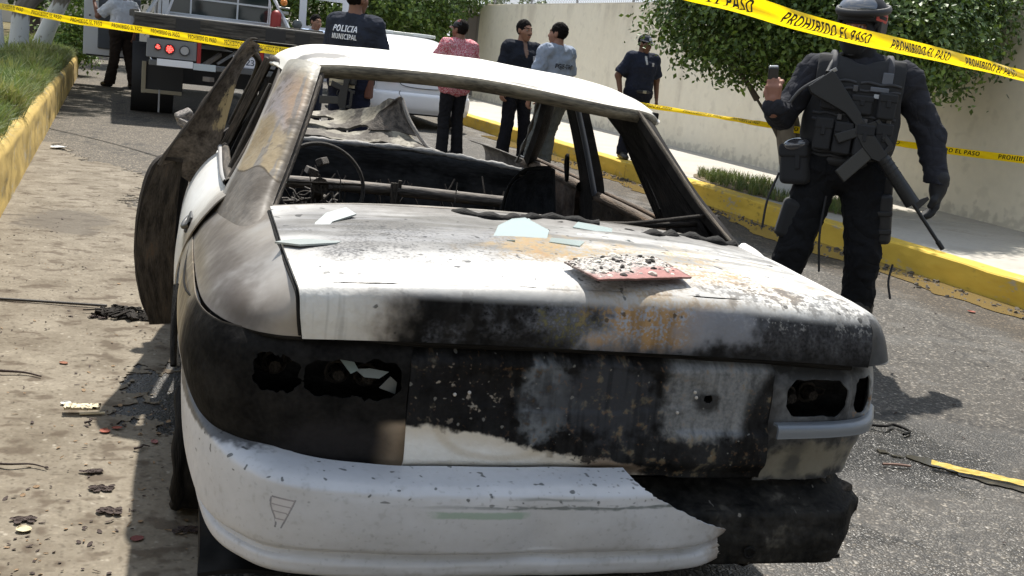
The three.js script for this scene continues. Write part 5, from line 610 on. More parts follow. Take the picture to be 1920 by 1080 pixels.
function headPrims() { const e = s => [ell([s * .0765, -.008, -.012], [.012, .031, .019])];
  return { pos: [ell([0, .028, -.014], [.075, .093, .094]), ell([0, -.04, .028], [.059, .074, .06]), cap([-.012, -.098, .058], [.012, -.098, .058], .022), cap([-.034, -.03, .052], [-.044, -.02, .045], .03), cap([.034, -.03, .052], [.044, -.02, .045], .03), cap([-.03, .03, .076], [.03, .03, .076], .013), cap([0, .012, .086], [0, -.026, .106], .009, .0135), cap([-.012, -.031, .092], [.012, -.031, .092], .01), cap([-.018, -.056, .082], [.018, -.056, .082], .009), cap([-.015, -.069, .08], [.015, -.069, .08], .009), ...e(1), ...e(-1)], eyes: [[-.031, .006, .079], [.031, .006, .079]] }; }
// creases of worn cloth, one metre to the tile
const CLOTH = dtex(512, 512, (u, v) => { const w = .25 * fbm(u * 5, v * 5, 3, 2), a = Math.abs(noise(u * 9 + v * 4 + w * 3, v * 9 - u * 2, 5)), b = Math.abs(noise(u * 20 - v * 9 + w * 5, v * 14 + u * 6, 8)); const q = clamp(.25 + .9 * Math.sqrt(a) * .6 + .35 * Math.sqrt(b) + .05 * noise(u * 90, v * 90, 2)); return [q, q, q]; }, false);
function person(o) {
  const H = o.H, k = H / 1.73, th = thing('person', o.label, 'person', o.pos, o.turn), S = o.build ?? 1;
  const J = { neck: [0, 1.455, -.015], head: [0, 1.61, .012], shL: [.175, 1.4, -.01], shR: [-.175, 1.4, -.01], elL: [.235, 1.13, -.03], elR: [-.235, 1.13, -.03], wrL: [.245, .89, .05], wrR: [-.245, .89, .05], hipL: [.085, .92, 0], hipR: [-.085, .92, 0], knL: [.1, .5, .02], knR: [-.1, .5, .02], anL: [.115, .085, -.025], anR: [-.115, .085, -.025], waist: [0, 1.06, 0], chest: [0, 1.27, 0], toeL: [.15, .035, .16], toeR: [-.15, .035, .16] };
  for (const q in J) J[q] = J[q].map(v => v * k); Object.assign(J, o.J || {});
  const r = q => q * k * S, P = q => J[q];
  const off = (p, x, y = 0, z = 0) => [p[0] + x * k, p[1] + y * k, p[2] + z * k];
  const torso = e => [cap(P('shL'), P('shR'), r(.068) + e), cap(off(P('chest'), -.075, .02), off(P('chest'), .075, .02), r(.118) + e), cap(off(P('waist'), -.055), off(P('waist'), .055), r(.112) + e), cap(off(P('waist'), -.055, .1), off(P('waist'), .055, .1), r(.112) + e)];
  const pelvis = e => [cap(off(P('hipL'), -.015, .02), off(P('hipR'), .015, .02), r(.118) + e), cap(off(P('waist'), -.05, -.06), off(P('waist'), .05, -.06), r(.112) + e)];
  const leg = (s, e, e2 = e) => [cap(P('hip' + s), P('kn' + s), r(.083) + e, r(.056) + e), cap(P('kn' + s), P('an' + s), r(.055) + e, r(.04) + e2)];
  const arm = (s, e) => [cap(P('sh' + s), P('el' + s), r(.053) + e, r(.042) + e), cap(P('el' + s), P('wr' + s), r(.041) + e, r(.028) + e)];
  const hd = P('head'), hs = k, hy = o.headYaw ?? 0, hp = o.headPitch ?? 0, hr = o.headRoll ?? 0;
  const hM = new THREE.Matrix4().compose(V(...hd), new THREE.Quaternion().setFromEuler(new THREE.Euler(hp, hy, hr, 'YXZ')), V(hs, hs, hs));
  const toH = hM.clone().invert().elements, H2 = f => (x, y, z) => f(toH[0] * x + toH[4] * y + toH[8] * z + toH[12], toH[1] * x + toH[5] * y + toH[9] * z + toH[13], toH[2] * x + toH[6] * y + toH[10] * z + toH[14]) * hs;
  const skin = o.skin ?? [.2, .105, .065], fineH = o.fineHead ?? .0062, cell = o.cell ?? .0135;
  const neckTop = V(0, -.06, -.018).applyMatrix4(hM).toArray();
  const foot = s => [cap(P('an' + s), P('toe' + s), r(.036), r(.028)), cap(off(P('an' + s), 0, -.035, -.03), P('toe' + s), r(.034), r(.028))];
  const hands = o.hands ?? {};
  const handP = s => { const q = hands[s] ?? {}, d = q.d ?? sub(P('wr' + s), P('el' + s)); return hand(P('wr' + s), d, q.n ?? [s === 'L' ? -1 : 1, 0, -.2], (s === 'L' ? -1 : 1) * (q.flip ?? 1), q.curl ?? .45, q.fat ?? 1.02 * k, q.thumb ?? .5); };
  const bodyP = [...torso(-.008), ...pelvis(-.008), ...leg('L', -.008), ...leg('R', -.008), ...arm('L', 0), ...arm('R', 0), cap(P('neck'), neckTop, r(.058), r(.054)), cap(P('neck'), P('shL'), r(.05), r(.04)), cap(P('neck'), P('shR'), r(.05), r(.04))];
  const geos = [netMesh(union(bodyP, .035), bounds(bodyP, .03), cell)];
  const hq = headPrims(), hf0 = union(hq.pos, .022), eyeB = union(hq.eyes.map(e => ell(e, [.0125, .0115, .0125])), .002);
  const headF = (x, y, z) => { let d = hf0(x, y, z); for (const e of hq.eyes) { const s = Math.hypot(x - e[0], (y - e[1]) * 1.25, z - e[2] - .022) - .0155; d = -smin(-d, s, .012); } return Math.min(d, eyeB(x, y, z)); };
  const skinC = (x, y, z) => { const n = fbm(x * 18, y * 18, z * 18, 3); return skin.map(q => q * (1 + .12 * n)); };
  const hg = netMesh(headF, [[-.1, -.135, -.125], [.1, .135, .13]], fineH / hs); colorize(hg, (x, y, z) => { let c = skinC(x * 2, y * 2, z * 2); for (const e of hq.eyes) { const d = Math.hypot(x - e[0], y - e[1]); if (z > .08 && d < .0115 && Math.abs(y - e[1]) < .0055) c = Math.hypot(x - e[0], y - e[1]) < .0058 ? [.02, .012, .01] : [.28, .25, .22]; }
    if (z > .06 && Math.abs(y - .033 - .06 * Math.abs(x)) < .006 && Math.abs(x) > .012 && Math.abs(x) < .05) c = [.02, .015, .012]; if (z > .075 && Math.abs(x) < .024 && y < -.052 && y > -.075) c = mix3(skin, [.22, .075, .06], .6); if (o.moustache && z > .07 && Math.abs(x) < .03 && y < -.04 && y > -.052) c = [.025, .02, .018]; if (o.stubble && y < -.03 && z > 0) c = mix3(c, [.06, .05, .045], .25); return c; }); hg.applyMatrix4(hM); geos.push(hg);
  for (const s of ['L', 'R']) if (!(o.noHands || []).includes(s)) { const hp2 = handP(s); geos.push(netMesh(union(hp2, .0065), bounds(hp2, .012), o.handCell ?? .005)); }
  geos.forEach((g, i) => { if (!g.attributes.color) colorize(g, (x, y, z) => skinC(x, y, z)); });
  const bm = part(th, 'body', mergeGeometries(geos.map(g => g.toNonIndexed())), new THREE.MeshPhysicalMaterial({ vertexColors: true, roughness: .55, specularIntensity: .5 }));
  const sd = (o.seed ?? 1) * 7, fold = (a, sx = 9, sy = 6) => (x, y, z) => { const w = .35 * noise(x * 5, y * 5 + sd, z * 5), q = noise((x * 1.0 + y * .45) * 11 + w * 3, (y - x * .35) * 8 + sd, z * 9), q2 = noise((x * .8 - y * .7) * 17 + w * 4, (y + x * .6) * 13 + sd, z * 15); return a * (1.5 * (.5 - Math.sqrt(Math.abs(q))) + .9 * (.45 - Math.sqrt(Math.abs(q2))) + .5 * w); };
  const T = { th, J, k, r, hM, torso, pelvis, leg, arm, foot, fold, H2, cell, off, handP, hf0 };
  // shirt
  if (o.shirt) { const c = o.shirt, e = c.e ?? .014, ps = [...torso(e), ...(c.long ? pelvis(e + .006) : pelvis(e).slice(1))]; ps.push(cap(off(P('neck'), 0, -.03), P('shL'), r(.058) + e * .6, r(.05) + e), cap(off(P('neck'), 0, -.03), P('shR'), r(.058) + e * .6, r(.05) + e)); const slv = c.sleeve ?? .7, fo = fold(c.fold ?? .006);
    for (const s of ['L', 'R']) { const A = P('sh' + s), E = P('el' + s), Wp = P('wr' + s); if (slv <= 1) { const q = A.map((v, i) => lerp(v, E[i], slv)); ps.push({ ...cap(A, addv(q, sub(q, A), .25), r(.058) + e, r(.05) + e + .012), cut: [q, nrm(sub(E, A))] }); } else { ps.push(cap(A, E, r(.056) + e, r(.047) + e)); const q = E.map((v, i) => lerp(v, Wp[i], slv - 1)); ps.push({ ...cap(E, q, r(.047) + e, r(.034) + e), cut: null }); } }
    const nb = P('neck'); const hem = (c.hem ?? .9) * k;
    const f = (x, y, z) => { let d = 9; for (const p of ps) { let q = p.f(x, y, z); if (p.cut) { const [c0, n0] = p.cut; q = Math.max(q, (x - c0[0]) * n0[0] + (y - c0[1]) * n0[1] + (z - c0[2]) * n0[2]); } d = smin(d, q, .035); } d -= fo(x, y, z); d = Math.max(d, hem + .012 * noise(x * 8, 1, z * 8) - y); if (c.collar) d = smin(d, Math.abs(Math.hypot(x - nb[0], (y - nb[1] - .025 * k) * .7, z - nb[2]) - r(.066)) < .02 && y > nb[1] - .02 && y < nb[1] + (.035 - .02 * (z > .05)) * k ? Math.hypot(x - nb[0], z - nb[2]) - r(.07) : 9, .01); return d; };
    T.shirtF = f; T.shirtHem = hem; const g = netMesh(f, bounds(ps, .03), c.cell ?? cell); if (!c.map) colorize(g, (x, y, z) => { const n = fbm(x * 12, y * 12, z * 12, 3); let q = c.col.map(v => v * (1 + .14 * n)); if (c.paint) q = c.paint(x, y, z, q) ?? q; return q; });
    part(th, 'shirt', g, new THREE.MeshPhysicalMaterial({ vertexColors: !c.map, map: c.map ?? null, color: 0xffffff, bumpMap: CLOTH, bumpScale: .012, roughness: .92, specularIntensity: .25, side: THREE.DoubleSide })); }
  // trousers
  if (o.trousers) { const c = o.trousers, e = c.e ?? .013, ps = [...pelvis(e), ...leg('L', e, e + (c.flare ?? .022)), ...leg('R', e, e + (c.flare ?? .022))], fo = fold(c.fold ?? .007, 8, 7), top = (c.top ?? 1.0) * k, bot = (c.bot ?? .055) * k; const f = (x, y, z) => Math.max(union(ps, .022)(x, y, z) - fo(x, y, z), y - top, bot - y); const un = union(ps, .022); const f2 = (x, y, z) => Math.max(un(x, y, z) - fo(x, y, z), y - top, bot - y); T.trF = f2; const g = netMesh(f2, bounds(ps, .03), c.cell ?? cell); colorize(g, (x, y, z) => { const n = fbm(x * 12, y * 12, z * 12, 3); return c.col.map(v => v * (1 + .15 * n)); }); part(th, 'trousers', g, new THREE.MeshPhysicalMaterial({ vertexColors: true, bumpMap: CLOTH, bumpScale: .014, roughness: .95, specularIntensity: .25, side: THREE.DoubleSide })); }
  for (const s of ['L', 'R']) if (!o.noShoes) { const ps = foot(s).map(p => p).concat([cap(off(P('an' + s), 0, .03), P('an' + s), r(.045), r(.045))]); const un = union(ps, .02); const g = netMesh((x, y, z) => Math.max(un(x, y, z) - .012, .004 - y), bounds(ps, .03), .01); part(th, 'shoe', g, mat(...(o.shoe ?? [.012, .011, .01]), .45)); }
  // hair
  if (o.hair) { const line = o.hairLine ?? .05; const f = H2((x, y, z) => Math.max(ell([0, .034, -.022], [.083, .101, .101]).f(x, y, z) - .005 * noise(x * 55, y * 40, z * 55) - .004 * noise(x * 120, y * 70, z * 120), -(y + .035 + (z > -.01 ? 1 : 0) * Math.min(1, (z + .01) * 14) * (line + .035) + (z < -.02 ? .02 : 0)) , z > .03 ? (z - .07) : -1)); const c = V(...hd); part(th, 'hair', netMesh(f, [[c.x - .13, c.y - .12, c.z - .14], [c.x + .13, c.y + .15, c.z + .14]], .006), new THREE.MeshPhysicalMaterial({ color: new THREE.Color().setRGB(...o.hair.map(q => q * .6)), roughness: .9, specularIntensity: .2 })); }
  return T;
}
function capHat(T, col, o = {}) { const crown = T.H2((x, y, z) => Math.max(ell([0, .045, -.012], [.085, .088, .104]).f(x, y, z), .035 - y + .1 * z * (z > 0 ? 0 : 0))), brim = T.H2((x, y, z) => Math.max(Math.abs(y - .042 + .5 * (z - .08) * .5) - .004, Math.hypot(x / .08, (z - .055) / .105) - 1, .05 - z)); const c = T.J.head; const g = netMesh((x, y, z) => Math.min(crown(x, y, z), brim(x, y, z)), [[c[0] - .18, c[1] - .05, c[2] - .2], [c[0] + .18, c[1] + .17, c[2] + .2]], .0055);
  if (o.paint) { const inv = T.hM.clone().invert(), v = V(); colorize(g, (x, y, z) => { v.set(x, y, z).applyMatrix4(inv); return o.paint(v.x, v.y, v.z); }); return part(T.th, 'cap', g, vmat(.85)); } return part(T.th, 'cap', g, mat(...col, .85)); }
// lettering that follows the cloth: points found by marching onto the garment
function decal(T, name, draw, [cx, cy], w, h, dir, mate, yaw = 0) {
  const cv = document.createElement('canvas'); cv.width = 256; cv.height = Math.round(256 * h / w); const g2 = cv.getContext('2d'); g2.fillStyle = '#000'; g2.fillRect(0, 0, cv.width, cv.height); g2.fillStyle = '#fff'; draw(g2, cv.width, cv.height);
  const t = new THREE.CanvasTexture(cv), c = Math.cos(yaw), s = Math.sin(yaw); // dir -1: on the back
  const P = (u, v) => { const a = (u - .5) * w * dir; const ox = cx + a * c, oz0 = -a * s * dir * dir; const y = cy + (v - .5) * h; const ux = Math.sin(yaw) * dir, uz = Math.cos(yaw) * dir; let q = .45; for (let i = 0; i < 60; i++) { const d = T.shirtF(ox + ux * q, y, oz0 + uz * q); if (d < .0015) break; q -= Math.max(d * .7, .0008); } return [ox + ux * (q + .002), y, oz0 + uz * (q + .002)]; };
  const g = panel(P, 24, 14, .0008); const m = mate.clone(); m.alphaMap = t; m.alphaTest = .5; m.side = THREE.DoubleSide; return part(T.th, name, g, m);
}
const BLUEBLK = [.012, .014, .024];
// rifle: stock end at 0, muzzle near 1 along x, sights up y
function makeRifle(label, group) {
  const t = thing('rifle', label, 'rifle'); const bk = mat(.009, .009, .01, .4), bk2 = mat(.013, .013, .013, .5), gr = mat(.035, .034, .03, .55);
  const ex = (pts, d, b = .003) => { const s = new THREE.Shape(pts.map(p => new THREE.Vector2(...p))); const g = new THREE.ExtrudeGeometry(s, { depth: d, bevelEnabled: true, bevelSize: b, bevelThickness: b, bevelSegments: 2 }); g.translate(0, 0, -d / 2); return g; };
  part(t, 'stock', ex([[0, .03], [.02, .035], [.24, .032], [.28, .02], [.28, -.012], [.2, -.02], [.03, -.1], [0, -.095]], .036), bk2);
  part(t, 'receiver', ex([[.27, .028], [.48, .03], [.48, -.015], [.45, -.035], [.38, -.04], [.3, -.03], [.27, -.01]], .034), bk);
  part(t, 'carry_handle', merge([ex([[.3, .03], [.315, .075], [.45, .08], [.465, .07], [.47, .03], [.455, .03], [.445, .062], [.33, .058], [.318, .03]], .014), tf(rbox(.03, .02, .03, .003), .325, .083, 0)]), bk);
  part(t, 'magazine', tf(ex([[-.03, 0], [.03, 0], [.042, -.17], [-.018, -.17]], .024, .004), .415, -.03, 0, 0, 0, .08), gr);
  part(t, 'grip', ex([[.29, -.025], [.325, -.03], [.3, -.12], [.262, -.115]], .026, .005), bk2);
  part(t, 'trigger_guard', tube([[.325, -.03], [.335, -.055], [.37, -.058], [.385, -.035]], .004, 5), bk);
  part(t, 'handguard', merge([tf(new THREE.CylinderGeometry(.031, .035, .26, 14), .61, .012, 0, 0, 0, Math.PI / 2)].concat([...Array(9)].map((_, i) => tf(new THREE.TorusGeometry(.034 - .0003 * i, .002, 5, 14), .5 + i * .027, .012, 0, 0, Math.PI / 2)))), bk2);
  part(t, 'barrel', merge([rod([.7, .014, 0], [.98, .014, 0], .009, .009, 10), rod([.955, .014, 0], [1.0, .014, 0], .0125, .0115, 10)]), bk);
  part(t, 'front_sight', ex([[.735, .02], [.775, .02], [.762, .085], [.75, .085]], .008, .002), bk);
  part(t, 'rear_peg', rod([.4, .06, 0], [.4, .06, .02], .006), bk); return t;
}
// ---- the cast
const FIX = { vest: mat(.013, .0135, .015, .85), strap: mat(.02, .02, .022, .8), black: mat(.012, .012, .013, .6) };
{ // armed officer in black battle dress
  const T = person({ H: 1.76, seed: 2, label: 'masked officer in black tactical gear and helmet holding up a phone beside the wreck', pos: rp(2.57, 0, 2.69), turn: -.5, cell: .0105, fineHead: .005, handCell: .0036, build: 1.0, skin: [.26, .125, .085], noHands: ['L'], headYaw: -.42, headPitch: .1,
    J: { neck: [-.0, 1.475, -.01], head: [-.035, 1.62, .02], shL: [.215, 1.395, -.01], shR: [-.205, 1.385, 0], elR: [-.335, 1.165, .06], wrR: [-.385, 1.205, .285], elL: [.385, 1.15, -.03], wrL: [.455, .9, .06], hipL: [.1, .94, 0], hipR: [-.1, .94, 0], knL: [.17, .52, .05], knR: [-.165, .52, .05], anL: [.2, .09, -.02], anR: [-.24, .09, .0], toeL: [.26, .035, .15], toeR: [-.3, .035, .17] },
    hands: { R: { d: [-.12, .98, .12], n: [.25, 0, -.95], curl: .62, thumb: .3, fat: 1.12, flip: 1 }, L: { d: [-.02, -1, .1], n: [-1, 0, .1], curl: .32, fat: 1.2 } },
    shirt: { col: [.026, .027, .033], sleeve: 1.93, e: .02, hem: .9, fold: .011, cell: .0105, collar: true }, trousers: { col: [.011, .0115, .013], e: .026, flare: .012, fold: .012, cell: .0105, bot: .2 }, shoe: [.01, .01, .01] });
  const { th, k } = T; th.scale.setScalar(1.035);
  { const hp = T.handP('L'), un = union(hp.concat([cap(addv(T.J.wrL, [0, .05, 0]), T.J.wrL, .044, .04)]), .012); part(th, 'glove', netMesh((x, y, z) => un(x, y, z) - .002, bounds(hp, .06), .0042), mat(.011, .011, .012, .75)); }
  for (const s of ['L', 'R']) { const a = T.J['an' + s], kn = T.J['kn' + s]; const ps = [cap(a, addv(a, sub(kn, a), .42), .062, .07), ...T.foot(s)], un = union(ps, .03); part(th, 'boot', netMesh((x, y, z) => Math.max(un(x, y, z) - .014 - .003 * noise(x * 20, y * 30, z * 20), .003 - y), bounds(ps, .04), .011), mat(.011, .011, .011, .5)); }
  // vest
  const vp = [...T.torso(.058)], vun = union(vp, .05), vest = (x, y, z) => Math.max(vun(x, y, z) - .004 * fbm(x * 14, y * 14, z * 14, 3), 1.0 - y, y - 1.45 - .03 * Math.min(1, Math.abs(x) * 8), Math.abs(x) - .205 - .03 * ss(1.3, 1.15, y), Math.hypot(x, (y - 1.51) * .9) - 9, .085 - Math.hypot(x, y - 1.53));
  part(th, 'vest', netMesh(vest, [[-.32, .95, -.3], [.32, 1.55, .3]], .0095), FIX.vest);
  const vz = (x, y) => { let q = .4; while (q > 0 && vest(x, y, q) > .001) q -= .003; return q; };
  const pouch = (x, y, w, h, d, nm = 'pouch', m = FIX.vest, rz = 0) => { const z = vz(x, y); const p = part(th, nm, merge([rbox(w, h, d, .012, 3), tf(rbox(w * 1.04, h * .36, d * 1.08, .01, 2), 0, h * .34, .002), tf(rbox(.02, h * .3, d * 1.14, .004, 1), 0, h * .12, .003)]), m); p.position.set(x, y, z + d * .35); p.rotation.set(-.05, x * 1.6, rz); };
  for (const y of [1.36, 1.325, 1.2, 1.165, 1.02, 1.0]) for (const [x0, x1] of [[-.19, -.02], [.0, .19]]) { const pts = []; for (let i = 0; i <= 6; i++) { const x = lerp(x0, x1, i / 6); pts.push([x, y + .004 * Math.sin(i * 2 + y * 50), vz(x, y) + .002]); } part(th, 'webbing', tube(pts, .0075, 5, 18), mat(.03, .031, .034, .85)); }
  for (const [x, y] of [[-.15, 1.35], [-.07, 1.19], [.05, 1.18], [.16, 1.19], [-.02, 1.33]]) part(th, 'buckle', tf(rbox(.022, .03, .012, .004), x, y, vz(x, y) + .008), mat(.06, .06, .065, .4));
  pouch(-.13, 1.1, .085, .15, .045); pouch(-.04, 1.09, .085, .15, .045); pouch(.055, 1.09, .085, .15, .05); pouch(.14, 1.1, .08, .16, .05); pouch(-.12, 1.27, .1, .1, .03); pouch(.02, 1.255, .1, .09, .03); pouch(.135, 1.26, .085, .12, .04, 'radio_pouch');
  { const z = vz(.12, 1.385) + .004; const b = part(th, 'chest_badge', merge([tf(rbox(.05, .055, .008, .004), .12, 1.39, z, 0, .15), tf(rbox(.085, .022, .01, .004), .09, 1.335, vz(.09, 1.335) + .006, 0, .1)]), mat(.1, .11, .13, .6)); part(th, 'patch', tf(rbox(.032, .02, .006, .002), .085, 1.303, vz(.085, 1.303) + .006), mat(.42, .44, .46, .7)); }
  for (const x of [-.13, .13]) { const pts = []; for (let i = 0; i <= 8; i++) { const a = i / 8 * Math.PI; pts.push([x, 1.4 + .085 * Math.sin(a), .13 * Math.cos(a)]); } part(th, 'shoulder_strap', tube(pts, .022, 6, 24), mat(.035, .036, .042, .8)); }
  part(th, 'belt', tf(new THREE.TorusGeometry(.165, .03, 8, 32), 0, .98, 0, Math.PI / 2, 0, 0, 1.08, .86, 1), FIX.black);
  // helmet, goggles, balaclava
  const c = T.J.head, bb = m => [[c[0] - m, c[1] - m, c[2] - m], [c[0] + m, c[1] + m, c[2] + m]];
  const balF = T.H2((x, y, z) => Math.max(T.hf0(x, y, z) - .011, -(Math.max(Math.abs(x) - .055, Math.abs(y + .012) - .03, .03 - z)), y - .06)); const nk = cap(T.J.neck, addv(c, [0, -.08, -.01]), .075, .072); part(th, 'balaclava', netMesh((x, y, z) => smin(balF(x, y, z), nk.f(x, y, z), .03), [[c[0] - .14, c[1] - .26, c[2] - .16], [c[0] + .14, c[1] + .14, c[2] + .16]], .0065), mat(.011, .011, .012, .95));
  const he = ell([0, .052, -.015], [.112, .112, .132]), hei = ell([0, .045, -.015], [.098, .1, .118]); const hl = part(th, 'helmet', netMesh(T.H2((x, y, z) => Math.max(he.f(x, y, z), -hei.f(x, y, z), .03 - y + (z < -.02 ? -.05 : 0) + (Math.abs(x) > .07 && z < .05 ? -.045 : 0) - .2 * Math.max(0, -z - .0))), bb(.2), .006), new THREE.MeshPhysicalMaterial({ color: new THREE.Color().setRGB(.012, .012, .014), roughness: .6, specularIntensity: .5 }));
  const onH = g => g.applyMatrix4(T.hM);
  part(hl, 'goggle_strap', onH(tf(new THREE.TorusGeometry(.116, .012, 6, 40), 0, .082, -.01, Math.PI / 2 + .12, 0, 0, 1, 1.16, 1.5)), mat(.014, .014, .015, .6));
  part(hl, 'goggles', onH(panel((u, v) => { const a = lerp(-.8, .8, u), R = .124 + .008 * Math.sin(v * 3.14); return [Math.sin(a) * R * .95, lerp(.062, .135, v) + .006 * Math.cos(a * 2), Math.cos(a) * R * 1.12 - .02 - .05 * v * v]; }, 30, 12, .006, (u, v) => Math.min(1 - Math.hypot((u - .5) / .5, (v - .5) / .62) ** 3, Math.hypot((u - .5) / .09, (v + .05) / .3) - 1))), new THREE.MeshPhysicalMaterial({ color: new THREE.Color().setRGB(.13, .135, .145), roughness: .15, metalness: .4, clearcoat: .6 }));
  part(hl, 'goggle_frame', onH(tube([...Array(15)].map((_, i) => { const a = lerp(-.82, .82, i / 14); return [Math.sin(a) * .12, .06 + .006 * Math.cos(a * 2) + (Math.abs(a) < .15 ? .012 : 0), Math.cos(a) * .138 - .018]; }), .007, 6)), mat(.16, .16, .16, .4));
  part(hl, 'red_marking', onH(panel((u, v) => { const a = lerp(.95, 1.75, u), y = lerp(.04, .08, v) - .02 * u; const R = Math.sqrt(Math.max(.05, 1 - ((y - .052) / .112) ** 2)); return [Math.sin(a) * .1135 * R, y, Math.cos(a) * .1335 * R - .015]; }, 24, 8, .002, (u, v) => Math.max(Math.min(Math.abs(u - .5) - .34, 1), Math.abs(v - .5) - .22))), mat(.42, .03, .02, .5));
  part(hl, 'chin_strap', onH(tube([[-.085, .0, .0], [-.06, -.09, .05], [0, -.125, .075], [.06, -.09, .05], [.085, 0, 0]], .007, 6)), FIX.strap);
  for (const q of [1, -1]) part(hl, 'side_flap', onH(tf(rbox(.02, .1, .1, .01, 2), q * .097, -.01, -.02, 0, 0, -q * .05)), FIX.black);
  // belt gear
  { const p = part(th, 'hip_bag', merge([rbox(.15, .19, .1, .03, 3), tf(rbox(.155, .07, .11, .02, 3), 0, .07, .004), tf(rbox(.025, .1, .115, .005), .03, .03, 0)]), FIX.vest); p.position.set(-.225, .93, .08); p.rotation.set(0, -.5, .12); const q = part(th, 'clear_wrap', tf(new THREE.SphereGeometry(1, 14, 10), 0, 0, 0), new THREE.MeshPhysicalMaterial({ color: new THREE.Color().setRGB(.05, .05, .055), roughness: .12, clearcoat: 1 })); q.scale.set(.07, .035, .05); q.position.set(-.24, 1.03, .1); q.rotation.set(.2, -.4, .3); }
  { const p = part(th, 'thigh_holster', merge([rbox(.075, .25, .11, .025, 3), tf(rbox(.05, .11, .05, .015, 2), .01, .16, .01, .2), tf(rbox(.09, .025, .13, .006, 1), -.01, .03, 0), tf(rbox(.09, .025, .13, .006, 1), -.01, -.06, 0)]), FIX.black); p.position.set(.235, .72, .03); p.rotation.set(0, 0, .12); const q = part(th, 'thigh_bag', rbox(.1, .2, .14, .03, 3), FIX.vest); q.position.set(-.215, .66, .04); q.rotation.z = -.14; }
  for (const [a, b] of [[[-.06, .8, .1], [-.03, .42, .1]], [[.32, .5, .03], [.335, .33, .06]], [[-.3, .88, .06], [-.34, .6, .1]]]) part(th, 'loose_strap', tube([a, [(a[0] + b[0]) / 2 - .015, (a[1] + b[1]) / 2, a[2] + .02], b], .006, 5), FIX.strap);
  const L2W = th; th.updateMatrixWorld(true);
  // phone in the raised hand
  const ph = thing('phone', 'black flip phone held up in the masked officer\'s bare hand', 'phone'); part(ph, 'case', rbox(.052, .1, .018, .008, 3), mat(.012, .012, .013, .3)); part(ph, 'cover', tf(rbox(.046, .012, .016, .005, 3), 0, .052, -.003, -.3), mat(.6, .6, .6, .25, { metalness: .5 })); part(ph, 'screen', tf(rbox(.04, .045, .002, .001, 1), 0, .018, -.0095), mat(.03, .035, .04, .1));
  { const p = V(-.408, 1.335, .268).applyMatrix4(th.matrixWorld); ph.position.copy(p); ph.rotation.set(.05, -.5 + .35, .12); }
  // rifle across the chest
  const rf = makeRifle('black rifle slung muzzle down across the masked officer\'s chest', 'rifle');
  { const A = V(-.165, 1.375, .19), B = V(.475, .645, .21), X = B.clone().sub(A).normalize(), Z = V(.1, .12, 1).sub(X.clone().multiplyScalar(V(.1, .12, 1).dot(X))).normalize().negate(), Y = Z.clone().cross(X); const M = new THREE.Matrix4().makeBasis(X, Y, Z).setPosition(A); M.premultiply(th.matrixWorld); M.decompose(rf.position, rf.quaternion, rf.scale); if (V(0, 1, 0).applyQuaternion(rf.quaternion).y < 0) { rf.rotateX(Math.PI); } }
  part(th, 'rifle_sling', tube([[-.16, 1.39, .17], [-.13, 1.46, .1], [-.05, 1.5, -.02], [.08, 1.46, -.12], [.17, 1.3, -.17]], .01, 6), mat(.07, .07, .07, .7)); part(th, 'sling_strap', tube([[-.17, 1.37, .19], [-.27, 1.29, .14], [-.32, 1.2, .12]], .009, 6), mat(.09, .09, .09, .7)); part(th, 'sling_buckle', tf(rbox(.035, .018, .012, .003), -.135, 1.4, .19, 0, 0, .6), mat(.3, .3, .3, .3, { metalness: .7 }));
}
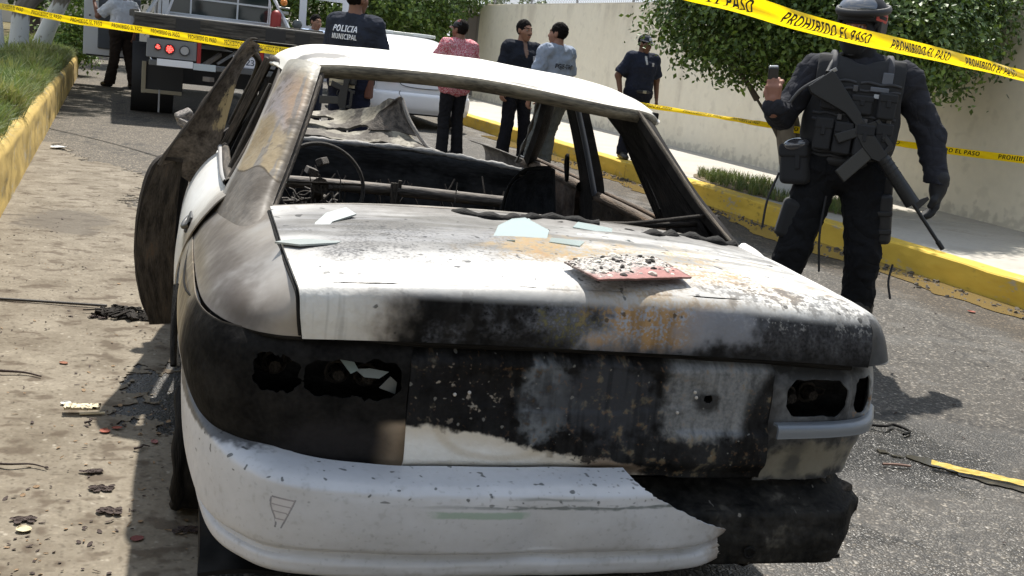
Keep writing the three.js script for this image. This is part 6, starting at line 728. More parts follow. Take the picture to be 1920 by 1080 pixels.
{ // municipal officer seen from behind
  const T = person({ H: 1.8, seed: 4, label: 'municipal police officer seen from behind through the wreck, rifle on his back', pos: rp(1.05, 0, 7.8), turn: Math.PI - .55, skin: [.19, .095, .06], headYaw: -.35, hair: [.012, .01, .009], build: 1.04, shirt: { col: [.026, .03, .042], sleeve: .92, e: .024, hem: .93, fold: .01, collar: true }, trousers: { col: [.012, .014, .026], e: .024, flare: .03 },
    J: { elR: [-.285, 1.13, .06], wrR: [-.2, 1.05, .26], elL: [.25, 1.14, .06], wrL: [.12, 1.06, .28], shR: [-.185, 1.45, 0], shL: [.175, 1.45, 0], waist: [0, 1.1, 0], anL: [.16, .09, 0], anR: [-.16, .09, 0] } });
  const W = mat(.72, .73, .75, .85); decal(T, 'back_lettering', (g, w, h) => { g.font = 'bold 78px sans-serif'; g.textAlign = 'center'; g.fillText('POLICIA', w / 2, h * .46, w * .96); g.font = 'bold 66px sans-serif'; g.fillText('MUNICIPAL', w / 2, h * .9, w * .98); }, [.03, 1.375], .25, .15, -1, W, 0);
  const pt = part(T.th, 'sleeve_patch', merge([0, 1, 2, 3].map(i => tf(rbox(.006, .012, .06, .002), -.272, 1.3 + i * .022, .01, 0, 0, -.3))), mat(.4, .45, .6, .8));
  part(T.th, 'belt', tf(new THREE.TorusGeometry(.17, .03, 8, 32), 0, 1.0, 0, Math.PI / 2, 0, 0, 1.1, .9, 1), FIX.black); part(T.th, 'reflective_band', panel((u, v) => { const a = lerp(2.4, 3.7, u) ; return [Math.sin(a) * .215, lerp(.9, .965, v), Math.cos(a) * .18]; }, 16, 4, .006), mat(.42, .37, .26, .7)); part(T.th, 'band_stripe', panel((u, v) => { const a = lerp(2.4, 3.7, u); return [Math.sin(a) * .218, lerp(.925, .94, v), Math.cos(a) * .183]; }, 16, 3, .004), mat(.2, .18, .14, .7)); part(T.th, 'holster', tf(rbox(.06, .2, .09, .02, 3), -.2, .92, -.03), mat(.1, .035, .02, .7)); part(T.th, 'pouch', tf(rbox(.08, .1, .05, .015, 3), -.1, .98, -.19), FIX.black);
  const rf = makeRifle('black rifle hanging muzzle down on the municipal officer\'s back'); T.th.updateMatrixWorld(true); { const A = V(-.07, 1.2, -.21), B = V(-.02, .32, -.26), X = B.clone().sub(A).normalize(), Z0 = V(-.3, 0, -1), Z = Z0.sub(X.clone().multiplyScalar(Z0.dot(X))).normalize(), Y = Z.clone().cross(X); new THREE.Matrix4().makeBasis(X, Y, Z).setPosition(A).premultiply(T.th.matrixWorld).decompose(rf.position, rf.quaternion, rf.scale); }
}
{ // man in the red patterned shirt
  const fl = dtex(256, 256, (u, v) => { const a = fbm(u * 26, v * 26, 3, 3), b = fbm(u * 26 + 40, v * 26, 5, 3), q = ss(-.06, .06, Math.sin(a * 9 + b * 5)); return mix3([.4, .045, .075], [.62, .46, .46], q * .85); }, true, [2.2, 2.2]);
  const T = person({ H: 1.7, seed: 5, label: 'man in a red and white patterned shirt and cap with his back turned', pos: rp(3.04, 0, 11.04), turn: Math.PI + .35, skin: [.2, .1, .065], hair: [.015, .012, .01], headYaw: .25, build: 1.08, shirt: { map: fl, sleeve: .95, e: .03, hem: .62, long: true, fold: .012, collar: true }, trousers: { col: [.012, .012, .014], e: .014 }, J: { elL: [.3, 1.13, .05], wrL: [.2, .98, .25], elR: [-.29, 1.12, .04], wrR: [-.2, .96, .22] } });
  capHat(T, [.02, .02, .022], { paint: (x, y, z) => z > .085 ? [.5, .5, .5] : Math.abs(x) < .022 || (y > .1 && z < 0) ? [.16, .012, .016] : [.02, .022, .026] });
}
{ const T = person({ H: 1.79, seed: 6, label: 'man in a black polo shirt facing the camera by the yellow kerb', pos: rp(3.79, 0, 10.8), turn: .22, skin: [.24, .125, .08], hair: [.014, .012, .011], hairLine: .052, headYaw: .25, moustache: true, shirt: { col: [.016, .019, .027], sleeve: .85, e: .022, hem: .82, long: true, fold: .009, collar: true, paint: (x, y, z, q) => z > .04 && Math.abs(x) < .028 - .3 * Math.max(0, 1.4 - y) && y > 1.34 ? [.2, .13, .1] : q }, trousers: { col: [.01, .01, .013], e: .02, flare: .03 }, J: { anL: [.2, .09, -.02], anR: [-.13, .09, 0], knL: [.14, .52, .02], toeL: [.26, .035, .13], toeR: [-.17, .035, .17] } });
  part(T.th, 'chest_emblem', tf(rbox(.05, .06, .006, .003), .105, 1.34, .152, -.1, .3), mat(.26, .27, .3, .7)); part(T.th, 'pale_undershirt', tf(new THREE.TorusGeometry(.06, .012, 6, 20), 0, 1.475, .01, Math.PI / 2 + .35), mat(.6, .6, .6, .9)); part(T.th, 'watch', tf(new THREE.TorusGeometry(.03, .008, 6, 16), -.253, .935, .045, Math.PI / 2), mat(.05, .05, .05, .3)); }
{ const T = person({ H: 1.77, seed: 7, label: 'man in a grey lettered T-shirt and grey trousers with his back turned', pos: rp(3.8, 0, 9.7), turn: Math.PI + .5, skin: [.24, .125, .085], hair: [.012, .01, .009], headYaw: .35, build: 1.06, shirt: { col: [.25, .29, .36], sleeve: .85, e: .026, hem: .92, fold: .012 }, trousers: { col: [.1, .105, .1], e: .03, flare: .03, fold: .014 }, J: { hipL: [.09, .92, -.05], hipR: [-.09, .92, -.05], waist: [0, 1.08, -.02], anL: [.07, .09, .14], anR: [-.08, .09, .1], toeL: [.1, .035, .32], toeR: [-.1, .035, .28], knL: [.09, .52, .08], knR: [-.1, .52, .08], elL: [.27, 1.14, .02], wrL: [.25, .9, .1] } });
  decal(T, 'back_lettering', (g, w, h) => { g.font = 'bold 60px sans-serif'; g.textAlign = 'center'; g.fillText('PGJE-GRO', w / 2, h * .75, w * .96); }, [0, 1.29], .3, .09, -1, mat(.02, .025, .04, .85), 0); part(T.th, 'belt', tf(new THREE.TorusGeometry(.155, .018, 8, 32), 0, .965, -.03, Math.PI / 2, 0, 0, 1.1, .85, 1), mat(.03, .025, .02, .6)); }
{ const T = person({ H: 1.6, seed: 8, label: 'short sleeved police officer in a cap standing on the right kerb', pos: rp(5.42, .2, 10.7), turn: .12, skin: [.15, .078, .05], hair: [.012, .01, .01], headYaw: .35, headPitch: .15, build: 1.08, shirt: { col: [.019, .023, .038], sleeve: .9, e: .022, hem: .9, fold: .009, collar: true, paint: (x, y, z, q) => z > .03 && Math.abs(x) < .018 && y > 1.24 && y < 1.34 ? [.5, .5, .5] : q }, trousers: { col: [.012, .014, .023], e: .02, flare: .02 }, J: { elL: [.27, 1.06, -.05], wrL: [.27, .83, .02], elR: [-.29, 1.06, -.06], wrR: [-.27, .84, .02] } });
  capHat(T, [.02, .024, .035], { paint: (x, y, z) => z > .07 && Math.abs(x) < .03 && y > .06 ? [.5, .5, .52] : y < .052 && z < .08 && Math.abs((Math.atan2(x, z) * 8) % 1) < .5 ? [.4, .4, .42] : [.018, .022, .034] });
  part(T.th, 'belt', tf(new THREE.TorusGeometry(.15, .026, 8, 32), 0, .89, 0, Math.PI / 2, 0, 0, 1.1, .9, 1), FIX.black); part(T.th, 'buckle', tf(rbox(.05, .035, .012, .004), 0, .89, .165), mat(.4, .38, .3, .3, { metalness: .6 })); part(T.th, 'badge', tf(rbox(.03, .045, .008, .004), .085, 1.24, .138, 0, .2), mat(.4, .4, .42, .4)); part(T.th, 'shoulder_patch', tf(rbox(.008, .05, .045, .003), .252, 1.22, -.01, 0, 0, .32), mat(.3, .33, .3, .8)); }
{ const T = person({ H: 1.61, seed: 9, label: 'man in a pale blue shirt looking out beside the open right truck door', pos: rp(1.86, 0, 14.5), turn: .1, skin: [.24, .125, .08], hair: [.013, .011, .01], headYaw: .45, headRoll: -.12, shirt: { col: [.4, .5, .66], sleeve: .7, e: .022, hem: .9 }, trousers: { col: [.03, .035, .05], e: .02 }}); }
{ const T = person({ H: 1.76, seed: 10, label: 'man in a white T-shirt and dark trousers reaching into the left truck door', pos: rp(-.83, 0, 18.5), turn: Math.PI + .55, skin: [.2, .1, .07], hair: [.012, .01, .01], shirt: { col: [.68, .7, .76], sleeve: .8, e: .03, hem: .93, fold: .012 }, trousers: { col: [.025, .018, .014], e: .024, flare: .03, fold: .014 }, J: { elL: [.34, 1.2, .2], wrL: [.3, 1.42, .42], elR: [-.3, 1.16, -.08], wrR: [-.17, .95, -.13], anL: [.14, .09, .1], anR: [-.2, .09, -.12], toeL: [.17, .035, .28], toeR: [-.23, .035, .06], knR: [-.15, .52, -.02] }, hands: { R: { d: [.1, -1, .05], n: [.3, 0, 1], curl: .3 } } }); }
// ---------------------------------------------------------------- flatbed tow truck ahead on the left
{
  const t = thing('tow_truck', 'flatbed tow truck with a white cab, its red tail lamps lit, ahead of the wreck', 'truck', rp(.47, 0, 12.6), RT);
  const steel = ironMat(50, [.05, .045, .04], [.12, .11, .095]), dark = mat(.02, .02, .021, .7), white = mat(.62, .64, .67, .35), grey = mat(.17, .175, .18, .5), chrome = mat(.6, .61, .63, .25, { metalness: .8 }), glass = new THREE.MeshPhysicalMaterial({ color: new THREE.Color().setRGB(.02, .03, .03), roughness: .05, specularIntensity: 1 });
  const rb = part(t, 'rear_beam', tf(rbox(2.39, .18, .1, .012), 0, 1.253, -.05), steel); for (const [x, w] of [[-.55, .3], [.55, .26], [.9, .2]]) part(rb, 'dark_patch', tf(rbox(w, .155, .006, .002), x, 1.25, .002), mat(.028, .027, .026, .8));
  part(rb, 'top_edge', tf(rbox(2.39, .012, .06, .004), 0, 1.348, -.04), mat(.42, .4, .36, .5));
  part(t, 'deck', tf(rbox(2.34, .05, 4.6, .01), 0, 1.305, -2.45), steel); for (const s of [-1, 1]) part(t, 'side_rail', tf(rbox(.06, .1, 4.6, .01), s * 1.165, 1.33, -2.45), steel);
  part(t, 'chassis_rail', tf(rbox(.1, .2, 6.4, .01), -.42, 1.0, -3.3), dark); part(t, 'chassis_rail', tf(rbox(.1, .2, 6.4, .01), .42, 1.0, -3.3), dark); part(t, 'cross_member', tf(rbox(2.0, .12, .12, .01), 0, 1.09, -.3), dark);
  const box = (side) => { const l = part(t, 'lamp_box', tf(rbox(.61, .235, .12, .008), side * .73, .928, -.1), grey); if (side > 0) l.userData.label = 'right lamp box';
    const lamp = (x, y, r, kind) => { const q = new THREE.Group(); const X = side < 0 ? x : -x; const m = part(l, kind ? 'red_lamp' : 'round_lamp', tf(new THREE.CylinderGeometry(r, r, .02, 24), X, y, -.03, Math.PI / 2), kind ? new THREE.MeshPhysicalMaterial({ color: new THREE.Color().setRGB(.2, .012, .01), roughness: .25, emissive: new THREE.Color().setRGB(1, .03, .02), emissiveIntensity: .22 }) : mat(.36, .36, .36, .3)); 
      part(l, 'lamp_rim', tf(new THREE.TorusGeometry(r, .008, 6, 28), X, y, -.022), kind ? mat(.05, .02, .02, .4) : mat(.05, .05, .05, .5)); 
      if (kind) { const d = []; const n = kind; for (let i = 0; i < n; i++) { const a = i * 2.4, R = r * .78 * Math.sqrt(i / n); d.push(tf(new THREE.SphereGeometry(r > .035 ? .0095 : .008, 8, 6), X + Math.cos(a) * R, y + Math.sin(a) * R, -.018)); } part(l, 'led', merge(d), new THREE.MeshStandardMaterial({ color: new THREE.Color().setRGB(.5, .05, .05), emissive: new THREE.Color().setRGB(1, .1, .08), emissiveIntensity: 1.6 }), { kind: 'stuff' }); } };
    lamp(-.90, .945, .036, 7); lamp(-.757, .932, .056, 16); lamp(-.575, .932, .058, 0); return l; };
  box(-1); box(1); part(t, 'red_bar', tf(rbox(.05, .27, .05, .008), -.395, .92, -.06), mat(.3, .015, .015, .4)); part(t, 'red_bar', tf(rbox(.05, .27, .05, .008), .395, .92, -.06), mat(.3, .015, .015, .4));
  part(t, 'bumper_bar', tf(rbox(2.0, .075, .09, .01), -.0, .745, -.08), mat(.12, .125, .13, .35, { metalness: .5 })); part(t, 'under_guard', tf(rbox(1.9, .5, .04, .01), .1, .7, -1.2), dark); part(t, 'reflective_plate', tf(rbox(.44, .085, .02, .004), -.685, .758, -.025), mat(.75, .76, .78, .3)); part(t, 'reflective_plate', tf(rbox(.28, .085, .02, .004), -.32, .745, -.025), mat(.45, .5, .52, .4)); part(t, 'hook', tube([[-1.0, .86, -.08], [-.97, .78, -.06], [-.9, .76, -.06]], .012, 6), chrome);
  // licence plate
  { const cv = document.createElement('canvas'); cv.width = 256; cv.height = 128; const g = cv.getContext('2d'); g.fillStyle = '#c9cbd2'; g.fillRect(0, 0, 256, 128); g.fillStyle = '#3a4152'; g.font = 'bold 92px sans-serif'; g.textAlign = 'center'; g.fillText('52·23', 128, 96, 226); g.strokeStyle = '#6c7488'; g.lineWidth = 6; g.strokeRect(5, 5, 246, 118); const tx = new THREE.CanvasTexture(cv); tx.colorSpace = THREE.SRGBColorSpace; const pg = new THREE.PlaneGeometry(.29, .148); const p = part(t, 'licence_plate', tf(rbox(.3, .155, .008, .003), .18, .865, -.04, -.05), mat(.5, .51, .54, .4)); part(p, 'plate_print', tf(pg, .18, .865, -.034, -.05), new THREE.MeshStandardMaterial({ map: tx, roughness: .5 })); }
  part(t, 'tow_hook', merge([bar([-.35, .75, -.1], [-.1, .92, -.4], .05, .05), bar([-.3, .6, -.1], [-.22, .6, -.04], .12, .06)]), mat(.16, .14, .12, .6));
  part(t, 'strut', bar([-.15, .8, -.2], [.1, .98, -.3], .04, .03), mat(.2, .2, .2, .5));
  // mudguards, wheels
  for (const s of [-1, 1]) { part(t, 'mud_flap', tf(rbox(.5, .4, .02, .006), s * .78, .53, -.85), dark); part(t, 'flap_frame', merge([tf(rbox(.055, .42, .03, .006), s * 1.035, .51, -.82), tf(rbox(.5, .05, .03, .006), s * .79, .33, -.815)]), mat(.27, .24, .17, .7)); part(t, 'flap_rod', rod([s * .83, .36, -.8], [s * .83, .06, -.78], .012), mat(.3, .3, .3, .5));
    for (const z of [-1.7, -6.3]) for (const dx of z < -5 ? [0] : [0, -.27]) { const w = new THREE.Group(); w.name = 'wheel'; t.add(w); w.position.set(s * (1.02 + dx), .42, z); w.rotation.z = Math.PI / 2; const prof = [[.22, -.1], [.34, -.115], [.4, -.1], [.42, -.06], [.42, .06], [.4, .1], [.34, .115], [.22, .1]].map(p => new THREE.Vector2(...p)); part(w, 'tyre', new THREE.LatheGeometry(prof, 36), mat(.015, .015, .016, .9)); part(w, 'rim', new THREE.CylinderGeometry(.225, .225, .14, 24), mat(.3, .3, .31, .5)); } 
    part(t, 'mudguard', tf(new THREE.CylinderGeometry(.5, .5, .56, 20, 1, true, -Math.PI / 2, Math.PI), s * .9, .45, -1.7, 0, 0, Math.PI / 2), dark); }
  // cab
  const cabP = (() => { const sec = (w, h0, h1, z) => [[-w, h0, z], [-w - .03, (h0 + h1) / 2, z], [-w * .98, h1 - .12, z], [-w * .7, h1, z], [0, h1 + .02, z], [w * .7, h1, z], [w * .98, h1 - .12, z], [w + .03, (h0 + h1) / 2, z], [w, h0, z]]; const g = grid([sec(.9, .62, 1.97, -4.9), sec(.93, .6, 2.0, -5.3), sec(.93, .6, 1.99, -6.2), sec(.92, .6, 1.45, -6.9), sec(.9, .6, 1.3, -7.8), sec(.8, .6, 1.1, -8.0)]); return (u, v) => { const p = g(u, v); p[0] += .2; return p; }; })();
  part(t, 'cab', panel(cabP, 40, 40, .03, (u, v, p) => Math.abs(p[0] - .2) > .8 && p[2] < -5.05 && p[2] > -6.15 ? Math.max(p[1] < .7 ? 1 : -1, p[1] > 1.93 ? 1 : -1) : 1), white);
  const back = part(t, 'cab_back', panel((u, v) => [.2 + lerp(-.88, .88, u), lerp(.65, 1.96, v), -4.89 + .02 * Math.sin(u * 3.14)], 40, 30, .02, (u, v, p) => { const a = Math.abs(p[0] - .25) - .83, b = Math.abs(p[1] - 1.66) - .25; return Math.max(a, b) < 0 ? Math.max(a, b) : .02; }), white);
  part(back, 'rear_window', tf(rbox(1.68, .52, .012, .004), .25, 1.66, -4.915), glass); for (const x of [-.22, .55]) part(back, 'window_bar', tf(rbox(.03, .52, .02, .004), x, 1.66, -4.89), mat(.55, .58, .6, .4)); part(back, 'window_bar', tf(rbox(1.68, .03, .022, .004), .25, 1.68, -4.89, 0, 0, 0), mat(.55, .58, .6, .4)); part(back, 'window_seal', tf(rbox(1.72, .03, .03, .008), .25, 1.405, -4.885), mat(.5, .53, .56, .5));
  part(back, 'inner_lamp', tf(new THREE.SphereGeometry(.05, 12, 10), .55, 1.83, -4.88), mat(.6, .6, .6, .3));
  part(t, 'headboard_stay', bar([1.04, 1.95, -4.55], [1.38, 1.32, -4.3], .06, .04), mat(.5, .52, .55, .35, { metalness: .4 })); part(t, 'headboard_stay', bar([-.58, 1.95, -4.5], [-.95, 1.32, -4.2], .05, .04), mat(.5, .52, .55, .35, { metalness: .4 }));
  part(t, 'headboard_stay', bar([-.42, 1.95, -4.75], [-.62, 1.34, -4.6], .04, .03), mat(.55, .56, .58, .4));
  part(t, 'gas_bottle', merge([tf(new THREE.CylinderGeometry(.09, .09, .2, 18), 1.14, 1.46, -4.4), tf(new THREE.SphereGeometry(.09, 16, 8), 1.14, 1.56, -4.4)]), mat(.3, .03, .025, .5)); part(t, 'valve_stack', merge([tf(rbox(.16, .05, .08, .01), 1.27, 1.62, -4.45), tf(rbox(.18, .03, .1, .01), 1.28, 1.7, -4.45), tf(rbox(.14, .16, .1, .01), 1.3, 1.45, -4.5)]), mat(.35, .36, .33, .4, { metalness: .4 })); part(t, 'beacon', tf(new THREE.SphereGeometry(.06, 12, 8), 1.27, 1.79, -4.5), mat(.6, .2, .03, .3)); part(t, 'round_gauge', tf(new THREE.SphereGeometry(.085, 16, 12), 1.52, 1.45, -4.5, 0, 0, 0, 1, 1, .5), mat(.08, .09, .09, .25));
  // open doors
  const dr = (x0, x1, z, lab) => { const d = part(t, 'door', panel((u, v) => [lerp(x0, x1, u), lerp(.52, 1.98, v), z + .03 * Math.sin(v * 3)], 40, 40, .04, (u, v) => { const a = Math.abs(u - .5) - .36, b = Math.abs(v - .8) - .16; return Math.max(a, b); }), white, { label: lab }); return d; };
  const dl = dr(-1.0, -1.93, -6.35, 'left cab door standing open'); part(dl, 'door_card', tf(rbox(.7, .92, .05, .03), -1.34, 1.1, -6.28), mat(.07, .08, .095, .7)); part(dl, 'kick_strip', tf(rbox(.82, .03, .05, .008), -1.47, .515, -6.33), mat(.02, .02, .02, .7)); part(dl, 'latch', merge([tf(rbox(.02, .035, .02, .004), -1.83, 1.2, -6.27), tf(rbox(.02, .03, .02, .004), -1.83, 1.1, -6.27)]), mat(.03, .03, .03, .5)); part(dl, 'window_glass', tf(rbox(.6, .46, .006, .002), -1.48, 1.7, -6.35), new THREE.MeshPhysicalMaterial({ color: 0xffffff, transmission: 1, thickness: 0, roughness: .02 }));
  const dR = dr(1.62, 2.5, -5.0, 'right cab door standing open'); part(dR, 'door_card', tf(rbox(.66, .7, .03, .03), 2.05, 1.0, -4.97), mat(.07, .08, .095, .7));
}
// ---------------------------------------------------------------- white patrol car parked along the right kerb
{
  const t = thing('patrol_car', 'white patrol car with roof light bar and cracked rear, parked by the right kerb', 'car', rp(3.78, 0, 15.1), RT);
  const white = new THREE.MeshPhysicalMaterial({ color: new THREE.Color().setRGB(.68, .69, .71), roughness: .3, clearcoat: .6 }), glass = new THREE.MeshPhysicalMaterial({ color: new THREE.Color().setRGB(.03, .035, .035), roughness: .05 }), dark = mat(.02, .02, .02, .7);
  const sec = (z, w, y0, y1) => [[-w * .9, y0, z], [-w, y0 + .12, z], [-w * 1.01, (y0 + y1) * .52, z], [-w * .95, y1 - .08, z], [-w * .8, y1, z], [0, y1 + .02, z], [w * .8, y1, z], [w * .95, y1 - .08, z], [w * 1.01, (y0 + y1) * .52, z], [w, y0 + .12, z], [w * .9, y0, z]];
  const archs = p => Math.min(Math.hypot(p[2] + .95, p[1] - .3) - .34, Math.hypot(p[2] + 3.6, p[1] - .3) - .34);
  part(t, 'body', panel(grid([sec(-.05, .78, .5, .93), sec(-.3, .83, .3, .97), sec(-1.2, .85, .22, .95), sec(-2.6, .85, .22, .93), sec(-3.6, .84, .22, .88), sec(-4.3, .74, .3, .74)]), 60, 60, .01, (u, v, p) => Math.abs(p[0]) > .6 ? archs(p) : 1), white);
  const rear = part(t, 'tail_panel', panel((u, v) => { const x = lerp(-.8, .8, u); return [x, lerp(.5, .95, v), .0 - .12 * Math.pow(Math.abs(x) / .8, 3) - .05 * v * v]; }, 30, 14, .01), white);
  part(rear, 'rear_bumper', panel(grid([[-.84, -.78, -.5, 0, .5, .78, .84].map((x, i) => [x, .58, [-.3, -.08, .04, .06, .04, -.08, -.3][i]]), [-.86, -.8, -.5, 0, .5, .8, .86].map((x, i) => [x, .53, [-.3, -.05, .08, .1, .08, -.05, -.3][i]]), [-.86, -.8, -.5, 0, .5, .8, .86].map((x, i) => [x, .36, [-.3, -.05, .08, .1, .08, -.05, -.3][i]]), [-.83, -.77, -.5, 0, .5, .77, .83].map((x, i) => [x, .26, [-.3, -.1, .02, .05, .02, -.1, -.3][i]])]), 40, 16, .008), white);
  for (const s of [-1, 1]) part(rear, 'tail_lamp', tf(rbox(.3, .14, .05, .02), s * .6, .81, -.03, 0, s * .25), mat(.2, .025, .02, .25)); part(rear, 'lid_seam', tube([[-.44, .9, -.02], [-.4, .72, .0], [-.32, .68, .005], [.32, .68, .005], [.4, .72, 0], [.44, .9, -.02]], .006, 5), dark);
  part(rear, 'bumper_crack', merge([tube([[-.72, .3, .06], [-.62, .36, .09], [-.55, .43, .095], [-.46, .42, .105], [-.4, .36, .11]], u => .006 + .01 * (1 - u), 6), tube([[-.42, .36, .11], [-.36, .42, .107], [-.38, .5, .1], [-.42, .56, .085], [-.4, .6, .06]], u => .011 * (1 - .5 * u), 6)]), dark);
  part(t, 'cabin', panel(grid([[-.8, -.76, -.5, 0, .5, .76, .8].map((x, i) => [x, [.9, .94, .96, .97, .96, .94, .9][i], -.62]), [-.66, -.62, -.42, 0, .42, .62, .66].map((x, i) => [x, [1.33, 1.38, 1.41, 1.42, 1.41, 1.38, 1.33][i], -1.25]), [-.66, -.62, -.42, 0, .42, .62, .66].map((x, i) => [x, [1.34, 1.39, 1.42, 1.43, 1.42, 1.39, 1.34][i], -2.2]), [-.78, -.74, -.5, 0, .5, .74, .78].map((x, i) => [x, [.88, .91, .93, .94, .93, .91, .88][i], -3.1])]), 30, 50, .02), white);
  part(t, 'rear_window', tf(rbox(1.12, .52, .012, .004), 0, 1.19, -.925, -.94), glass); for (const s of [-1, 1]) part(t, 'side_window', panel(grid([[[s * .775, .97, -.85], [s * .775, .97, -2.95]], [[s * .665, 1.33, -1.3], [s * .665, 1.33, -2.25]]]), 10, 6, .012), glass);
  part(t, 'pillar_trim', tf(rbox(.012, .36, .05, .004), -.73, 1.15, -1.85, 0, 0, -.3), dark);
  const lb = part(t, 'light_bar', tf(rbox(1.2, .055, .2, .02), 0, 1.51, -1.75), mat(.4, .42, .38, .3)); part(lb, 'lens', tf(rbox(.36, .06, .21, .02), -.35, 1.512, -1.75), mat(.5, .52, .5, .2)); part(lb, 'lens', tf(rbox(.36, .06, .21, .02), .35, 1.512, -1.75), mat(.5, .52, .5, .2)); for (const s of [-1, 1]) part(lb, 'foot', tf(rbox(.04, .06, .06, .005), s * .5, 1.46, -1.75), dark);
  for (const s of [-1, 1]) for (const z of [-.95, -3.6]) { const w = new THREE.Group(); w.name = 'wheel'; t.add(w); w.position.set(s * .74, .3, z); w.rotation.z = Math.PI / 2; part(w, 'tyre', new THREE.LatheGeometry([[.17, -.08], [.27, -.09], [.3, -.06], [.3, .06], [.27, .09], [.17, .08]].map(p => new THREE.Vector2(...p)), 28), mat(.015, .015, .016, .9)); part(w, 'rim', new THREE.CylinderGeometry(.175, .175, .13, 20), mat(.35, .35, .36, .4)); }
  part(t, 'underbody', tf(rbox(1.5, .1, 4, .02), 0, .27, -2.1), dark);
}
// ---------------------------------------------------------------- barrier tapes
{
  const cv = document.createElement('canvas'); cv.width = 1024; cv.height = 128; const g = cv.getContext('2d'); g.fillStyle = '#ffdd00'; g.fillRect(0, 0, 1024, 128); g.fillStyle = '#191207'; g.font = 'bold 92px sans-serif'; g.textAlign = 'center'; g.fillText('PROHIBIDO EL PASO', 430, 96, 800);
  const tx = new THREE.CanvasTexture(cv); tx.colorSpace = THREE.SRGBColorSpace; tx.wrapS = THREE.RepeatWrapping; tx.magFilter = THREE.LinearFilter;
  const tm = new THREE.MeshPhysicalMaterial({ map: tx, roughness: .95, transmission: .6, specularIntensity: .4, thickness: 0, side: THREE.DoubleSide });
  function tape(label, pts, roll, fold, rep, W = .075, phase = 0) { // a flat band along pts, turned about its length by roll(t), creased by fold(t)
    const c = new THREE.CatmullRomCurve3(pts.map(p => V(...p)), false, 'centripetal'), N = 140, M = 8, P = [], U = [], I = []; const L = c.getLength();
    for (let i = 0; i <= N; i++) { const t = i / N, p = c.getPointAt(t), d = c.getTangentAt(t); const side = V(0, 1, 0).cross(d).normalize(), up = d.clone().cross(side).normalize(); const a = roll(t), f = fold(t);
      for (let j = 0; j <= M; j++) { const w = (j / M - .5); let y = w * W, o = 0; if (f) { const cr = -.12; if (w < cr) { const m = (cr - w) * W; y = cr * W - m * Math.cos(f); o = m * Math.sin(f); } } o += .0025 * Math.sin(t * 60 + j) + .003 * fbm(t * 30, j * .5, phase, 2); const Y = y * Math.cos(a) - o * Math.sin(a), O = y * Math.sin(a) + o * Math.cos(a); P.push(p.x + up.x * Y + side.x * O, p.y + up.y * Y + side.y * O, p.z + up.z * Y + side.z * O); U.push((t * L * rep + phase), clamp(j / M * .9)); } }
    for (let i = 0; i < N; i++) for (let j = 0; j < M; j++) { const a = i * (M + 1) + j, b = a + M + 1; I.push(a, b, a + 1, a + 1, b, b + 1); }
    const ge = new THREE.BufferGeometry(); ge.setAttribute('position', new THREE.Float32BufferAttribute(P, 3)); ge.setAttribute('uv', new THREE.Float32BufferAttribute(U, 2)); ge.setIndex(I); ge.computeVertexNormals(); return solo('barrier_tape', label, 'barrier tape', ge, tm);
  }
  const fgp = [[-1.302, 1.462, -1.2], [-0.564, 1.456, -0.7], [-0.195, 1.453, -0.45], [-0.02, 1.454, -0.33], [0.174, 1.45, -0.2], [0.399, 1.449, -0.06], [0.683, 1.452, 0.12], [1.039, 1.454, 0.34], [1.584, 1.448, 0.64], [2.456, 1.438, 1.12]].map(p => rp(...p));
  tape('yellow tape in the foreground, crossing in front of the masked officer\'s face', fgp, t => -.25 + .5 * ss(.35, .8, t), t => .95 + .5 * ss(.5, .8, t), 1.75, .038, .05);
  tape('yellow tape stretched from the whitewashed trunks past the tow truck\'s lamps', [[-3.2, 1.25, 14], [-2.336, 1.223, 13], [-2.118, 1.217, 12.5], [-1.433, 1.172, 11.5], [-.766, 1.165, 10.5], [-.06, 1.155, 9], [.409, 1.156, 7.5], [.75, 1.17, 6.2]].map(p => rp(...p)), t => .1 * Math.sin(t * 9), t => 0, 1.3);
  tape('thin twisted yellow tape running from the ficus trunk left behind the wreck\'s roof', [[4.4, .93, 12.5], [5.32, .938, 10], [5.724, .934, 9], [5.72, .935, 8.1], [5.78, .94, 7.75]].map(p => rp(...p)), t => .9 + .3 * Math.sin(t * 11), t => .8, 1.3, .07);
  tape('yellow tape wrapped round the ficus trunk and running right along the wall', [[5.7, .935, 7.62], [5.92, .94, 7.5], [6.1, .945, 7.4], [6.863, .925, 6.6], [7.224, .935, 6], [7.7, .95, 5]].map(p => rp(...p)), t => .5 + .4 * Math.sin(t * 7), t => .5, 1.3, .075, .4);
}
{ const P = [[1.98, .02, 1.1], [2.06, .014, 1.035], [2.15, .012, .97], [2.24, .012, .895], [2.5, .012, .7]].map(p => rp(...p)); const g = panel((u, v) => { const c = u * 4, i = Math.min(3, Math.floor(c)), t = c - i, a = [0, 1, 2].map(k => lerp(P[i][k], P[i + 1][k], t)); return [a[0] + (v - .5) * .022, a[1] + .006 * fbm(u * 9, v * 2, 3, 2) + .008 * v + .002, a[2] - (v - .5) * .028]; }, 60, 6, .0006); solo('yellow_strip', 'short yellow strip on the ground by the puddle at the right edge', 'barrier tape', g, mat(.42, .29, .03, .6)); }  // thin yellow strip laid flat beside the puddle
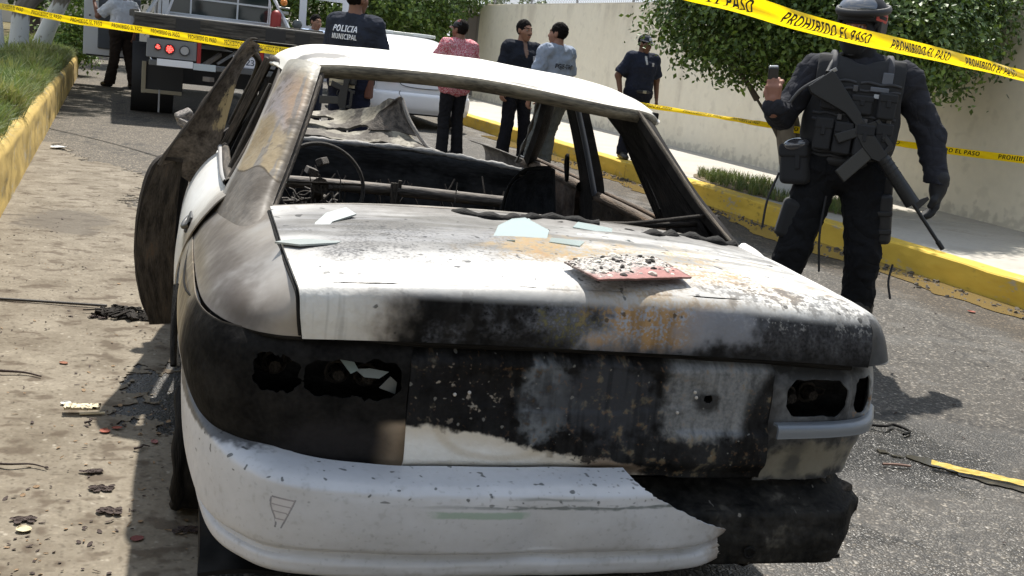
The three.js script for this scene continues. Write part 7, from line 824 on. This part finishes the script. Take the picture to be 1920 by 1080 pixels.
// ---------------------------------------------------------------- things lying on the trunk lid
const deck = (x, z) => { let a = 0, b = .8, u = clamp((x + .645) / 1.285); for (let i = 0; i < 24; i++) { const m = (a + b) / 2; if (lidP(u, m)[2] < z) a = m; else b = m; } return lidP(u, (a + b) / 2)[1]; };
{
  const t = thing('burnt_board', 'pinkish flat board covered in ash and flakes on the trunk lid', 'board'); const q = [[-.052, .9, -.212], [-.02, .893, -.03 - .05], [.235, .891, -.17], [.235, .899, -.37]];
  const bp = (u, v) => { const a = [0, 1, 2].map(k => lerp(lerp(q[0][k], q[3][k], u), lerp(q[1][k], q[2][k], u), v)); a[1] += .012 + .006 * Math.sin(u * 4) * (1 - v) + .002 * fbm(u * 6, v * 6, 3); return a; };
  part(t, 'sheet', panel(bp, 40, 30, .004), paintMat(bp, 512, 384, (x, y, z, u, v) => { const n = fbm(u * 4, v * 4, 3, 4), f = fbm(u * 22, v * 22, 5, 4), g = fbm(u * 70, v * 70, 5, 2); let c = mix3([.24, .11, .1], [.34, .18, .165], clamp(.5 + n)); const m = ss(.35, -.15, v - .62 + n * .5 + f * .35 + .25 * ss(.3, .8, u) * (v > .5 ? 1 : 0)); c = mix3(c, mix3([.12, .115, .11], [.6, .57, .52], ss(-.3, .35, f + g * .4)), m * .95); c = mix3(c, [.04, .035, .03], ss(.2, .4, f * .6 + g * .6) * m * .7); c = mix3(c, [.1, .06, .05], ss(.04, .0, Math.min(u, 1 - u, v, 1 - v) + f * .03) * .7); return [...c, .85, .5 + .5 * f * m]; }, { bump: .004 }));
  const r = rng(9), fl = [], ch = []; for (let i = 0; i < 150; i++) { const u = r(), v = Math.pow(r(), 1.4) * .9, p = bp(u, v); const s = .003 + .007 * r() * r(); const g = tf(new THREE.DodecahedronGeometry(s, 0), p[0], p[1] + s * .5, p[2], r() * 3, r() * 3, 0, 1.3, .6, 1); (r() < .45 ? ch : fl).push(g); } part(t, 'ash_flake', merge(fl), mat(.55, .52, .46, .95), { kind: 'stuff' }); part(t, 'char_flake', merge(ch), mat(.03, .025, .022, .9), { kind: 'stuff' });
}
const GLASS = new THREE.MeshPhysicalMaterial({ color: new THREE.Color().setRGB(.55, .64, .62), roughness: .2, transmission: .45, thickness: 0, side: THREE.DoubleSide }), GLASSD = new THREE.MeshPhysicalMaterial({ color: new THREE.Color().setRGB(.3, .33, .32), roughness: .3, side: THREE.DoubleSide });
function shard(label, pts, m, tilt = .06, grp) { const cx = pts.reduce((a, p) => a + p[0], 0) / pts.length, cz = pts.reduce((a, p) => a + p[1], 0) / pts.length; const s = new THREE.Shape(pts.map(p => new THREE.Vector2(p[0] - cx, -(p[1] - cz)))); const g = new THREE.ExtrudeGeometry(s, { depth: .004, bevelEnabled: false }); g.rotateX(-Math.PI / 2); const e = .006; const y = deck(cx, cz), sx = (deck(cx + .03, cz) - deck(cx - .03, cz)) / .06, sz = (deck(cx, cz + .03) - deck(cx, cz - .03)) / .06; g.rotateZ(Math.atan(sx)); g.rotateX(-Math.atan(sz) - tilt); const o = solo('glass_shard', label, 'glass shard', g, m, grp); o.position.set(cx, y + e + Math.abs(tilt) * .06, cz); return o; }
shard('large pale green glass shard at the middle of the trunk lid\'s front edge', [[-.16, -.42], [-.09, -.4], [-.02, -.44], [.01, -.52], [-.03, -.6], [-.07, -.58], [-.12, -.52]], GLASS, -.1);
shard('small pale green glass shard just right of the large one at the lid edge', [[-.02, -.42], [.05, -.4], [.08, -.45], [.05, -.52], [.01, -.49]], GLASS, .05);
shard('flat greenish glass shard between the ash covered board and the window edge', [[.19, -.44], [.25, -.42], [.33, -.5], [.3, -.56], [.22, -.52]], GLASS, .03);
shard('grey dusty glass shard right behind the ash covered board', [[.26, -.43], [.36, -.38], [.46, -.44], [.43, -.52], [.34, -.52]], GLASSD, .02);
shard('bright glass shard near the right rear pillar', [[.37, -.6], [.46, -.55], [.52, -.59], [.46, -.66], [.4, -.66]], GLASS, -.08);
shard('pale glass sliver inside the rear window edge, right of centre', [[.1, -.6], [.2, -.58], [.22, -.63], [.13, -.65]], GLASS, -.1);
shard('long grey metal sliver lying across the left lid seam', [[-.66, -.31], [-.61, -.285], [-.53, -.32], [-.5, -.36], [-.56, -.37], [-.63, -.34]], GLASSD, .12);
shard('bent grey flake beside the left end of the rear window edge', [[-.57, -.44], [-.55, -.43], [-.52, -.5], [-.46, -.55], [-.48, -.59], [-.53, -.55], [-.56, -.49]], GLASSD, -.16);
{ // splinters of the rear window strewn along its edge
  const r = rng(88), L = []; for (let i = 0; i < 90; i++) { const x = i < 60 ? .0 + .6 * r() : -.6 + .7 * r(), z = -.4 - .28 * r() * (i < 60 ? 1 : .8), s = .006 + .02 * r() * r(); const sh2 = new THREE.Shape([0, 1, 2, 3].map(k => { const a = k * 1.57 + r(), q = s * (.5 + r()); return new THREE.Vector2(Math.cos(a) * q, Math.sin(a) * q); })); const g = new THREE.ExtrudeGeometry(sh2, { depth: .003, bevelEnabled: false }); L.push(tf(g, x, deck(x, z) + .004 + .004 * r(), z, -Math.PI / 2 + (r() - .5) * .7, 0, (r() - .5) * .6)); }
  const o = solo('glass_splinters', 'small greenish window splinters strewn along the rear window edge', 'glass splinters', merge(L), GLASS); o.userData.kind = 'stuff'; }
{ // charred lumps and crumbs on the lid
  const lump = (lab, x, z, s) => { const g = new THREE.IcosahedronGeometry(1, 2), p = g.attributes.position; for (let i = 0; i < p.count; i++) { const k = 1 + .35 * noise(p.getX(i) * 2.2 + x * 50, p.getY(i) * 2.2, p.getZ(i) * 2.2); p.setXYZ(i, p.getX(i) * k * s * 1.3, p.getY(i) * k * s * .6, p.getZ(i) * k * s); } g.computeVertexNormals(); const o = solo('charred_lump', lab, 'charred lump', g, IRON, 'charred lumps on the trunk lid'); o.position.set(x, deck(x, z) + s * .4, z); };
  lump('largest black charred lump on the left half of the trunk lid', -.416, -.2, .016); lump('small charred flake right of the largest lump on the lid', -.222, -.245, .009); lump('charred crumb between the left seam and the largest lump', -.566, -.19, .009); lump('charred crumb right of the ash covered board', .33, -.29, .008);
  const r = rng(77), L = [], Wt = []; for (let i = 0; i < 420; i++) { const edge = r() < .7; const x = edge ? -.05 + .68 * r() : -.6 + 1.2 * r(), z = edge ? -.5 - .18 * r() + .1 * r() * r() : -.2 - .4 * r(); const s = .0025 + .007 * r() * r() * (edge ? 1.6 : .7); const g = tf(new THREE.DodecahedronGeometry(s, 0), x, deck(x, z) + s * .4, z, r() * 3, r() * 3, r(), 1.5, .6, 1); (r() < .72 ? L : Wt).push(g); }
  const c = solo('ash_crumbs', 'dark ash crumbs scattered along the rear window edge and lid', 'debris', merge(L), mat(.035, .032, .03, .95)); c.userData.kind = 'stuff'; const d = solo('glass_crumbs', 'pale glass crumbs among the ash on the trunk lid', 'debris', merge(Wt), mat(.5, .56, .54, .3)); d.userData.kind = 'stuff';
  const strip = (lab, pts, rr, m) => solo('burnt_strip', lab, 'burnt strip', tube(pts, rr, 6, 24), m);
  strip('black melted rubber strip curling along the middle of the rear window edge', [[-.2, .93, -.68], [-.1, .932, -.62], [-.02, .93, -.66], [.08, .93, -.7], [.2, .925, -.68]], t => .012 + .008 * Math.sin(t * 20) ** 2, BLACK);
  strip('black melted lump strip at the right of the rear window edge', [[.24, .9, -.66], [.34, .91, -.64], [.44, .905, -.68], [.54, .9, -.66], [.6, .89, -.68]], t => .014 + .012 * Math.sin(t * 17) ** 2, BLACK);
  strip('pale bent trim strip in front of the right window edge', [[.08, .91, -.575], [.22, .905, -.58], [.36, .897, -.595], [.5, .89, -.64]], .007, mat(.42, .39, .33, .5));
  strip('thin burnt rod lying across the right window edge', [[.12, .915, -.7], [.35, .925, -.78], [.6, .95, -.86]], .006, IRON);
  const fl = solo('white_panel_scrap', 'white scrap of panel at the foot of the right rear pillar', 'scrap', panel(grid([[[.60, .872, -.66], [.622, .9, -.67], [.645, .9, -.69]], [[.605, .868, -.58], [.635, .89, -.6], [.66, .888, -.64]], [[.61, .862, -.5], [.645, .866, -.51], [.668, .862, -.55]]]), 12, 12, .005), mat(.62, .61, .58, .5));
}
// ---------------------------------------------------------------- litter on the road
{
  const put = (o, l, s, y = .004, turn = 0) => { o.position.set(...rp(l, y, s)); o.rotation.y = turn; };
  const leaf = (w, h, seed, curl = .3) => panel((u, v) => { const a = u - .5, b = v - .5; const W = Math.sqrt(Math.max(0, 1 - (2 * b) ** 2)) * (1 - .25 * b); return [a * w * W, .004 + curl * w * (a * a * 2 + b * b) + .12 * w * fbm(u * 3, v * 3, seed, 2) + .1 * w, b * h]; }, 8, 10, .001);
  const red = mat(.22, .05, .025, .8), brown = mat(.12, .06, .035, .85), dk = mat(.045, .03, .025, .9), pale = mat(.5, .42, .28, .85), LG = [leaf(.026, .036, 1), leaf(.022, .034, 4, .6), leaf(.03, .036, 7, .15)];
  const one = (n, lab, cat, g, m, l, s, turn = 0, grp) => { const o = solo(n, lab, cat, g, m, grp); put(o, l, s, l < 0 ? .007 : .003, turn); if (/leaf|clump|paper/.test(n)) o.scale.y = .35; return o; };
  one('red_leaf', 'bright red curled leaf on the sandy pavement right of the pale wood chip', 'leaf', leaf(.032, .036, 3, .5), red, -.948, 1.6, .4); one('red_leaf', 'small red leaf touching the bright red one on its right', 'leaf', LG[1], red, -.912, 1.63, 1.8); one('red_leaf', 'orange brown leaf on sunlit sand, above the wood chip', 'leaf', LG[0], mat(.2, .07, .03, .8), -1.1, 2.33, .9); one('red_leaf', 'dark red leaf at the bottom edge of the car\'s shadow', 'leaf', LG[2], mat(.13, .03, .025, .8), -.865, .83, 2); one('red_leaf', 'pinkish leaf in shade left of the rear wheel', 'leaf', LG[1], mat(.25, .1, .09, .8), -.80, 1.5, .2);
  { const w = one('wood_chip', 'pale split wood chip lying on the sandy pavement', 'wood chip', merge([panel((u, v) => [lerp(-.065, .06, u), .016 + .004 * fbm(u * 4, v * 6, 3), lerp(-.018, .018, v) + .012 * u + .004 * fbm(u * 9, 1, v)], 24, 8, .012, (u, v) => Math.min(u - .06 * fbm(v * 5, 1, 1) - .05, .95 - u + .1 * fbm(v * 6, 4, 1))), bar([-.01, .006, .03], [.07, .006, .026], .01, .007, .002)]), mat(.55, .48, .33, .8), -1.02, 1.79, .1); }
  one('paper_scrap', 'crumpled white paper scrap above the wood chip', 'paper', leaf(.035, .03, 11, .5), mat(.55, .54, .5, .8), -1.075, 1.87, .4); one('paper_scrap', 'pale yellow crumpled scrap at the lower left corner', 'paper', leaf(.035, .04, 14, .5), mat(.45, .4, .26, .8), -1.138, .91, 1); one('paper_scrap', 'white scrap lying by the left yellow kerb', 'paper', leaf(.16, .13, 15, .4), mat(.6, .6, .58, .8), -1.41, 9.0, 1);
  const twig = (lab, l, s, len, a, r = .004) => one('twig', lab, 'twig', tube([[-len / 2, .006, 0], [-len / 6, .012, .012], [len / 5, .008, -.01], [len / 2, .006, .004]], t => r * (1.1 - .6 * t), 6, 14), dk, l, s, a);
  twig('dark twig pointing right at the left frame edge, above the wood chip', -1.27, 2.2, .22, -.3, .006); twig('short dark twig under the wood chip', -.995, 1.69, .05, .9); twig('thin pale brown twig at the left edge below the red leaves', -1.18, 1.33, .16, -.2); twig('short twig lying in the car\'s shadow', -.84, 1.45, .05, .5);
  one('ground_wire', 'long thin dark wire on the left pavement leading to the wreck\'s door', 'wire', tube([[-1.0, .006, .02], [-.6, .008, 0], [-.22, .007, -.02], [.22, .01, -.01]], .0065, 6, 30), mat(.05, .045, .04, .7), -1.17, 3.2, -.1);
  { const r = rng(15), L = []; for (let i = 0; i < 60; i++) { const x = (r() - .5) * .26, z = (r() - .5) * .16; L.push(i % 3 ? tube([[x, .01, z], [x + (r() - .5) * .08, .03 * r(), z + (r() - .5) * .08], [x + (r() - .5) * .14, .012, z + (r() - .5) * .1]], .003 + .004 * r(), 5, 8) : tf(rbox(.03 + .03 * r(), .012, .02 + .02 * r(), .003), x, .012, z, r(), r() * 3, r() * .4)); } const o = one('charred_heap', 'small heap of charred scraps on the ground under the open left door', 'debris', merge(L), IRON, -.86, 3.05); }
  { const r = rng(16); const mk = (lab, l, s) => { const L = []; for (let i = 0; i < 14; i++) { const x = (r() - .5) * .06, z = (r() - .5) * .028; L.push(tf(leaf(.01 + .014 * r(), .022, i, .6), x, .004, z, (r() - .5) * .6, r() * 6, (r() - .5) * .6)); } one('dark_leaf_clump', lab, 'leaf clump', merge(L), dk, l, s); };
    mk('clump of blackened leaves in the middle of the sandy pavement', -.985, 1.27); mk('second clump of blackened leaves, just nearer the camera', -.955, 1.15); mk('clump of blackened leaves left of the shadow near the bottom', -.935, 1.0); mk('blackened leaf clump at the lower left, above the yellow scrap', -1.15, .97); mk('dark clump in the shadow at the bottom, under the bumper corner', -.74, .86); mk('dark flakes on the sand below the wire\'s right end', -.985, 3.0); }
  { // fine scattered litter nobody could count
    const r = rng(19), A = [], B = []; for (let i = 0; i < 1500; i++) { const l = -1.6 + Math.pow(r(), 1.1) * 1.0, s = .6 + 7 * r() * r(); if (fbm(l * 3, s * 3, 91, 2) < .35 * (r() - .6)) continue; if (l > -.72 && s < 3) continue; const g = tf(LG[i % 3].clone(), 0, 0, 0, (r() - .5) * .6, r() * 6.28, (r() - .5) * .6, .18 + .5 * r() ** 3, .15, .18 + .5 * r() ** 3); g.translate(...rp(l, .007, s)); (r() < .6 ? A : B).push(g); }
    for (let i = 0; i < 90; i++) { const l = 1.6 + 2.6 * r(), s = .4 + 4.5 * r(); const g = tf(LG[i % 3].clone(), 0, 0, 0, (r() - .5) * .6, r() * 6.28, 0, .2 + .4 * r(), .5, .2 + .4 * r()); g.translate(...rp(l, .002, s)); A.push(g); }
    const o = solo('leaf_litter', 'fine dark leaf litter scattered over the road', 'leaf litter', merge(A), dk); o.userData.kind = 'stuff'; const q = solo('leaf_litter', 'fine pale brown leaf litter scattered over the sandy pavement', 'leaf litter', merge(B), mat(.2, .13, .07, .85)); q.userData.kind = 'stuff';
    const G = []; for (let i = 0; i < 700; i++) { const s = 2.5 + 9.5 * r(), l = 4.96 + .16 * r() - .1 * r() * r() - .3 * (r() < .15 ? r() : 0); const k = .006 + .018 * r() * r(); G.push(tf(new THREE.DodecahedronGeometry(k, 0), ...rp(l, k * .4, s), r() * 3, r() * 3, r(), 1.6, .6, 1)); } const h = solo('gutter_grit', 'dark grit and mud lying along the right gutter', 'grit', merge(G), mat(.1, .085, .065, .95)); h.userData.kind = 'stuff'; }
  one('wet_wire', 'curled black wire beside the wreck\'s right rear corner', 'wire', tube([[-.12, .006, -.04], [-.04, .02, .02], [.03, .012, -.02], [.06, .01, .05], [.0, .01, .09]], .006, 6, 30), BLACK, 2.12, 1.5); one('burnt_stick', 'thin burnt stick lying behind the wreck\'s right bumper end', 'stick', tube([[-.05, .006, 0], [0, .01, .004], [.06, .006, 0]], .005, 6, 12), mat(.2, .12, .09, .8), 1.83, 1.12, -.2);
  one('red_leaf', 'single red leaf in the gutter puddle at the right', 'leaf', leaf(.05, .06, 5, .4), red, 4.55, 3.6); one('yellow_leaf', 'small yellow leaf on the road right of the wreck', 'leaf', LG[0], mat(.4, .3, .06, .8), 3.0, 2.7, .6);
  one('plank_scrap', 'brown wooden scrap on the road by the right kerb behind the wreck\'s window', 'wood scrap', bar([-.12, .03, 0], [.12, .03, .03], .08, .05), mat(.14, .09, .06, .85), 3.9, 6.4, .3);
}
scene.traverse(o => { if (o.isMesh) { o.castShadow = true; o.receiveShadow = true; } });
renderer.render(scene, camera);
